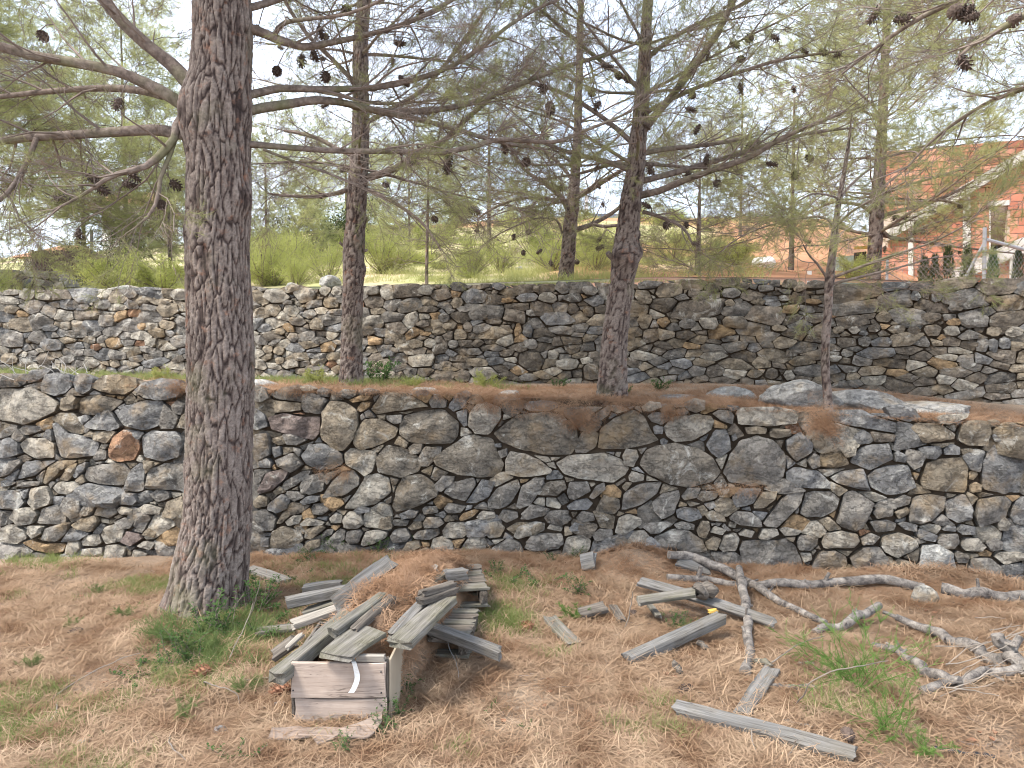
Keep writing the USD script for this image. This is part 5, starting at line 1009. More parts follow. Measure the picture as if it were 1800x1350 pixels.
# ---- pines behind the upper wall
rng = np.random.default_rng(104)
D4 = 9.4
def hillfoot(px, D): p = at(px, 500, D); return np.array([p[0], D, hill_z(p[0], D) - 0.15])
tr = pxline([(991, 520, 15), (994, 490, 13.5), (999, 440, 12.5), (1003, 390, 12), (1006, 365, 11.5), (1009, 330, 9.5), (1012, 290, 8.5), (1015, 240, 7.5), (1017, 170, 6.5), (1020, 60, 5.5), (1022, -60, 4), (1020, -180, 2)], D4)
L4 = [
 pxline([(1000, 368, 7), (990, 352, 6.5), (975, 335, 6), (958, 322, 5), (930, 305, 3.5), (900, 270, 2.5)], ramp(D4, 9.2, 6)),
 pxline([(982, 356, 4), (960, 350, 3.5), (925, 348, 3), (880, 360, 2.5), (840, 385, 1.6)], ramp(9.3, 9.0, 5)),
 pxline([(1010, 405, 5.5), (1030, 398, 5), (1045, 392, 4.5), (1075, 375, 4), (1110, 350, 3), (1150, 340, 2)], ramp(D4, 9.6, 6)),
 pxline([(1042, 394, 3.5), (1065, 398, 3.5), (1085, 396, 3), (1120, 410, 1.5)], ramp(D4, 9.3, 4)),
 pxline([(1013, 345, 5), (1035, 333, 4.5), (1055, 320, 4), (1090, 300, 3), (1150, 260, 2)], ramp(D4, 9.0, 5)),
 pxline([(1008, 320, 4), (985, 290, 3.5), (950, 260, 3), (900, 220, 2)], ramp(D4, 9.8, 4)),
 pxline([(988, 410, 2.5), (975, 385, 2.2), (955, 383, 2), (900, 400, 1.4), (850, 430, 1)], ramp(D4, 9.1, 5)),
]
pine("pine_tree", "pine behind the upper wall whose trunk forks into two low limbs", None, tr, L4, rng,
     dict(plate=(0.028, 0.09), depth=0.010, dz=0.022, arc=0.015, flare=0.02), auto=(3.3, 5.6, 0.5, 2.0, 4), spray=0.15, reach=0.7, bare=0.76, dens=0.75, more_cones=26,
     cones=[at(x, y, 9.2) for x, y in ((953, 438), (967, 458), (1062, 430), (1048, 437), (920, 440), (928, 410), (904, 411), (1058, 416), (1013, 460), (940, 372))])
rng = np.random.default_rng(106)
D6 = 10.2
tr = pxline([(1533, 520, 14), (1535, 480, 12.5), (1538, 430, 12), (1541, 380, 11.5), (1545, 320, 10.5), (1549, 260, 9), (1552, 190, 8), (1556, 100, 7), (1560, 0, 6), (1562, -150, 3.5), (1562, -260, 1.6)], D6)
L6 = [
 pxline([(1548, 400, 4), (1566, 418, 3.5), (1590, 422, 3), (1620, 400, 2.5), (1680, 385, 1.5)], ramp(D6, 9.8, 5)),
 pxline([(1530, 372, 4), (1510, 360, 3.6), (1470, 355, 3.2), (1430, 370, 2.5), (1370, 400, 1.5)], ramp(D6, 10.0, 5)),
 pxline([(1548, 352, 4), (1590, 358, 3.5), (1640, 352, 3), (1690, 360, 2)], ramp(D6, 9.6, 4)),
 pxline([(1550, 380, 4), (1600, 365, 3.6), (1650, 350, 3), (1710, 320, 2)], ramp(D6, 10.6, 4)),
]
pine("pine_tree", "dark-trunked pine in front of the brick house behind the upper wall", None, tr, L6, rng,
     dict(plate=(0.03, 0.10), depth=0.010, dz=0.025, arc=0.016, flare=0.02), auto=(3.0, 5.8, 0.42, 2.2, 5), spray=0.17, reach=0.75, bare=0.35, kind="far", dens=0.62, more_cones=20,
     cones=[at(x, y, 9.9) for x, y in ((1556, 432), (1612, 388), (1622, 404), (1645, 372), (1684, 360), (1573, 378), (1595, 382), (1540, 376), (1602, 412))])
rng = np.random.default_rng(107)
tr = pxline([(1226, 505, 6), (1226, 470, 5), (1228, 420, 4), (1229, 370, 3), (1230, 320, 2), (1231, 270, 1)], 9.2)
pine("young_pine", "small bushy pine on the bank right behind the upper wall beside the knobbly pine", None, tr, [], rng,
     dict(plate=(0.03, 0.08), depth=0.004, dz=0.03, arc=0.012), auto=(2.45, 3.7, 0.22, 1.2, 4), spray=0.16, reach=0.45, bare=0.45, dens=0.8)
rng = np.random.default_rng(108)
tr = pxline([(750, 520, 3.4), (750, 480, 3), (751, 420, 2.8), (752, 360, 2.2), (753, 300, 1.5), (753, 250, 1)], 10.0)
pine("sapling", "thin pale bare sapling standing on the grassy bank behind the upper wall", None, tr, [], rng,
     dict(plate=(0.05, 0.2), depth=0.002, dz=0.04, arc=0.012), auto=(2.6, 3.9, 0.22, 0.55, 2), spray=0.2, reach=0.3, bare=1.0, dens=0.35)

# ---- a pine just outside the right edge whose branch hangs into view
rng = np.random.default_rng(109)
b0 = np.array([4.2, 3.0, 0])
tr = np.array([[4.2, 3.0, -0.2, 0.17], [4.2, 3.0, 0.6, 0.14], [4.22, 3.0, 2.0, 0.125], [4.2, 3.05, 3.6, 0.11], [4.2, 3.1, 5.2, 0.08], [4.2, 3.1, 6.6, 0.03]])
L9 = [np.vstack([[4.2, 3.0, 2.95, 0.03], pxline([(1960, -10, 9), (1800, 28, 7), (1745, 60, 5.5), (1700, 85, 4), (1688, 98, 3)], [3.3, 3.45, 3.5, 3.5, 3.5])]),
      np.vstack([[4.2, 3.05, 3.3, 0.03], pxline([(1900, -140, 9), (1720, -20, 7), (1620, 30, 5), (1545, 80, 3.6), (1480, 130, 2)], [3.5, 3.8, 4.0, 4.1, 4.2])]),
      np.vstack([[4.2, 3.05, 2.7, 0.03], pxline([(1900, 120, 6), (1760, 170, 4.4), (1660, 230, 3), (1590, 300, 1.8)], [3.6, 4.0, 4.2, 4.3])])]
pine("pine_tree", "pine overhanging from the right edge with large cones against the green crowns", None, tr, L9, rng,
     dict(plate=(0.032, 0.11), depth=0.014, dz=0.03, arc=0.02), auto=(3.9, 6.2, 0.5, 2.4, 4), spray=0.12, reach=0.45, bare=0.6, dens=0.7,
     cones=[at(x, y, Y) for x, y, Y in ((1685, 100, 3.5), (1547, 14, 3.9), (1690, 12, 3.6), (1712, 8, 3.62), (1722, 24, 3.6), (1792, 30, 3.42), (1570, 36, 4.0))])

# ---- crowns further off
def far_pine(px, D, h, label, seed, crown=(0.25, 2.0), bare=0.2, r=0.10, dens=1.0, cnt=5, step=0.45, lean=0.0, name="pine_tree", zb=None, group=None, kind="far", reach=0.9):
    rng = np.random.default_rng(seed)
    p = at(px, 500, D); z0 = float(hill_z(p[0], D)) if zb is None else zb
    tr = np.array([[p[0], D, z0 - 0.2, r * 1.25], [p[0], D, z0 + 0.3, r], [p[0] + lean * 0.5, D, z0 + h * 0.5, r * 0.7], [p[0] + lean, D, z0 + h, 0.015]])
    return pine(name, label, group, tr, [], rng, dict(plate=(0.05, 0.16), depth=0.008, dz=0.06, arc=0.035), auto=(z0 + h * crown[0], z0 + h * 0.97, step, crown[1], cnt), spray=0.24, reach=reach, bare=bare, kind=kind, dens=dens)
far_pine(-95, 13.5, 6.2, "pale green pine at the far left whose crown covers the left edge", 201, (0.30, 3.4), 0.12, 0.11)
far_pine(-190, 11.5, 5.6, "pine left of the frame reaching over the short stone wall", 202, (0.40, 2.6), 0.15, 0.10)
far_pine(225, 19.0, 6.4, "pale green pine standing left behind the big trunk", 203, (0.15, 2.4), 0.12, 0.06)
far_pine(150, 16.5, 3.2, "low pale pine beside the utility pole", 204, (0.25, 1.5), 0.15, 0.045)
far_pine(300, 17.0, 2.6, "low bright green pine just left of the big trunk", 205, (0.06, 1.5), 0.08, 0.04)
far_pine(470, 17.0, 2.9, "rounded bright green pine right of the big trunk", 206, (0.04, 1.5), 0.08, 0.04)
far_pine(860, 15.5, 3.0, "grey-brown half bare pine left of the forked pine", 207, (0.10, 2.0), 0.62, 0.05, dens=0.75)
far_pine(720, 22.0, 2.6, "green pine on the slope behind the sapling", 208, (0.04, 1.7), 0.1, 0.04)
far_pine(1390, 11.5, 2.5, "bushy pine in front of the orange soil bank", 209, (0.25, 1.6), 0.4, 0.04, dens=0.5)
far_pine(1905, 9.6, 5.9, "pine just outside the right edge reaching over the brick gable", 210, (0.56, 2.8), 0.25, 0.11, dens=0.55)
far_pine(1990, 12.0, 6.4, "further pine right of the frame above the chain-link fence", 211, (0.60, 2.8), 0.25, 0.11, dens=0.5)
far_pine(1543, 16.5, 5.8, "tall pale pine hidden behind the dark-trunked pine", 212, (0.42, 2.2), 0.3, 0.05, dens=0.6)
far_pine(1300, 20.0, 4.2, "pine on the skyline above the orange soil bank", 213, (0.3, 1.8), 0.3, 0.04, dens=0.45)
far_pine(610, 28.0, 3.6, "distant pine on the skyline behind the slim terrace pine", 214, (0.1, 1.8), 0.15, 0.05)
# ================================================================ behind the upper wall
def box_mesh(sx, sy, sz, c=(0, 0, 0)):
    m = trimesh.creation.box([sx, sy, sz]); return np.array(m.vertices) + np.asarray(c, float), np.array(m.faces)
def prism(quad_front, thick):
    """A slab: four corners (front, counter-clockwise seen from the front) pushed back along +y by thick."""
    q = np.asarray(quad_front, float); b = q + np.array([0, thick, 0])
    v = np.vstack([q, b]); f = [[0, 1, 2], [0, 2, 3], [4, 6, 5], [4, 7, 6]]
    for i in range(4):
        j = (i + 1) % 4; f += [[i, i + 4, j + 4], [i, j + 4, j]]
    return v, np.array(f)
rng = np.random.default_rng(301)
# ---- unfinished brick house at the right
HA, HB = np.array([6.55, 14.2]), np.array([9.2, 13.1])
HD = (HB - HA) / np.linalg.norm(HB - HA); HN = np.array([-HD[1], HD[0]])       # HN points away from the camera
def house_uv(px, py):
    d = ray(px, py); k = ((HA - EYE[:2]) @ HN) / (d[..., :2] @ HN); p = EYE + d * k[..., None]
    return np.stack([(p[..., :2] - HA) @ HD, p[..., 2]], -1)
def house_pt(u, v, out=0.0):
    u, v = np.asarray(u, float), np.asarray(v, float)
    xy = HA + HD * u[..., None] - HN * np.asarray(out)[..., None] if np.ndim(u) else HA + HD * float(u) - HN * out
    return np.concatenate([xy, np.asarray(v)[..., None]], -1) if np.ndim(u) else np.array([xy[0], xy[1], float(v)])
def house_slab(px4, out, thick):
    uv = house_uv(np.array([p[0] for p in px4], float), np.array([p[1] for p in px4], float))
    q = np.array([house_pt(a, b, out) for a, b in uv]); b = np.array([house_pt(a, b2, out - thick) for a, b2 in uv])
    v = np.vstack([q, b]); f = [[0, 1, 2], [0, 2, 3], [4, 6, 5], [4, 7, 6]]
    for i in range(4):
        j = (i + 1) % 4; f += [[i, i + 4, j + 4], [i, j + 4, j]]
    return v, np.array(f)
hs = thing("brick_house", "unfinished red hollow-brick house with concrete columns and an empty window opening", "house")
_w = house_uv(np.array([1741.0, 1769]), np.array([362.0, 438])); WIN = (_w[0, 0], _w[1, 0], _w[1, 1], _w[0, 1])
_ga, _gb = house_uv(np.array([1575.0, 1800]), np.array([405.0, 268]))
gable = lambda u: _ga[1] + (u - _ga[0]) * (_gb[1] - _ga[1]) / (_gb[0] - _ga[0])
u1 = 5.4; vb = float(hill_z(7.5, 13.5)) - 0.6
def wall_piece(ua, ub, va, vb_, out=0.0, thick=0.2):
    q = [house_pt(ua, va, out), house_pt(ub, va, out), house_pt(ub, vb_, out), house_pt(ua, vb_, out)]
    b = [house_pt(ua, va, out - thick), house_pt(ub, va, out - thick), house_pt(ub, vb_, out - thick), house_pt(ua, vb_, out - thick)]
    v = np.vstack([q, b]); f = [[0, 1, 2], [0, 2, 3], [4, 6, 5], [4, 7, 6]]
    for i in range(4):
        j = (i + 1) % 4; f += [[i, i + 4, j + 4], [i, j + 4, j]]
    return v, np.array(f)
top_v = gable(u1)
put("mortar_wall", joined([wall_piece(0.05, WIN[0], vb, gable(WIN[0] * 0.5)), wall_piece(WIN[0], WIN[1], vb, WIN[2]), wall_piece(WIN[0], WIN[1], WIN[3], gable(WIN[0])), wall_piece(WIN[1], u1, vb, gable(WIN[1]))]), M_MORTAR, hs)
BW, BH, J = 0.235, 0.120, 0.016
for r in range(int((top_v + 0.9 - vb) / (BH + J))):
    v0 = vb + r * (BH + J)
    k0 = 0.06 - (BW + J) * 0.5 * (r % 2)
    for k in range(int((u1 - k0) / (BW + J))):
        a = k0 + k * (BW + J); b = a + BW
        a = max(a, 0.06)
        if v0 + BH > gable((a + b) / 2) - 0.05 or b - a < 0.05 or v0 + BH < vb + 0.35:
            continue
        for lo, hi in ([(a, min(b, WIN[0])), (max(a, WIN[1]), b)] if (v0 + BH > WIN[2] and v0 < WIN[3]) else [(a, b)]):
            if hi - lo > 0.05:
                put("brick", wall_piece(lo, hi, v0, v0 + BH, 0.016 + rng.uniform(-0.004, 0.004), 0.1), M_BRICK[rng.integers(3)], hs)
put("column", house_slab([(1596, 505), (1605, 505), (1605, 392), (1596, 397)], 0.045, 0.3), M_CONCRETE, hs)
put("column", house_slab([(1692, 500), (1706, 500), (1705, 330), (1692, 338)], 0.045, 0.3), M_CONCRETE, hs)
put("roof_edge", house_slab([(1560, 424), (1830, 268), (1830, 247), (1560, 405)], 0.14, 0.6), M_CONCRETE, hs)
put("sloping_beam", house_slab([(1672, 500), (1830, 432), (1830, 402), (1672, 476)], 0.12, 0.35), M_CONCRETE, hs)
put("beam_leg", house_slab([(1773, 500), (1785, 500), (1785, 448), (1773, 455)], 0.10, 0.3), M_CONCRETE, hs)
put("window_reveal", house_slab([(1738, 441), (1741, 441), (1741, 360), (1738, 360)], 0.03, 0.25), M_CONCRETE, hs)
put("window_lintel", house_slab([(1736, 363), (1774, 361), (1774, 352), (1736, 354)], 0.032, 0.24), M_CONCRETE, hs)
put("unlit_room", wall_piece(WIN[0] - 0.3, WIN[1] + 0.3, WIN[2] - 0.3, WIN[3] + 0.3, -1.0, 0.05), M_DARKROOM, hs)
up = thing("brick_upper_storey", "upper brick storey set back above the sloping white roof edge", "house")
for r in range(11):
    for k in range(17):
        u = 0.25 + k * (BW + J) - (BW + J) * 0.5 * (r % 2); v = gable(1.0) - 0.25 + r * (BH + J)
        if v < gable(u) - 0.3: continue
        q, f = wall_piece(u, u + BW, v, v + BH, -0.75 + rng.uniform(-0.003, 0.003), 0.1)
        put("brick", (q, f), M_BRICK[rng.integers(3)], up)
put("mortar_wall", wall_piece(0.1, 4.4, gable(1.0) - 0.6, gable(1.0) - 0.25 + 11 * (BH + J), -0.78, 0.15), M_MORTAR, up)

# ---- chain-link fence
def pole(a, b, r, n=8): return tube(np.array([a, b], float), [r, r], n)
ff = thing("chain_link_fence", "galvanised chain-link fence with a braced post before the brick house", "fence")
Fp = at(1733, 421, 8.2); fz = float(hill_z(Fp[0], 8.2)) - 0.2
put("post", pole([Fp[0], 8.2, fz], at(1731, 400, 8.2), 0.020), M_METAL, ff, smooth=40)
put("brace", pole(at(1732, 423, 8.2), at(1690, 500, 8.3), 0.014), M_METAL, ff, smooth=40)
put("top_rail", pole(at(1734, 421, 8.2), at(1850, 452, 8.5), 0.020), M_METAL, ff, smooth=40)
P2 = at(1560, 452, 8.9); put("post", pole([P2[0], 8.9, fz], P2, 0.016), M_METAL, ff, smooth=40)
P3 = at(1840, 440, 8.5); put("post", pole([P3[0], 8.5, fz], P3 + [0, 0, 0.1], 0.020), M_METAL, ff, smooth=40)
wires = []
def chain(A, B, h0, h1, cell=0.055):
    A, B = np.array(A, float), np.array(B, float); L = np.linalg.norm(B - A); n = int(L / cell)
    for s in (-1, 1):
        for k in range(-12, n + 12):
            x0 = k * cell; H = h1 - h0
            pts = []
            for t in np.linspace(0, 1, 2):
                xx = x0 + s * t * H * 0.9
                pts.append((xx, h0 + t * H))
            (xa, za), (xb, zb) = pts
            if min(xa, xb) < 0 or max(xa, xb) > L:
                ca, cb = np.clip([xa, xb], 0, L)
                if abs(ca - cb) < 0.02: continue
                za, zb = za + (ca - xa) / (xb - xa) * (zb - za), za + (cb - xa) / (xb - xa) * (zb - za); xa, xb = ca, cb
            e = (B - A) / L
            wires.append(tube(np.array([[*(A + e * xa), za], [*(A + e * xb), zb]]), [0.0012, 0.0012], 3, False))
chain([Fp[0], 8.2], [P3[0], 8.5], 2.05, 2.62); chain([P2[0], 8.9], [Fp[0], 8.2], 2.1, 2.52)
put("wire_mesh", joined(wires), M_METAL, ff, kind="stuff")

# ---- young cypresses along the fence
rng = np.random.default_rng(303)
def cypress(px, pyt, D, w, label, seed):
    r = np.random.default_rng(seed); p = at(px, pyt, D); z0 = float(hill_z(p[0], D)) - 0.05; h = p[2] - z0
    t = thing("young_cypress", label, "cypress", (p[0], D, z0), group="young cypresses along the fence")
    put("stem", tube(np.array([[0, 0, 0], [0, 0, h * 0.9]]), [0.012, 0.004], 5), M_TWIG, t)
    n = 900; f = r.random(n) ** 0.8; rad = w * (0.25 + np.sin(np.pi * np.clip(f * 0.9 + 0.08, 0, 1)) * 0.85) * r.uniform(0.3, 1.05, n)
    a = r.uniform(0, 6.28, n)
    P = np.stack([np.cos(a) * rad, np.sin(a) * rad, f * h], -1)
    D_ = np.stack([np.cos(a) * 0.35, np.sin(a) * 0.35, np.ones(n)], -1) + r.normal(0, 0.2, (n, 3))
    put("crown", blades(P, D_, r.uniform(0.04, 0.08, n), 0.010, r), M_SHRUBDARK if px != 1746 else M_WEED, t)
for i, (px, py, w, lab) in enumerate([(1625, 455, 0.06, "leftmost small cypress of the row at the foot of the brick house"), (1644, 452, 0.05, "thin cypress second from the left at the foot of the brick house"),
        (1667, 438, 0.07, "dark cypress third from the left in front of the bricks"), (1701, 434, 0.06, "grey-green cypress standing before the white column"),
        (1746, 444, 0.06, "bright green cypress beside the braced fence post"), (1791, 443, 0.06, "rightmost cypress below the top rail of the fence")]):
    cypress(px, py, 9.4, w, lab, 400 + i)

# ---- bits of building site left of the dark trunk
cb = thing("site_shelter", "pale green sheet shelter with a dark opening left of the dark-trunked pine", "shelter")
put("sheet_wall", prism([at(1466, 510, 11.5), at(1531, 510, 11.3), at(1531, 446, 11.3), at(1466, 452, 11.5)], 0.06), M_GREENBOARD, cb)
put("dark_opening", prism([at(1503, 470, 11.25), at(1523, 470, 11.25), at(1523, 442, 11.25), at(1503, 444, 11.25)], 0.04), M_DARKROOM, cb)
put("yellow_strip", prism([at(1503, 438, 11.2), at(1527, 437, 11.2), at(1527, 432, 11.2), at(1503, 433, 11.2)], 0.04), M_YELLOW, cb)
t = put("concrete_post", joined([prism([at(1421, 505, 9.6), at(1427, 505, 9.6), at(1427, 476, 9.6), at(1421, 476, 9.6)], 0.04)]), M_WHITE, label="short white post standing behind the upper wall below the orange bank", category="post")
# ---- skyline
t = put("blue_sheet", prism([at(1026, 396, 39.0), at(1088, 396, 39.0), at(1088, 376, 39.0), at(1028, 375, 39.0)], 0.3), M_BLUEPANEL, label="dark blue sheet standing on the red skyline right of the forked pine", category="sheet")
t = put("skyline_post", pole(at(1031, 410, 38.5), at(1031, 344, 38.5), 0.09), M_WHITE, label="tall pale post on the skyline beside the blue sheet", category="post")
t = put("utility_pole", pole(at(161, 465, 15.8), at(161, 404, 15.8), 0.030), M_METAL, smooth=40, label="thin grey pole behind the light green bush at the left", category="pole")
# ---- picket fence and low building at the left
pk = thing("picket_fence", "dark brown picket fence at the far left above the short wall", "fence")
for k in range(15):
    x = 58 + k * 5.2
    a, b = at(x, 470, 13.2), at(x, 439.5 + 1.3 * (k % 2), 13.2)
    w = 0.017
    put("picket", prism([[a[0] - w, 13.2, a[2] - 0.1], [a[0] + w, 13.2, a[2] - 0.1], [a[0] + w, 13.2, b[2]], [a[0] - w, 13.2, b[2]]], 0.02), M_PICKET, pk)
for y in (447.5, 463):
    a, b = at(55, y, 13.23), at(134, y, 13.23)
    put("rail", prism([[a[0], 13.225, a[2] - 0.02], [b[0], 13.225, b[2] - 0.02], [b[0], 13.225, b[2] + 0.02], [a[0], 13.225, a[2] + 0.02]], 0.03), M_PICKET, pk)
lh = thing("low_building", "low building with a clay roof behind the picket fence", "building")
a, b = at(38, 452, 16.5), at(122, 452, 16.5); zt = at(38, 426, 16.5)[2]
put("wall", box_mesh(b[0] - a[0], 1.6, 2.0, ((a[0] + b[0]) / 2, 17.4, zt - 1.25)), M_CONCRETE, lh)
rv = np.array([[a[0] - 0.2, 16.4, zt - 0.32], [b[0] + 0.05, 16.4, zt - 0.32], [b[0] - 0.15, 17.4, zt + 0.05], [a[0] + 0.35, 17.4, zt + 0.05], [b[0] + 0.05, 18.4, zt - 0.32], [a[0] - 0.2, 18.4, zt - 0.32]])
put("roof", (rv, np.array([[0, 1, 2], [0, 2, 3], [3, 2, 4], [3, 4, 5], [0, 3, 5], [1, 4, 2]])), M_ROOFTILE, lh)
fh = thing("far_house", "pale far house half hidden by foliage left of the big trunk", "house")
a, b = at(178, 430, 42.0), at(242, 430, 42.0); zt = at(200, 352, 42.0)[2]
put("wall", box_mesh(b[0] - a[0], 5, 6, ((a[0] + b[0]) / 2, 44.6, zt - 3.2)), M_WHITE, fh)
rv = np.array([[a[0] - 0.4, 41.8, zt - 0.2], [b[0] + 0.4, 41.8, zt - 0.2], [b[0] + 0.4, 44.5, zt + 0.9], [a[0] - 0.4, 44.5, zt + 0.9], [b[0] + 0.4, 47.3, zt - 0.2], [a[0] - 0.4, 47.3, zt - 0.2]])
put("roof", (rv, np.array([[0, 1, 2], [0, 2, 3], [3, 2, 4], [3, 4, 5], [0, 3, 5], [1, 4, 2]])), M_ROOFTILE, fh)
for k in range(3):
    c = a[0] + (k + 0.5) * (b[0] - a[0]) / 3
    put("window", box_mesh(0.42, 0.06, 0.8, (c, 42.09, zt - 1.1)), M_DARKROOM, fh)

# ---- shrubs on the slope: one of each kind, then copies
def shrub(name, label, mat, seed, h, w, n, blade, lw, loc, upright=0.6, stems=9, group="shrubs on the slope"):
    r = np.random.default_rng(seed)
    t = thing(name, label, "shrub", loc, group=group)
    st, tips = [], []
    for _ in range(stems):
        a = r.uniform(0, 6.28); d = [math.cos(a) * (1 - upright), math.sin(a) * (1 - upright), upright]
        l = wander([0, 0, 0], d, h * r.uniform(0.75, 1.1), 8, r, 0.14, 0.3)
        l[:, :2] *= w / h
        st.append(tube(l, np.linspace(0.010, 0.003, 9), 4, False)); tips.append(l)
    put("stems", joined(st), M_TWIG, t)
    L = np.array(tips); k = r.integers(0, len(L), n); f = np.clip(r.beta(2.2, 1.3, n), 0, 1) * 8; i = np.minimum(f.astype(int), 7)
    c = L[k, i] + (L[k, i + 1] - L[k, i]) * (f - i)[:, None]
    P = c + r.normal(0, 1, (n, 3)) * w * 0.10 * (1.3 - f / 10)[:, None]
    P[:, 2] = np.abs(P[:, 2])
    D_ = (P - c) * 3 + r.normal(0, 0.35, (n, 3)) + [0, 0, 0.7 * upright]
    put("leaves", blades(P, D_, blade * r.uniform(0.6, 1.2, n), lw, r), mat, t)
    return t
def HG(px, py):
    d = ray(px, py); lo, hi = 7.0, 90.0
    for _ in range(50):
        m = (lo + hi) / 2; p = EYE + d * m
        if p[2] > float(hill_z(p[0], p[1])): lo = m
        else: hi = m
    return EYE + d * (lo + hi) / 2
def hp(px, D, dz=0.0):
    p = at(px, 480, D); return np.array([p[0], D, float(hill_z(p[0], D)) + dz])
sh1 = shrub("broom_shrub", "tall yellow-green broom shrub right of the big trunk on the slope", M_SHRUB, 1, 0.9, 0.95, 8000, 0.055, 0.007, hp(512, 13.0), 0.62, 22)
sh2 = shrub("round_shrub", "rounded light green shrub in front of the picket fence", M_SHRUB, 2, 0.70, 0.80, 5000, 0.05, 0.012, hp(200, 10.9), 0.45, 14)
sh3 = shrub("dark_shrub", "large dark evergreen shrub on the slope left of the slim terrace pine", M_SHRUBDARK, 3, 1.9, 2.2, 6500, 0.07, 0.030, hp(545, 19.0), 0.5, 18)
rng = np.random.default_rng(310)
SL = [(sh1, "broom_shrub", "broom shrub beside the big trunk's right edge above the wall", 462, 11.8, 0.85), (sh1, "broom_shrub", "broom shrub left of the slim terrace pine above the wall", 575, 12.2, 0.75),
      (sh1, "broom_shrub", "broom shrub just right of the slim terrace pine", 672, 13.5, 1.0), (sh1, "broom_shrub", "bright broom shrub right of the bare sapling", 830, 11.8, 0.75), (sh1, "broom_shrub", "broom shrub in the middle of the slope left of the forked pine", 880, 13.0, 0.8),
      (sh1, "broom_shrub", "broom shrub between the forked pine and the knobbly pine", 1045, 12.0, 0.7), (sh1, "broom_shrub", "broom shrub right of the knobbly trunk above the wall", 1180, 11.5, 0.7),
      (sh2, "round_shrub", "pale round shrub hanging over the left end of the short wall", -30, 11.4, 0.8), (sh2, "round_shrub", "round shrub left behind the big trunk", 290, 11.2, 0.95), (sh2, "round_shrub", "low round shrub below the far house", 250, 12.5, 0.7),
      (sh2, "round_shrub", "round shrub halfway up the slope behind the sapling", 760, 18.0, 1.2), (sh2, "round_shrub", "round shrub at the foot of the red skyline bank", 930, 22.0, 1.4), (sh2, "round_shrub", "green shrub by the white sack", 1300, 10.6, 0.7),
      (sh2, "round_shrub", "light round shrub on the slope behind the forked pine", 985, 15.0, 1.0), (sh3, "dark_shrub", "dark shrub beside the utility pole", 190, 15.2, 0.55), (sh3, "dark_shrub", "small dark shrub below the clay roofed building", 110, 14.8, 0.4),
      (sh2, "round_shrub", "light shrub half way up right of the slim terrace pine", 700, 24.0, 1.6), (sh2, "round_shrub", "shrub on the skyline left of the forked pine", 800, 31.0, 1.8), (sh1, "broom_shrub", "broom shrub on the slope above the dark shrub", 590, 23.0, 1.5),
      (sh1, "broom_shrub", "yellowish broom shrub near the fallen white stones above the wall", 520, 10.6, 0.55), (sh2, "round_shrub", "low shrub in front of the pale green shelter", 1490, 9.4, 0.5)]
for src, nm, lab, px, D, s in SL:
    copy_of(src, nm, lab, loc=hp(px, D, -0.02), rz=rng.uniform(0, 6), scale=np.array([s, s, s * rng.uniform(0.85, 1.1)]))
for k in range(34):
    px, D = rng.uniform(420, 1280), 10.5 + 22 * rng.random() ** 1.5; s = rng.uniform(0.35, 0.9) * (0.6 + D / 30)
    copy_of([sh1, sh2, sh2][k % 3], "low_shrub", "low light green shrub among others dotted over the slope", loc=hp(px, D, -0.03), rz=rng.uniform(0, 6), scale=np.array([s * 1.2, s * 1.2, s * rng.uniform(0.5, 0.9)]), group="low shrubs dotted over the slope")
# pale stones lying on the slope
def rock(name, label, c, size, seed, mat=None, tint=PALE, rz=0.0, sub=4, cut=7, group=None, tilt=(0, 0)):
    r = np.random.default_rng(seed)
    m = trimesh.creation.icosphere(sub, 1.0); V = np.array(m.vertices)
    for _ in range(cut):
        n = unit(r.normal(0, 1, 3) * [1, 1, 0.8]); lim = r.uniform(0.55, 0.85)
        ex = np.maximum(V @ n - lim, 0); V = V - ex[:, None] * n * 0.92
    V = V * (1 + 0.22 * (fbm(V * 2.2 + seed, 4, 3) - 0.5) + 0.10 * (fbm(V * 7 + seed, 3, 4) - 0.5))[:, None] * np.asarray(size) / 2
    from scipy.spatial.transform import Rotation
    V = Rotation.from_euler("xyz", [tilt[0], tilt[1], rz]).apply(V) + c
    sm = trimesh.graph.smooth_shade(trimesh.Trimesh(V, m.faces, process=False), angle=0.6, facet_minarea=None)
    v = np.array(sm.vertices)
    return put(name, (v, np.array(sm.faces)), mat or M_STONE, smooth=True, prim={"tint": np.tile(np.array(tint), (len(v), 1))}, label=label, category="rock", group=group)
rock("white_sack", "white bulky sack lying at the foot of the orange soil bank", at(1342, 462, 11.0), (0.34, 0.24, 0.22), 599, mat=M_WHITE, sub=3, cut=5)
stage.GetPrimAtPath("/World/white_sack").SetCustomDataByKey("category", "sack")
for k, (px, py, D, sx_, sz_, lab) in enumerate([(580, 488, 9.0, 0.26, 0.20, "upright grey stone just above the wall left of the slim terrace pine"), (515, 487, 9.6, 0.22, 0.10, "small white stone among the broom left of the slim terrace pine"),
        (572, 434, 15.0, 0.8, 0.25, "flat white rock on the bare earth below the dark shrub"), (912, 474, 10.5, 0.14, 0.14, "white stone in the grass left of the forked pine"), (445, 445, 13.0, 0.35, 0.2, "white stone near the big trunk on the slope"), (215, 484, 10.2, 0.45, 0.16, "grey slab at the foot of the light green bush")]):
    D = max(HG(px, py)[1], 8.9) if py < 480 else D; rock("slope_rock", lab, HG(px, py) if py < 480 else [at(px, py, D)[0], D, float(hill_z(at(px, py, D)[0], D)) + 0.04], (sx_, sx_ * 0.8, sz_), 500 + k, tint=(0.36, 0.35, 0.32), sub=3)
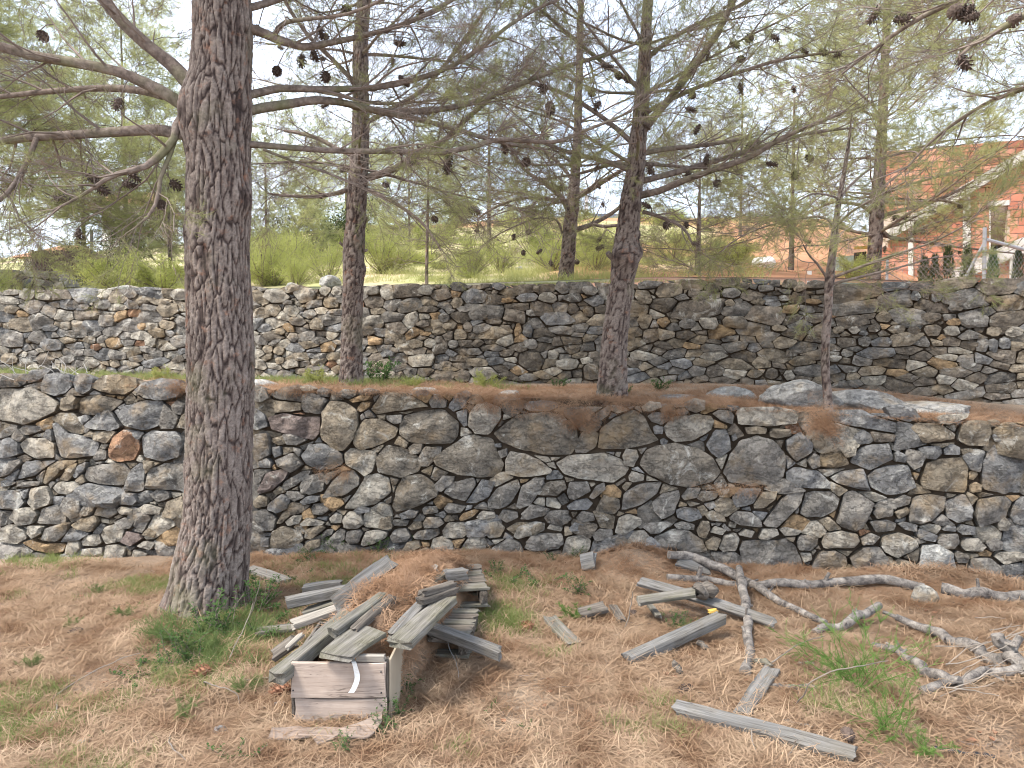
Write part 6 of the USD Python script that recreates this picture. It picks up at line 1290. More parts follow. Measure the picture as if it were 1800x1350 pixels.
# ================================================================ the wood pile and what lies about
HEAP_A, HEAP_B = np.array([-0.66, 3.45]), np.array([-0.42, 4.75])
def heap_z(x, y):
    x, y = np.asarray(x, float), np.asarray(y, float)
    d = HEAP_B - HEAP_A; L = np.linalg.norm(d); d = d / L
    a = (x - HEAP_A[0]) * d[0] + (y - HEAP_A[1]) * d[1]; b = (x - HEAP_A[0]) * d[1] - (y - HEAP_A[1]) * d[0]
    along = smooth01((a + 0.12) / 0.15) * smooth01((L + 0.25 - a) / 0.4)
    hgt = np.interp(a, [-0.1, 0.3, 0.8, 1.3], [0.30, 0.305, 0.275, 0.19])
    w = np.interp(a, [0, 0.5, 1.3], [0.19, 0.23, 0.26])
    n = 0.05 * (fbm(np.stack([x * 5, y * 5, 0 * x], -1), 3, 4) - 0.5)
    return ground_z(x, y) - 0.03 + (hgt + 0.03 + n) * along * np.clip(1.15 - (np.abs(b + 0.03) / w) ** 2.6, 0, 1) ** 0.75
def G(px, py, lift=0.0, surf=None):
    """The pixel's ray down to a height above the ground."""
    d = ray(px, py); lo, hi = 1.5, 7.0; zf = surf or ground_z
    for _ in range(50):
        m = (lo + hi) / 2; p = EYE + d * m
        if p[2] > float(zf(p[0], p[1])) + lift: lo = m
        else: hi = m
    return EYE + d * (lo + hi) / 2
def plank_mesh(L, w, h, rng, rough=1.0, split=False):
    """A worn board along x: corners rounded, edges wavering, ends broken a little."""
    n = max(8, int(L / 0.022)); xs = np.linspace(-L / 2, L / 2, n)
    b = min(w, h) * 0.14
    prof = np.array([[-w / 2 + b, -h / 2], [w / 2 - b, -h / 2], [w / 2, -h / 2 + b], [w / 2, h / 2 - b], [w / 2 - b, h / 2], [w * 0.05, h / 2 - 0.02 * h], [-w / 2 + b, h / 2], [-w / 2, h / 2 - b], [-w / 2, -h / 2 + b]])
    m = len(prof); seed = rng.uniform(0, 99)
    V = np.zeros((n, m, 3)); V[..., 0] = xs[:, None]; V[..., 1:] = prof[None]
    k = fbm(np.stack([V[..., 0] * 9, V[..., 1] * 30 + seed, V[..., 2] * 30], -1), 3, 3) - 0.5
    V[..., 1] *= 1 + 0.28 * rough * k; V[..., 2] *= 1 + 0.34 * rough * (fbm(np.stack([V[..., 0] * 7 + 40, V[..., 1] * 22, V[..., 2] * 30 + seed], -1), 3, 5) - 0.5)
    bow = rng.normal(0, 0.007) * L; V[..., 1] += (rng.normal(0, 0.010) * L * (1 - (2 * xs / L) ** 2))[:, None]; tw_ = rng.normal(0, 0.10) * rough * xs / L; V[..., 2] += V[..., 1] * tw_[:, None]; V[..., 2] += (bow * (1 - (2 * xs / L) ** 2))[:, None]
    V[0, :, 0] += rng.uniform(-0.014, 0.018, m) * rough; V[-1, :, 0] -= rng.uniform(-0.014, 0.018, m) * rough
    V = V.reshape(-1, 3); i, j = np.meshgrid(np.arange(n - 1), np.arange(m), indexing="ij"); j2 = (j + 1) % m
    q = np.stack([i * m + j, i * m + j2, (i + 1) * m + j2, (i + 1) * m + j], -1).reshape(-1, 4)
    F = np.vstack([q[:, [0, 2, 1]], q[:, [0, 3, 2]]])
    c0, c1 = V[:m].mean(0), V[-m:].mean(0); nv = len(V); V = np.vstack([V, c0, c1]); kk = np.arange(m); k2 = (kk + 1) % m; o = (n - 1) * m
    F = np.vstack([F, np.stack([np.full(m, nv), kk, k2], 1), np.stack([np.full(m, nv + 1), o + k2, o + kk], 1)])
    return V, F[:, ::-1]
def board_frame(a, b, roll=0.0):
    a, b = np.asarray(a, float), np.asarray(b, float); x = unit(b - a); y = unit(np.cross([0, 0, 1.0], x)); z = np.cross(x, y)
    c, s = math.cos(roll), math.sin(roll); y, z = y * c + z * s, z * c - y * s
    M = np.eye(4); M[:3, 0], M[:3, 1], M[:3, 2], M[:3, 3] = x, y, z, (a + b) / 2
    return M, float(np.linalg.norm(b - a))
rng = np.random.default_rng(500)
def plank(a, b, w, h, label, mat=None, roll=0.0, name="plank", cat="plank", parent=None, rough=1.0):
    M, L = board_frame(a, b, roll)
    p = put(name, plank_mesh(L, w, h, rng, rough), mat or M_WOOD, parent, smooth=35, **({} if parent is not None else dict(label=label, category=cat)))
    frame_op(p, M)
    return p
def gp(a): return G(*a[:2], a[2] if len(a) > 2 else 0.0)
PL = [
 ((485, 1193, .22), (610, 1085, .29), .075, .058, "square grey beam on the box's left corner, cut end towards the camera", M_WOOD, 0),
 ((587, 1156, .315), (652, 1108, .335), .155, .020, "wide split grey board lying as a lid on the wooden box", M_WOOD, 0.05),
 ((703, 1133, .325), (786, 1056, .35), .112, .036, "thick wide plank slanting over the box's right corner", M_WOOD, -0.1),
 ((742, 1099, .19), (878, 1149, .10), .056, .056, "grey beam sticking out of the pile towards the right", M_WOODGREY, 0.1),
 ((584, 1112, .345), (672, 1049, .38), .050, .045, "rotten-ended narrow beam on top of the pile, the left one of a pair", M_WOOD, 0.1),
 ((620, 1112, .335), (690, 1052, .37), .045, .04, "rotten brown beam on top of the pile, the right one of a pair", M_DARKWOOD, 0.1),
 ((737, 1066, .34), (800, 1043, .34), .040, .026, "thin reddish-stained slat at the pile's right side, the lowest of three", M_DARKWOOD, 0),
 ((738, 1057, .385), (800, 1035, .385), .045, .034, "short brown beam, middle one of three at the pile's right side", M_DARKWOOD, 0.1),
 ((742, 1043, .41), (797, 1026, .41), .040, .030, "dark short beam, uppermost of three at the pile's right side", M_DARKWOOD, 0),
 ((782, 1012, .31), (818, 1008, .31), .065, .055, "short thick block at the far right end of the pile", M_WOODGREY, 0),
 ((590, 1062, .31), (688, 986, .38), .085, .022, "flat grey board leaning up out of the pile", M_WOODGREY, 0.75),
 ((503, 1060, .14), (668, 1026, .22), .060, .060, "long square beam pointing left out of the pile behind the box", M_WOODGREY, 0),
 ((533, 1036, .09), (602, 1027, .10), .060, .055, "beam lying behind the longer beam at the left of the pile", M_WOODGREY, 0),
 ((513, 1098, .13), (768, 1000, .31), .072, .030, "long pale board running through the whole pile", M_WOODPALE, 0.15),
 ((436, 1000, .03), (503, 1022, .03), .095, .030, "pale plank on the ground just right of the big trunk", M_WOODPALE, 0),
 ((450, 1110, .03), (514, 1103, .04), .090, .022, "low board half under weeds left of the pile", M_WOOD, 0),
 ((482, 1152, .10), (519, 1126, .16), .070, .030, "dark board under the square grey beam at the pile's left foot", M_DARKWOOD, 0.4),
 ((503, 1141, .17), (530, 1116, .20), .028, .016, "thin pale strip of wood at the left of the box", M_WOODPALE, 0),
 ((1102, 1162, .015), (1268, 1086, .12), .068, .066, "thick grey beam lying alone right of the pile with one end raised", M_WOODGREY, 0.2),
 ((1188, 1248, .02), (1502, 1332, .024), .075, .066, "long grey beam lying across the foreground at the right", M_WOODGREY, 0.25),
 ((1304, 1256, .022), (1357, 1176, .04), .075, .020, "flat grey board leading up from the long foreground beam", M_WOODGREY, 0),
 ((966, 1086, .03), (1010, 1132, .022), .085, .024, "short grey board alone on the needles between pile and thick beam", M_WOOD, 0),
 ((1124, 1022, .10), (1362, 1096, .05), .065, .025, "long thin grey board lying under the upright pale branch", M_WOODGREY, 0.5),
 ((1124, 1056, .13), (1222, 1041, .17), .070, .026, "mossy brown board raised off the needles beside the cut log", M_WOOD, 0.3),
 ((1020, 1078, .05), (1064, 1067, .07), .075, .030, "dark mossy plank end half buried in needles", M_DARKWOOD, 0.3),
 ((1190, 985, .05), (1248, 1003, .04), .10, .03, "grey board behind the fallen branch at the wall's foot", M_WOODGREY, 0.6),
 ((1021, 990, .05), (1046, 984, .08), .13, .035, "grey board end leaning on the needle mound at the wall's foot", M_WOODGREY, 0.9),
 ((1140, 1062, .02), (1158, 1084, .06), .035, .022, "short grey stake left of the small leafy weed", M_WOOD, 0),
 ((1078, 1068, .02), (1094, 1092, .03), .05, .03, "dark stub of wood beside the fallen brown cone", M_DARKWOOD, 0),
 ((640, 1085, .32), (742, 1006, .29), .080, .024, "long grey board lying lengthwise under the needles on top of the pile", M_WOOD, 0.1),
 ((560, 1122, .24), (640, 1052, .29), .070, .026, "narrow board between the square beam and the rotten pair on the pile", M_WOODGREY, 0.2),
 ((690, 1118, .30), (764, 1040, .35), .060, .030, "weathered board lying beside the thick wide plank", M_WOODGREY, 0.0),
 ((700, 1060, .33), (790, 1004, .28), .050, .030, "thin board showing through the needles at the far top of the pile", M_WOOD, 0.0),
 ((752, 1120, .14), (826, 1128, .08), .070, .022, "short board under the beam that sticks out to the right", M_DARKWOOD, 0.1),
 ((536, 1075, .10), (612, 1052, .17), .075, .024, "grey board end poking out at the left side of the pile", M_WOOD, 0.1),
]
for a, b, w, h, lab, mat, roll in PL:
    plank(gp(a), gp(b), w, h, lab, mat, roll)
t = plank(G(1246, 1075, .08), G(1259, 1072, .09), .03, .015, "small bit of yellow painted wood at the raised end of the thick beam", M_YELLOW, 0, "yellow_wood_chip", "wood chip")

# ---- the old box
bo = G(513, 1272); br = G(680, 1271)
bang = math.atan2(br[1] - bo[1], br[0] - bo[0]); BWD = float(np.linalg.norm((br - bo)[:2]))
bx = thing("wooden_box", "old wooden box with two pale front boards under the wood pile", "box", (bo[0], bo[1], min(bo[2], br[2])), bang)
BHT, BDP = 0.275, 0.46
def bplank(name, c, L, w, h, axis, mat, label=None, rough=0.35):
    """A board with its length L along axis (0 x, 1 y, 2 z), lying in the box's frame, w its width, h its thickness."""
    m = plank_mesh(L, w, h, rng, rough)
    p = put(name, m, mat, bx, smooth=35)
    M = np.eye(4)
    M[:3, :3] = {"x_up": np.array([[1, 0, 0], [0, 0, -1], [0, 1, 0]]), "y_up": np.array([[0, 0, 1], [1, 0, 0], [0, 1, 0]]), "y_flat": np.array([[0, -1, 0], [1, 0, 0], [0, 0, 1]]), "x_flat": np.eye(3), "z_x": np.array([[0, 1, 0], [0, 0, 1], [1, 0, 0]])}[axis]
    M[:3, 3] = c
    frame_op(p, M)
    if label: tag(p, label)
    return p
bplank("front_board", (BWD / 2, -0.002, 0.192), BWD * 0.985, 0.150, 0.020, "x_up", M_BOXWOOD)
bplank("front_board", (BWD / 2 + 0.008, 0.002, 0.063), BWD * 0.96, 0.100, 0.020, "x_up", M_BOXWOOD, "lower front board with small green leaves in front")
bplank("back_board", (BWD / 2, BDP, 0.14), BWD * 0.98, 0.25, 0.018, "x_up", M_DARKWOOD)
bplank("side_panel", (BWD + 0.012, BDP / 2 + 0.012, 0.135), BDP, 0.272, 0.010, "y_up", M_PANEL)
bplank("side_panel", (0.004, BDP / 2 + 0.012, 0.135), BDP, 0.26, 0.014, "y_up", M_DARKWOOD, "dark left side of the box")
bplank("corner_post", (BWD - 0.006, 0.022, 0.138), 0.272, 0.028, 0.024, "z_x", M_DARKWOOD)
bplank("corner_post", (0.008, 0.026, 0.13), 0.25, 0.024, 0.024, "z_x", M_DARKWOOD)
bplank("top_rail", (BWD * 0.84, 0.000, 0.284), BWD * 0.30, 0.028, 0.024, "x_up", M_WOODPALE, "pale short top rail at the box's right corner")
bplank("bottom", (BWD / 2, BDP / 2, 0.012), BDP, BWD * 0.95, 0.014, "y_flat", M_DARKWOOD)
nl = [put("nail", tube(np.array([[x, -0.016, z], [x, -0.010, z]]), [0.0035, 0.0035], 6), M_BLACKPIPE, bx) for x, z in ((0.012, 0.215), (0.012, 0.15), (BWD - 0.02, 0.23), (BWD - 0.02, 0.14), (BWD - 0.02, 0.085), (BWD - 0.02, 0.05))]
# white strip hanging over the front
sp = np.array([G(622, 1162, 0)]); D0 = 3.13
pts = np.array([at(x, y, D) for x, y, D in ((620, 1158, 3.16), (622, 1164, 3.125), (626, 1178, 3.115), (628, 1192, 3.112), (624, 1206, 3.105), (617, 1218, 3.10))])
q = smooth_line(pts, 16); wd = np.linspace(0.009, 0.012, 16)
V = np.stack([q - np.c_[wd, 0 * wd, 0 * wd], q + np.c_[wd, 0.004 * np.sin(np.arange(16)), 0 * wd]], 1).reshape(-1, 3); V2 = V + [0, 0.0012, 0]
F = [];
for k in range(15):
    a = 2 * k; F += [[a, a + 1, a + 3], [a, a + 3, a + 2]]
F = np.array(F); put("paper_strip", (np.vstack([V, V2]), np.vstack([F, F[:, ::-1] + 32])), M_PAPER, label="narrow white strip hanging over the front of the wooden box", category="strip")
# broken sheet on the ground before the box
outline = np.array([(470, 1303), (478, 1287), (522, 1283), (560, 1285), (600, 1288), (640, 1278), (672, 1268), (671, 1281), (655, 1297), (640, 1303), (613, 1303), (596, 1297), (583, 1304), (566, 1311), (558, 1312), (548, 1301), (520, 1305), (495, 1304)])
gx = np.array([G(x, y, 0.02) for x, y in outline]); g2 = shapely.Polygon(gx[:, :2]).buffer(0)
if g2.geom_type != "Polygon": g2 = max(g2.geoms, key=lambda x: x.area)
rr = np.array(g2.segmentize(0.02).exterior.coords)[:-1]; x0, y0, x1, y1 = g2.bounds
I = np.stack(np.meshgrid(np.arange(x0, x1, 0.018), np.arange(y0, y1, 0.018)), -1).reshape(-1, 2); I = I[shapely.contains_xy(g2.buffer(-0.006), I[:, 0], I[:, 1])]
P = np.vstack([rr, I]); T = Delaunay(P).simplices; cc = P[T].mean(1); T = T[shapely.contains_xy(g2, cc[:, 0], cc[:, 1])]
z = ground_z(P[:, 0], P[:, 1]) + 0.035 + 0.05 * (fbm(np.c_[P * 6, np.zeros(len(P))], 3, 3) - 0.45) + 0.10 * np.clip(P[:, 1] - (y0 + 0.06), 0, 1)
n = len(P); V = np.vstack([np.c_[P, z], np.c_[P, z - 0.006]]); m = len(rr); i = np.arange(m); j = (i + 1) % m
F = np.vstack([T, T[:, ::-1] + n, np.stack([i, j, j + n], 1), np.stack([i, j + n, i + n], 1)])
put("broken_board", (V, F), M_TORN, smooth=30, label="broken thin brown board with a ragged front edge before the wooden box", category="board")

# ---- pallets under the far side of the pile
def pallet(label, c, rz, nb=5, w=0.5, d=0.42):
    t = thing("pallet", label, "pallet", c, rz)
    for k in range(nb):
        p = put("deck_board", plank_mesh(w, d / nb * 0.78, 0.018, rng), M_DARKWOOD if k % 2 else M_WOOD, t, smooth=35)
        M = np.eye(4); M[:3, 3] = (0, -d / 2 + (k + 0.5) * d / nb, 0.135); frame_op(p, M)
    for k in range(3):
        p = put("bearer", plank_mesh(d, 0.045, 0.07, rng), M_DARKWOOD, t, smooth=35)
        M = np.eye(4); M[:3, :3] = [[0, -1, 0], [1, 0, 0], [0, 0, 1]]; M[:3, 3] = ((k - 1) * (w / 2 - 0.03), 0, 0.088); frame_op(p, M)
        p = put("base_board", plank_mesh(w, 0.07, 0.018, rng), M_WOOD, t, smooth=35)
        M = np.eye(4); M[:3, 3] = (0, (k - 1) * (d / 2 - 0.04), 0.04); frame_op(p, M)
    return t
c = G(752, 1152); pallet("dark old pallet showing its slats right behind the wooden box", (c[0] - 0.02, c[1] + 0.16, c[2] - 0.02), -0.08)
c = G(790, 1085); pallet("second pallet further back at the right foot of the pile", (c[0] - 0.02, c[1] + 0.20, c[2] + 0.03), 0.15, 4, 0.42, 0.5)

# ---- heap of needles over the pile
hx, hy = np.linspace(-1.15, 0.05, 70), np.linspace(3.1, 5.2, 110)
hv, hf = sheet(hx, hy, heap_z)
keepv = hv[:, 2] > ground_z(hv[:, 0], hv[:, 1]) + 0.02
hf = hf[keepv[hf].any(1)]; _u, _inv = np.unique(hf, return_inverse=True); hv, hf = hv[_u], _inv.reshape(-1, 3)
put("needle_heap", (hv, hf), M_GROUND, smooth=True, kind="stuff", label="brown pine needles heaped over the wood pile", category="needle heap")

# ---- branches with peeling pale bark
def branch_log(label, pts, r, name="fallen_branch", mat=None, lift=None, forks=(), cat="branch", seed=0):
    """pts: (px, py, lift); r: radii in metres at both ends."""
    r_ = np.random.default_rng(600 + seed)
    P = np.array([G(*p) for p in pts]); _n = max(10, int(np.linalg.norm(np.diff(P, axis=0), axis=1).sum() / 0.02)); q = smooth_line(P, _n)
    _s = np.r_[0, np.cumsum(np.linalg.norm(np.diff(P, axis=0), axis=1))]; _lin = np.stack([np.interp(np.linspace(0, _s[-1], _n), _s, P[:, c_]) for c_ in range(3)], -1); q = 0.35 * q + 0.65 * _lin
    L = np.linspace(0, 1, len(q)); rad = 0.86 * np.interp(L, np.linspace(0, 1, len(r)), r) * (0.80 + 0.3 * fbm(np.c_[L * 4, L * 0 + seed, L * 0], 2, 1))
    q = q + (np.stack([fbm(np.c_[L * 7 + seed, L * 0, L * 0 + k], 2, k) for k in range(3)], -1) - 0.5) * rad[:, None] * 1.5
    ns = 14
    v, f = tube(q, rad, ns)
    nb = len(q) * ns; c = np.repeat(q, ns, 0); d = unit(v[:nb] - c)
    k = fbm(v[:nb] * 26 + seed, 3, 5) - 0.5; big = fbm(v[:nb] * 8 + seed, 2, 2) - 0.5
    v[:nb] += d * (np.repeat(rad, ns) * (0.30 * k + 0.15 * big))[:, None]
    ms = [(v, f)]
    for fr, dr, ln, rr in list(forks) + ([(r_.uniform(0.1, 0.9), r_.normal(0, 1, 3) * [1, 1, 0.3] + [0, 0, 0.5], r_.uniform(0.03, 0.09), 0.3 * rad.mean()) for _ in range(4)] if cat == "branch" and rad.mean() > 0.02 else []):
        p = q[int(fr * (len(q) - 1))]; w = wander(p, dr, ln, 4, r_, 0.1); ms.append(tube(w, np.linspace(rr, rr * 0.8, 5), 9))
    return put(name, joined(ms), mat or M_BIRCH, smooth=50, label=label, category=cat)
branch_log("pale branch with black patches lying end-on towards the camera", [(1303, 1000, .10), (1309, 1040, .09), (1315, 1087, .06), (1318, 1133, .03), (1306, 1180, .03)], [.030, .034, .034, .036], seed=1)
branch_log("long pale branch slanting down from the wall's foot to the right", [(1180, 974, .09), (1222, 981, .09), (1267, 998, .08), (1302, 1013, .07), (1366, 1052, .05), (1450, 1098, .03)], [.038, .036, .034, .028, .022], seed=2)
branch_log("long thin branch lying level along the foot of the lower wall", [(1176, 1016, .03), (1233, 1017, .04), (1283, 1025, .04), (1340, 1028, .05), (1400, 1024, .06), (1470, 1021, .06), (1540, 1021, .06), (1625, 1030, .05)], [.026, .028, .032, .036, .038, .036], forks=((0.13, (0.1, -0.2, 1), 0.09, 0.018), (0.62, (0.3, 0, 0.8), 0.08, 0.014)), seed=3)
branch_log("thick pale log at the right edge along the wall's foot", [(1655, 1034, .05), (1700, 1041, .05), (1760, 1045, .05), (1830, 1049, .05), (1900, 1052, .05)], [.044, .048, .050], seed=4)
branch_log("short whitish branch with its end raised behind the feathery green bush", [(1432, 1110, .03), (1485, 1094, .06), (1550, 1063, .12)], [.030, .030, .028], seed=5)
branch_log("grey branch slanting down to the forked log at the right", [(1577, 1086, .07), (1610, 1096, .06), (1653, 1117, .05), (1700, 1134, .05), (1735, 1150, .05), (1760, 1166, .04)], [.024, .030, .036, .040], forks=((0.02, (-0.6, 0.3, 0.3), 0.07, 0.012),), seed=6)
branch_log("dark spotted branch behind the feathery green bush at the right", [(1533, 1130, .03), (1587, 1151, .03), (1610, 1168, .04), (1653, 1190, .05), (1684, 1200, .05)], [.020, .026, .030, .032], seed=7)
branch_log("white spotted branch ending in front of the forked log at the right", [(1616, 1215, .03), (1657, 1207, .03), (1693, 1198, .035), (1728, 1184, .04), (1767, 1181, .04), (1850, 1172, .05)], [.024, .027, .030, .031, .036], seed=8)
branch_log("stubby forked log standing at the right edge", [(1752, 1120, .16), (1778, 1144, .10), (1794, 1172, .05), (1815, 1185, .04)], [.036, .04, .042], forks=((0.5, (0.5, 0.2, 0.7), 0.12, 0.024),), seed=9)
branch_log("thin dark stick right of the flat grey board", [(1352, 1205, .015), (1390, 1208, .015), (1436, 1208, .015)], [.014, .015, .013], seed=10)
branch_log("short round stick at the top end of the flat grey board", [(1327, 1160, .035), (1342, 1164, .04), (1357, 1168, .045)], [.018, .018, .019], mat=M_WOOD, seed=11)
branch_log("curled strip of bark right of the flat grey board", [(1352, 1266, .008), (1390, 1272, .012), (1428, 1281, .01)], [.014, .018, .012], name="bark_strip", cat="bark", seed=12)
branch_log("black pipe lying at the bottom right corner", [(1642, 1316, .012), (1690, 1324, .012), (1748, 1331, .012)], [.0125, .0125], name="black_pipe", mat=M_BLACKPIPE, cat="pipe", seed=13)
branch_log("short cut log with a dark end resting on the raised board", [(1222, 1042, .16), (1238, 1040, .16), (1250, 1037, .16)], [.052, .054, .054], name="cut_log", mat=M_DARKWOOD, cat="log", seed=14)
branch_log("small black burnt stub standing on the needles below the thick beam", [(1188, 1166, .05), (1196, 1186, .01)], [.022, .016], name="burnt_stub", mat=M_DARKWOOD, cat="wood stub", seed=15)
branch_log("small dark forked stub behind the thick beam", [(1228, 1128, .05), (1244, 1142, .015)], [.016, .020], name="burnt_stub", mat=M_DARKWOOD, cat="wood stub", seed=16)
branch_log("pale broken stick by the feathery green bush", [(1403, 1167, .012), (1428, 1168, .012)], [.013, .012], seed=19)

# ---- rocks
TR = lambda px, D, up=0.0: (lambda p: np.array([p[0], D, float(terrace_z(p[0], D)) + up]))(at(px, 690, D))
rock("boulder", "long weathered boulder left of the young pine on the terrace", TR(1415, 5.95, 0.02), (0.72, 0.5, 0.34), 701, tint=(0.30, 0.285, 0.26), rz=0.2, cut=9)
rock("boulder", "layered boulder right behind the young pine", TR(1510, 6.0, 0.0), (0.70, 0.46, 0.28), 702, tint=(0.27, 0.255, 0.235), rz=-0.2, cut=9)
rock("boulder", "broad sloping rock slab on the terrace at the right", TR(1620, 5.85, -0.03), (0.95, 0.50, 0.24), 703, tint=(0.33, 0.31, 0.28), rz=-0.25, cut=8)
rock("boulder", "grey outcrop in the needles right of the knobbly pine", TR(1285, 6.25, -0.03), (0.42, 0.35, 0.24), 704, tint=(0.29, 0.28, 0.26), rz=0.1, cut=9)
rock("boulder", "flat outcrop beside the foot of the knobbly pine", TR(1195, 6.1, -0.05), (0.50, 0.3, 0.15), 705, tint=(0.24, 0.235, 0.225), cut=9)
rock("flat_stone", "flat pale stone on the terrace right of the big trunk", TR(455, 6.9, 0.0), (0.40, 0.3, 0.13), 706, tint=(0.36, 0.345, 0.32), cut=8)
rock("flat_stone", "flat stone in the needles right of the leafy green plant", TR(745, 6.3, 0.0), (0.32, 0.22, 0.07), 707, tint=(0.33, 0.315, 0.29), cut=8)
rock("flat_stone", "flat grey stone in the needles in the middle of the terrace", TR(893, 6.3, 0.0), (0.30, 0.25, 0.09), 708, tint=(0.31, 0.30, 0.28), cut=8)
rock("ground_stone", "white spotted stone under the level branch at the right", G(1628, 1062) + [0, 0.03, 0.03], (0.18, 0.14, 0.16), 709, tint=(0.29, 0.275, 0.245), cut=9)
for k, (px, py, s, lab) in enumerate([(380, 1118, 0.07, "small grey stone in the grass below the big trunk"), (283, 1220, 0.055, "flat grey chip of stone among weeds at the left"), (388, 1288, 0.07, "grey stone left of the broken board"), (490, 1243, 0.06, "little grey stone at the left foot of the wooden box"), (113, 1245, 0.04, "small white stone at the far left"), (149, 1308, 0.06, "dark stone in the needles at the bottom left"), (240, 1310, 0.05, "brown stone at the bottom left")]):
    rock("small_stone", lab, G(px, py) + [0, 0, 0.008], (s, s * 0.8, s * 0.6), 720 + k, tint=(0.30, 0.29, 0.28), sub=3)
# ---- cones on the ground
def ground_cone(px, py, label, size=1.0, mat=None, lie=True):
    v, f = CONES[(px + py) % 3]
    from scipy.spatial.transform import Rotation
    Rm = Rotation.from_euler("xyz", [1.45 if lie else 3.0, 0.2, px % 7]).as_matrix()
    put("fallen_cone", ((v - [0, 0, -0.04]) @ Rm.T * size + G(px, py) + [0, 0, 0.026 * size], f), mat or M_CONE, label=label, category="pine cone")
ground_cone(1490, 1305, "open grey cone beside the end of the long foreground beam")
ground_cone(926, 1112, "brown cone on the grass right of the pile", 1.1, M_CONEBROWN)
ground_cone(1113, 1083, "grey cone between the small boards in the middle", 0.7)
ground_cone(1206, 1221, "dark cone at the upper end of the long foreground beam", 0.9)
ground_cone(352, 1194, "long red-brown cone in the weeds left of the box", 1.25, M_CONEBROWN)
ground_cone(492, 1225, "orange-brown cone lying against the box's left side", 1.2, M_CONEBROWN)
ground_cone(135, 1115, "dark cone on the needles at the far left", 0.8)
ground_cone(395, 1105, "dark cone in the grass right of the big trunk's foot", 0.8)

# ---- thin dry sticks and stems
def stick(label, pts, r=0.004, mat=None, name="dry_stick", cat="stick"):
    P = np.array([G(*p) for p in pts]); q = smooth_line(P, 24)
    q = q + (np.stack([fbm(np.c_[np.arange(24) * 0.4, np.zeros(24), np.full(24, k + pts[0][0])], 2, k) for k in range(3)], -1) - 0.5) * 0.009
    put(name, tube(q, np.linspace(r, r * 0.5, 24), 5), mat or M_DRYTWIG, smooth=True, label=label, category=cat)
stick("long pale dry stick lying in the grass at the left", [(70, 1245, .01), (130, 1200, .02), (180, 1172, .05), (245, 1148, .08)])
stick("bent white stem arching between trunk and box", [(360, 1202, .02), (392, 1207, .10), (418, 1225, .06), (422, 1245, .01)], 0.0035)
stick("curved white stem at the bottom left of the broken board", [(300, 1290, .01), (308, 1318, .04), (335, 1342, .01)], 0.0035)
stick("thin stem rising from the weeds by the big trunk", [(440, 1085, .02), (450, 1050, .16), (460, 1010, .30)], 0.003)
stick("thin dry stem reaching from the weeds to the trunk's foot", [(400, 1165, .02), (425, 1110, .10), (445, 1060, .16)], 0.003)
stick("pale dry stick in front of the box's left corner", [(395, 1190, .01), (440, 1194, .03), (475, 1191, .03)], 0.004)
stick("long arching straw over the dry twigs by the feathery bush", [(1398, 1238, .01), (1420, 1205, .18), (1480, 1175, .26), (1560, 1160, .22)], 0.0035)
stick("thin wire stem dangling from the beam right of the box", [(785, 1118, .16), (795, 1150, .06), (806, 1185, .03), (812, 1205, .01)], 0.0018, M_METAL)
stick("looped straw hanging over the long foreground beam", [(1320, 1285, .06), (1325, 1310, .03), (1345, 1340, .01)], 0.003)
stick("second looped straw over the long foreground beam", [(1400, 1300, .09), (1390, 1320, .03), (1372, 1348, .01)], 0.003)
stick("dry stick leaning on the short round stick", [(1357, 1165, .05), (1400, 1135, .07), (1450, 1118, .06)], 0.004)
stick("pale twig at the bottom left edge", [(88, 1275, .01), (96, 1255, .03), (100, 1235, .03)], 0.005)
stick("thin stem standing among the boards in the middle", [(1098, 1105, .01), (1108, 1070, .14), (1113, 1040, .26)], 0.004)
rs = np.random.default_rng(77)
tw = []
for k in range(30):
    px, py = rs.uniform(1640, 1830), rs.uniform(1085, 1235)
    p = G(px, py, rs.uniform(0.01, 0.06)); a = rs.uniform(-0.5, 0.9); l = rs.uniform(0.15, 0.5)
    q = wander(p, [math.cos(a), math.sin(a) * 0.7, rs.normal(0.1, 0.2)], l, 7, rs, 0.14); q[:, 2] = np.maximum(q[:, 2], ground_z(q[:, 0], q[:, 1]) + 0.006)
    tw.append(tube(q, np.linspace(0.0034, 0.0015, 8), 4, False))
put("twig_litter", joined(tw), M_DRYTWIG, kind="stuff", label="tangle of fine pale dry twigs around the logs at the right", category="dry twigs")
tw = []
for k in range(22):
    px = rs.uniform(8, 160); p = at(px, rs.uniform(655, 668), 6.3 + rs.uniform(-0.05, 0.4))
    q = wander(p, [rs.normal(-0.3, 0.5), rs.normal(0, 0.3), rs.uniform(0.3, 0.9)], rs.uniform(0.1, 0.32), 6, rs, 0.2); tw.append(tube(q, np.linspace(0.003, 0.0012, 7), 4, False))
put("dry_brush", joined(tw), plain("white_dry_brush", (0.38, 0.36, 0.33), 0.9, 0.15, 9.0), kind="stuff", label="whitish dry brush lying on the left end of the lower wall", category="dry twigs")
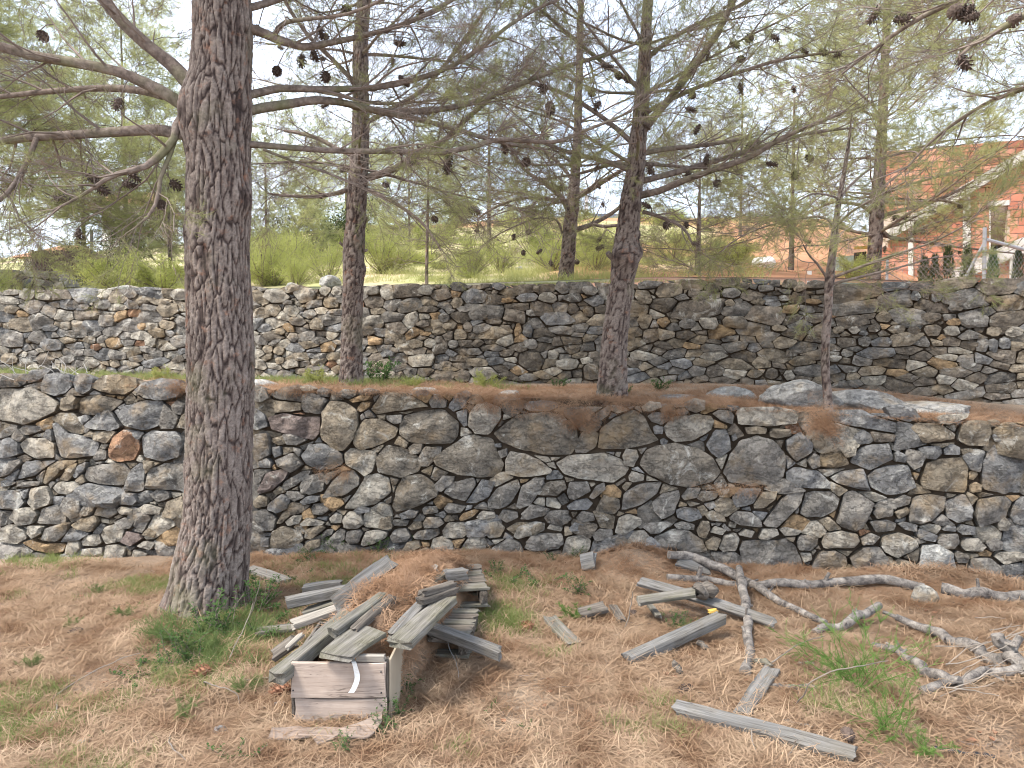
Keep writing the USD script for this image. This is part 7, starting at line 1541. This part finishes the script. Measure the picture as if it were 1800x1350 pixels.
# ================================================================ low plants, grass and litter
def leafy_plant(name, label, cat, loc, seed, h, w, n, leaf, lw, mat, stems=7, group=None, upright=0.55):
    """Thin stems with small pointed two-sided leaves folded along the middle."""
    r = np.random.default_rng(seed)
    t = thing(name, label, cat, loc, group=group)
    st, L = [], []
    for _ in range(stems):
        a = r.uniform(0, 6.28); q = wander([r.normal(0, w * 0.12), r.normal(0, w * 0.12), 0], [math.cos(a) * (1 - upright), math.sin(a) * (1 - upright), upright], math.hypot(h, w / 2) * r.uniform(0.6, 1.05), 7, r, 0.16)
        q[:, 2] = np.maximum(q[:, 2], 0.004); st.append(tube(q, np.linspace(0.0028, 0.0012, 8), 4, False)); L.append(q)
    put("stems", joined(st), M_TWIG, t)
    L = np.array(L); k = r.integers(0, stems, n); f = r.uniform(0.15, 1, n) * 7; i = np.minimum(f.astype(int), 6)
    P = L[k, i] + (L[k, i + 1] - L[k, i]) * (f - i)[:, None] + r.normal(0, 0.006, (n, 3))
    d = unit(r.normal(0, 1, (n, 3)) * [1, 1, 0.45] + [0, 0, 0.35]); s = unit(np.cross(d, [0, 0, 1.0])); u = np.cross(s, d)
    l = (leaf * r.uniform(0.6, 1.2, n))[:, None]; b = (lw * r.uniform(0.7, 1.1, n))[:, None]
    V = np.stack([P, P + d * l * 0.5 - s * b + u * b * 0.4, P + d * l * 0.5, P + d * l * 0.5 + s * b + u * b * 0.4, P + d * l], 1).reshape(-1, 3)
    o = np.arange(n)[:, None, None] * 5; F = (np.array([[0, 2, 1], [0, 3, 2], [1, 2, 4], [2, 3, 4]])[None] + o).reshape(-1, 3)
    put("leaves", (V, F), mat, t)
    return t
def feather(name, label, cat, loc, seed, h, w, n, mat, group=None, stems=10, bl=0.018, bw=0.0016):
    """A feathery plant: arching stems ringed with fine short threads."""
    r = np.random.default_rng(seed)
    t = thing(name, label, cat, loc, group=group)
    st, P, D_ = [], [], []
    for _ in range(stems):
        a = r.uniform(0, 6.28); e = r.uniform(0.35, 1.1)
        q = wander([r.normal(0, w * 0.05), r.normal(0, w * 0.05), 0], [math.cos(a) * e, math.sin(a) * e, 1], h * r.uniform(0.6, 1.1), 9, r, 0.12, -0.5)
        q[:, 2] = np.maximum(q[:, 2], 0.006); st.append(tube(q, np.linspace(0.0022, 0.0009, 10), 3, False))
        for _ in range(9):
            k = r.integers(2, 9); b = wander(q[k], unit(q[k] - q[k - 1]) + r.normal(0, 0.7, 3), h * r.uniform(0.12, 0.35), 4, r, 0.15)
            b[:, 2] = np.maximum(b[:, 2], 0.006); st.append(tube(b, np.linspace(0.0012, 0.0006, 5), 3, False))
            m = n // (stems * 9); f = r.uniform(0.1, 1, m) * 4; i = np.minimum(f.astype(int), 3)
            P.append(b[i] + (b[i + 1] - b[i]) * (f - i)[:, None]); D_.append(r.normal(0, 1, (m, 3)))
    P, D_ = np.vstack(P), np.vstack(D_)
    put("stems", joined(st), mat, t)
    put("fronds", blades(P, D_, bl * r.uniform(0.6, 1.2, len(P)), bw, r), mat, t)
    return t
def gl(px, py, dz=-0.005): return G(px, py) + [0, 0, dz]
feather("asparagus_fern", "large feathery bright green bush among the branches at the right", "fern", gl(1508, 1212), 801, 0.42, 0.6, 9000, M_FERN, stems=24, bl=0.017, bw=0.0012)
feather("asparagus_fern", "thin feathery plant trailing below the large feathery bush", "fern", gl(1560, 1290), 802, 0.28, 0.4, 3600, M_FERN, stems=12, bl=0.016, bw=0.0012)
feather("asparagus_fern", "feathery plant at the left end of the black pipe", "fern", gl(1630, 1330), 803, 0.14, 0.12, 1500, M_FERN, stems=8)
feather("asparagus_fern", "feathery plant with a bluish tint behind the short grey board", "fern", gl(1005, 1088), 804, 0.12, 0.14, 1600, M_FERN, stems=9)
fa = feather("feathery_weed", "feathery green weed among the grass below the big trunk", "weed", gl(350, 1150), 805, 0.20, 0.24, 3000, M_SOFTWEED, stems=12, bl=0.02)
for px, py, s, lab in [(300, 1130, 1.0, "feathery weed left of the big trunk's foot"), (225, 1085, 0.6, "feathery weed on the bare needles left of the trunk"), (120, 1105, 0.5, "pale feathery weed further left near the dark cone"), (430, 1225, 0.7, "feathery weed under the bent white stem"), (165, 1045, 0.5, "feathery weed between the trunk and the wall at the left"),
                       (1200, 1105, 0.5, "feathery weed beside the upright branch's middle"), (60, 1175, 0.5, "feathery weed at the left edge in the grass"), (315, 1262, 0.6, "small feathery weed at the bottom left")]:
    copy_of(fa, "feathery_weed", lab, loc=gl(px, py), rz=px, scale=s, group=None)
la = leafy_plant("leafy_weed", "dense leafy weed at the right side of the big trunk's foot", "weed", gl(455, 1075), 811, 0.22, 0.36, 420, 0.028, 0.007, M_WEED, 12)
lb = leafy_plant("creeper", "green creeper on the ground between the trunk and the box", "creeper", gl(470, 1115), 812, 0.09, 0.40, 300, 0.024, 0.008, M_WEED, 9, upright=0.25)
for src, nm, px, py, s, lab in [
    (la, "leafy_weed", 380, 1120, 1.0, "leafy weed in front of the big trunk's foot"), (la, "leafy_weed", 420, 1050, 0.9, "leafy weed growing against the right side of the big trunk"), (la, "leafy_weed", 330, 1165, 0.8, "leafy weed in the grass left of the box"),
    (lb, "creeper", 285, 1170, 0.8, "creeper among the weeds left of the red-brown cone"), (lb, "creeper", 520, 1020, 0.7, "creeper behind the pale plank right of the trunk"), (la, "leafy_weed", 545, 990, 0.55, "bright leafy weed behind the pile near the wall"),
    (la, "leafy_weed", 590, 975, 0.7, "leafy weed at the wall's foot behind the pile"), (la, "leafy_weed", 665, 975, 0.6, "leafy weed at the wall's foot above the leaning board"), (la, "leafy_weed", 742, 968, 0.6, "upright leafy weed at the wall's foot right of the leaning board"),
    (la, "leafy_weed", 505, 970, 0.5, "leafy weed at the wall's foot right of the big trunk"), (lb, "creeper", 900, 1020, 0.9, "green creeper on the needles right of the pile"), (lb, "creeper", 950, 1030, 0.9, "green creeper right of the first creeper in the middle"), (la, "leafy_weed", 870, 1010, 0.5, "leafy weed on the needles right of the thick block"),
    (la, "leafy_weed", 1020, 1045, 0.55, "pale upright leafy weed above the dark mossy plank"), (la, "leafy_weed", 1185, 1105, 0.5, "small light leafy weed behind the thick beam"), (la, "leafy_weed", 1016, 985, 0.45, "leafy weed at the wall's foot beside the grey board end"), (la, "leafy_weed", 968, 990, 0.4, "small leafy weed at the wall's foot left of the needle mound"),
    (lb, "creeper", 560, 1250, 0.55, "creeper growing up the front boards of the wooden box"), (la, "leafy_weed", 690, 1265, 0.55, "leafy weed at the right corner of the wooden box"), (la, "leafy_weed", 715, 1225, 0.5, "leafy weed along the box's side panel"), (la, "leafy_weed", 678, 1292, 0.4, "leafy weed at the right end of the broken board"),
    (la, "leafy_weed", 605, 1325, 0.35, "small weed below the broken board"), (lb, "creeper", 855, 1245, 0.4, "grey-green weed alone on the needles right of the box"), (la, "leafy_weed", 775, 1110, 0.35, "leafy tuft on the beam right of the box"),
    (lb, "creeper", 930, 1285, 0.35, "small weed in the needles at the bottom middle"), (lb, "creeper", 745, 1290, 0.35, "small weed right of the broken board"), (la, "leafy_weed", 1125, 950, 0.3, "tiny weed growing out of the wall above the needle mound"), (lb, "creeper", 230, 1200, 0.7, "creeper in the grass at the left below the long dry stick"), (lb, "creeper", 190, 1290, 0.4, "small creeper at the bottom left"), (lb, "creeper", 400, 1345, 0.7, "dark green weed at the bottom edge left of the middle")]:
    copy_of(src, nm, lab, loc=gl(px, py), rz=px * 0.7, scale=s, group=None)
def tl(px, D): return TR(px, D, -0.01)
lc = leafy_plant("green_plant", "glossy leafy green plant at the upper wall's foot right of the slim pine", "plant", tl(672, 7.7), 813, 0.24, 0.34, 420, 0.05, 0.011, M_WEED, 13)
for px, D, s, lab in [(1160, 6.9, 0.5, "leafy plant at the upper wall's foot right of the knobbly pine"), (985, 7.2, 0.45, "leafy plant at the upper wall's foot left of the knobbly pine"), (1100, 6.5, 0.35, "low plant beside the foot of the knobbly pine")]:
    copy_of(lc, "green_plant", lab, loc=tl(px, D), rz=px, scale=s, group=None)
fb = feather("feathery_weed", "grey-green feathery weed at the upper wall's foot in the middle", "weed", tl(860, 7.2), 815, 0.20, 0.28, 2400, M_SHRUB, stems=12, bl=0.03, bw=0.003)
for px, D, s, lab in [(555, 7.3, 1.0, "bright feathery weed left of the slim pine's foot"), (285, 7.6, 0.9, "bright feathery weed on the terrace left of the big trunk"), (720, 6.9, 0.7, "feathery weed right of the glossy leafy plant"), (1370, 6.0, 0.5, "grass-like weed left of the long boulder")]:
    copy_of(fb, "feathery_weed", lab, loc=tl(px, D), rz=px, scale=s, group=None)

# ---- grass: tufts of blades, one object per stretch
def grass_tuft(seed, n, h, spread, w):
    r = np.random.default_rng(seed); P = np.c_[r.normal(0, spread, (n, 2)), np.zeros(n)]
    d = np.c_[r.normal(0, 0.45, (n, 2)), np.ones(n)]; l = h * r.uniform(0.5, 1.1, n)
    u = unit(d); s = unit(np.cross(u, r.normal(0, 1, (n, 3)))) * w / 2; mid = P + u * l[:, None] * 0.55
    tip = mid + unit(u + np.c_[r.normal(0, 0.5, (n, 2)), np.full(n, -0.15)]) * l[:, None] * 0.5
    V = np.stack([P - s, P + s, mid - s * 0.8, mid + s * 0.8, tip], 1).reshape(-1, 3); o = np.arange(n)[:, None, None] * 5
    return V, (np.array([[0, 1, 3], [0, 3, 2], [2, 3, 4]])[None] + o).reshape(-1, 3)
TUFT = [grass_tuft(k, 26, 0.075, 0.022, 0.0022) for k in range(3)]
TUFTH = [grass_tuft(10 + k, 34, 0.15, 0.07, 0.005) for k in range(3)]
def zrot(n, r):
    a = r.uniform(0, 6.28, n); return np.c_[np.cos(a / 2), 0 * a, 0 * a, np.sin(a / 2)]
def scatter_grass(name, label, tufts, pts, r, lo, hi, mat=None):
    instancer(name, None, [[(m, mat or M_GRASS)] for m in tufts], pts, zrot(len(pts), r), r.uniform(lo, hi, len(pts)), r.integers(0, len(tufts), len(pts)), kind="stuff", label=label, category="grass")
r = np.random.default_rng(820)
X = np.c_[r.uniform(-4.2, -0.7, 11000), r.uniform(2.4, 5.4, 11000)]
d = fbm(np.c_[X * 1.3, np.zeros(len(X))], 3, 9); left = smooth01((-0.9 - X[:, 0] + 0.35 * (X[:, 1] - 3)) / 0.9)
X = X[(r.random(len(X)) < smooth01((d - 0.42) * 6) * (0.15 + 0.85 * left)) & (X[:, 1] < yl(X[:, 0]) - 0.35)]
scatter_grass("grass", "thin pale green grass on the needle ground at the left", TUFT, np.c_[X, ground_z(X[:, 0], X[:, 1]) - 0.004], r, 0.5, 1.15)
X = np.array([G(r.normal(cx, sx_), r.normal(cy, sy_)) for cx, cy, sx_, sy_, n in ((880, 1095, 34, 14, 190), (900, 1030, 50, 12, 90), (560, 1005, 60, 10, 60), (1500, 1230, 50, 30, 60), (1170, 1240, 22, 10, 14), (1110, 1285, 20, 10, 10), (1180, 1285, 12, 8, 10), (975, 1150, 14, 8, 8), (800, 1330, 40, 10, 8), (1420, 1250, 15, 6, 8), (640, 985, 80, 8, 30), (60, 985, 45, 10, 90)) for _ in range(n)])
scatter_grass("grass_clumps", "clumps of thin green grass between the pile and the boards", TUFT, X - [0, 0, 0.004], r, 0.6, 1.3)
X = np.array([G(r.normal(375, 62), r.normal(1122, 30)) for _ in range(190)])
scatter_grass("trunk_grass", "soft green grass around the foot of the big trunk", TUFT, X - [0, 0, 0.004], r, 0.7, 1.7, M_SOFTWEED)
X = np.c_[r.uniform(-7, 0.2, 900), r.uniform(0.35, 0.95, 900)]; Yt = yl(X[:, 0]) * (1 - X[:, 1]) + yu(X[:, 0]) * X[:, 1]
k = r.random(900) < np.where(X[:, 0] < -0.9, 0.8, 0.2); X, Yt = X[k], Yt[k]
scatter_grass("terrace_grass", "pale grass along the foot of the upper wall", TUFT, np.c_[X[:, 0], Yt, terrace_z(X[:, 0], Yt) - 0.005], r, 0.7, 1.6)
n = 5500; D_ = 8.2 + 30 * r.random(n) ** 1.7; PX = r.uniform(-200, 1330, n); x = (PX - 900) / FPX * D_
ok = (D_ > yu(x) + 0.5); x, D_ = x[ok], D_[ok]; dn = fbm(np.c_[x * 0.5, D_ * 0.3, 0 * x], 3, 14); ok = r.random(len(x)) < smooth01((dn - 0.47) * 7); ok &= r.random(len(x)) < 0.30 + 0.7 * smooth01((D_ - yu(x) - 1.0) / 4); x, D_ = x[ok], D_[ok]
scatter_grass("slope_grass", "tall yellow-green grass covering the slope behind the upper wall", TUFTH, np.c_[x, D_, hill_z(x, D_) - 0.02], r, 0.6, 1.4, M_SLOPEGRASS)

# ---- dry needles: patches of loose needles laid on the ground, the heap and the terrace's lip
def litter(seed, n, R, lift, hw=0.0012, l0=0.045, l1=0.095):
    r = np.random.default_rng(seed); a, q = r.uniform(0, 6.28, n), R * np.sqrt(r.random(n))
    P = np.c_[np.cos(a) * q, np.sin(a) * q, r.uniform(0.001, lift, n)]
    b = r.uniform(0, 6.28, n); D_ = np.c_[np.cos(b), np.sin(b), r.normal(0, 0.20, n)]
    L = r.uniform(l0, l1, n); D_ = unit(D_); s = unit(np.cross(D_, [0, 0, 1.0])) * hw; mid = P + D_ * L[:, None] * 0.5 + np.c_[np.zeros((n, 2)), r.uniform(0, 0.006, n)]
    bend = unit(D_ + r.normal(0, 0.16, (n, 3))); tip = mid + bend * L[:, None] * 0.5
    V = np.stack([P - s, P + s, mid - s, mid + s, tip], 1).reshape(-1, 3); o = np.arange(n)[:, None, None] * 5
    return V, (np.array([[0, 1, 3], [0, 3, 2], [2, 3, 4]])[None] + o).reshape(-1, 3)
LIT = [litter(900 + k, 75, 0.13, 0.018) for k in range(5)]
LITBIG = [litter(930 + k, 26, 0.15, 0.030, 0.0012, 0.06, 0.105) for k in range(4)]
def lay(name, label, x, y, zf, r, lo=0.8, hi=1.2, cat="pine needles", lits=None, mat=None):
    e = 0.03; z = zf(x, y); gx_ = (zf(x + e, y) - zf(x - e, y)) / (2 * e); gy_ = (zf(x, y + e) - zf(x, y - e)) / (2 * e)
    nrm = unit(np.c_[-gx_, -gy_, np.ones(len(x))]); a = r.uniform(0, 6.28, len(x)); t = np.c_[np.cos(a), np.sin(a), np.zeros(len(x))]
    t = unit(t - (t * nrm).sum(1)[:, None] * nrm); b = np.cross(nrm, t)
    from scipy.spatial.transform import Rotation
    Q = Rotation.from_matrix(np.stack([t, b, nrm], -1)).as_quat()[:, [3, 0, 1, 2]]
    L = lits or LIT
    instancer(name, None, [[(m, mat or M_LITTER)] for m in L], np.c_[x, y, z], Q, r.uniform(lo, hi, len(x)), r.integers(0, len(L), len(x)), kind="stuff", label=label, category=cat)
r = np.random.default_rng(830)
n = 6500; y = 2.35 + 3.5 * r.random(n) ** 1.05; x = r.uniform(-0.80, 0.80, n) * y
ok = (y < yl(x) + 0.02) & (r.random(n) < 0.35 + 1.3 * smooth01((fbm(np.c_[x * 1.1, y * 1.1, 0 * x], 3, 33) - 0.36) * 4)); x, y = x[ok], y[ok]
lay("needle_litter", "dry brown pine needles covering the ground below the lower wall", x, y, ground_z, r)
k = r.random(len(x)) < 0.42
lay("straw_litter", "longer pale straw-coloured needles lying loose on top of the litter", x[k] + 0.03, y[k] - 0.02, lambda a, b: ground_z(a, b) + 0.008, r, 0.8, 1.2, lits=LITBIG, mat=M_STRAW)
x = r.uniform(-1.1, 0.0, 1500); y = r.uniform(3.25, 5.1, 1500); ok = heap_z(x, y) > ground_z(x, y) + 0.06; x, y = x[ok], y[ok]; _axis = np.abs((x - HEAP_A[0]) - (y - HEAP_A[1]) * 0.185 + 0.01); _k = (r.random(len(x)) < 0.75) & (_axis < 0.15) & (y > 3.62); _lift = np.where(_k, r.uniform(0.015, 0.055, len(x)), 0.0)
lay("needles_on_pile", "dry orange-brown needles lying over the boards of the wood pile", x, y, lambda a, b: heap_z(a, b) + _lift, r, 0.75, 1.05, mat=M_LITTERORANGE)
n = 1500; x = r.uniform(-4.6, 3.9, n); t_ = r.random(n) ** 1.5 * 0.9; y = (yl(x) + 0.16) * (1 - t_) + yu(x) * t_; ok = (x > -2.6) | (r.random(n) < 0.35); x, y = x[ok], y[ok]
lay("terrace_needles", "orange-brown needles lying on the terrace behind the lower wall", x, y, terrace_z, r, mat=M_LITTERORANGE)
# mats of needles spilling over the lip of the lower wall
def spill(seed, n, R):
    r = np.random.default_rng(seed); a, q = r.uniform(0, 6.28, n), R * np.sqrt(r.random(n))
    P = np.c_[np.cos(a) * q, r.uniform(-0.03, 0.03, n), np.sin(a) * q * 0.7]; D_ = np.c_[r.normal(0, 0.8, n), r.normal(-0.3, 0.3, n), r.normal(-0.5, 0.5, n)]
    return blades(P, D_, r.uniform(0.04, 0.08, n), 0.0016, r)
SP = [spill(950 + k, 60, 0.07) for k in range(4)]
pts = []
for cx, cy, sx_, sy_, n in ((1000, 718, 50, 5, 30), (1022, 738, 20, 8, 30), (1100, 712, 40, 5, 18), (850, 712, 14, 9, 14), (890, 703, 26, 5, 16), (700, 685, 60, 2, 16), (540, 682, 60, 2, 10), (800, 690, 50, 3, 16), (1185, 722, 10, 8, 14), (1240, 704, 50, 3, 14), (1440, 735, 14, 14, 34), (1455, 750, 10, 8, 16), (1290, 856, 30, 2, 12), (596, 828, 14, 3, 8), (950, 698, 60, 3, 22), (320, 680, 10, 8, 12)):
    uv_ = lower.uv(r.normal(cx, sx_, n), r.normal(cy, sy_, n)); pts.append(lower.xyz(uv_[:, 0], uv_[:, 1], np.full(n, 0.05) + r.uniform(-0.02, 0.02, n)))
pts = np.vstack(pts)
instancer("needle_mats", None, [[(m, M_LITTERORANGE)] for m in SP], pts, zrot(len(pts), r) * [1, 0, 0, 0.12] / np.linalg.norm(zrot(len(pts), r) * 0 + [1, 0, 0, 0.12], axis=1, keepdims=True), r.uniform(0.6, 1.1, len(pts)), r.integers(0, 4, len(pts)), kind="stuff", label="mats of orange-brown needles spilling over the lip of the lower wall", category="pine needles")
xw = r.uniform(-2.6, 3.4, 900); yw = yl(xw) - 0.02 - 0.75 * r.random(900) ** 1.6
lay("wall_foot_needles", "orange-brown needles drifted along the foot of the lower wall", xw, yw, lambda a, b: ground_z(a, b) + 0.006, r, mat=M_LITTERORANGE)
ms = []
for k in range(420):
    y = 2.4 + 2.9 * r.random(); x = r.uniform(-0.75, 0.75) * y; a = r.uniform(0, 6.28); l = r.uniform(0.03, 0.16)
    q = wander([x, y, 0], [math.cos(a), math.sin(a), 0], l, 3, r, 0.2); q[:, 2] = ground_z(q[:, 0], q[:, 1]) + 0.014; ms.append(tube(q, [0.0022, 0.002, 0.0018, 0.0012], 4, False))
put("broken_twigs", joined(ms), M_TWIG, kind="stuff", label="short dark broken twigs scattered over the needle ground", category="twigs")
# scattered bark flakes and chips
r = np.random.default_rng(840); ms = []
for k in range(420):
    y = 2.4 + 2.6 * r.random(); x = r.uniform(-0.75, 0.75) * y; s = r.uniform(0.008, 0.024)
    v = np.array([[-1, -0.4, 0], [0.2, -0.6, 0.05], [1, 0.1, 0], [0.1, 0.55, 0.1]]) * s * r.uniform(0.7, 1.3, (4, 1)); a = r.uniform(0, 6.28); c, sn = math.cos(a), math.sin(a)
    v = v @ np.array([[c, sn, 0], [-sn, c, 0], [0, 0, 1]]) + [x, y, float(ground_z(x, y)) + 0.014]; w = v - [0, 0, 0.004]
    ms.append((np.vstack([v, w]), np.array([[0, 1, 2], [0, 2, 3], [4, 6, 5], [4, 7, 6], [0, 4, 5], [0, 5, 1], [1, 5, 6], [1, 6, 2], [2, 6, 7], [2, 7, 3], [3, 7, 4], [3, 4, 0]])))
put("bark_flakes", joined(ms), M_CONEBROWN, kind="stuff", label="small reddish flakes of bark scattered over the needles", category="bark flakes")
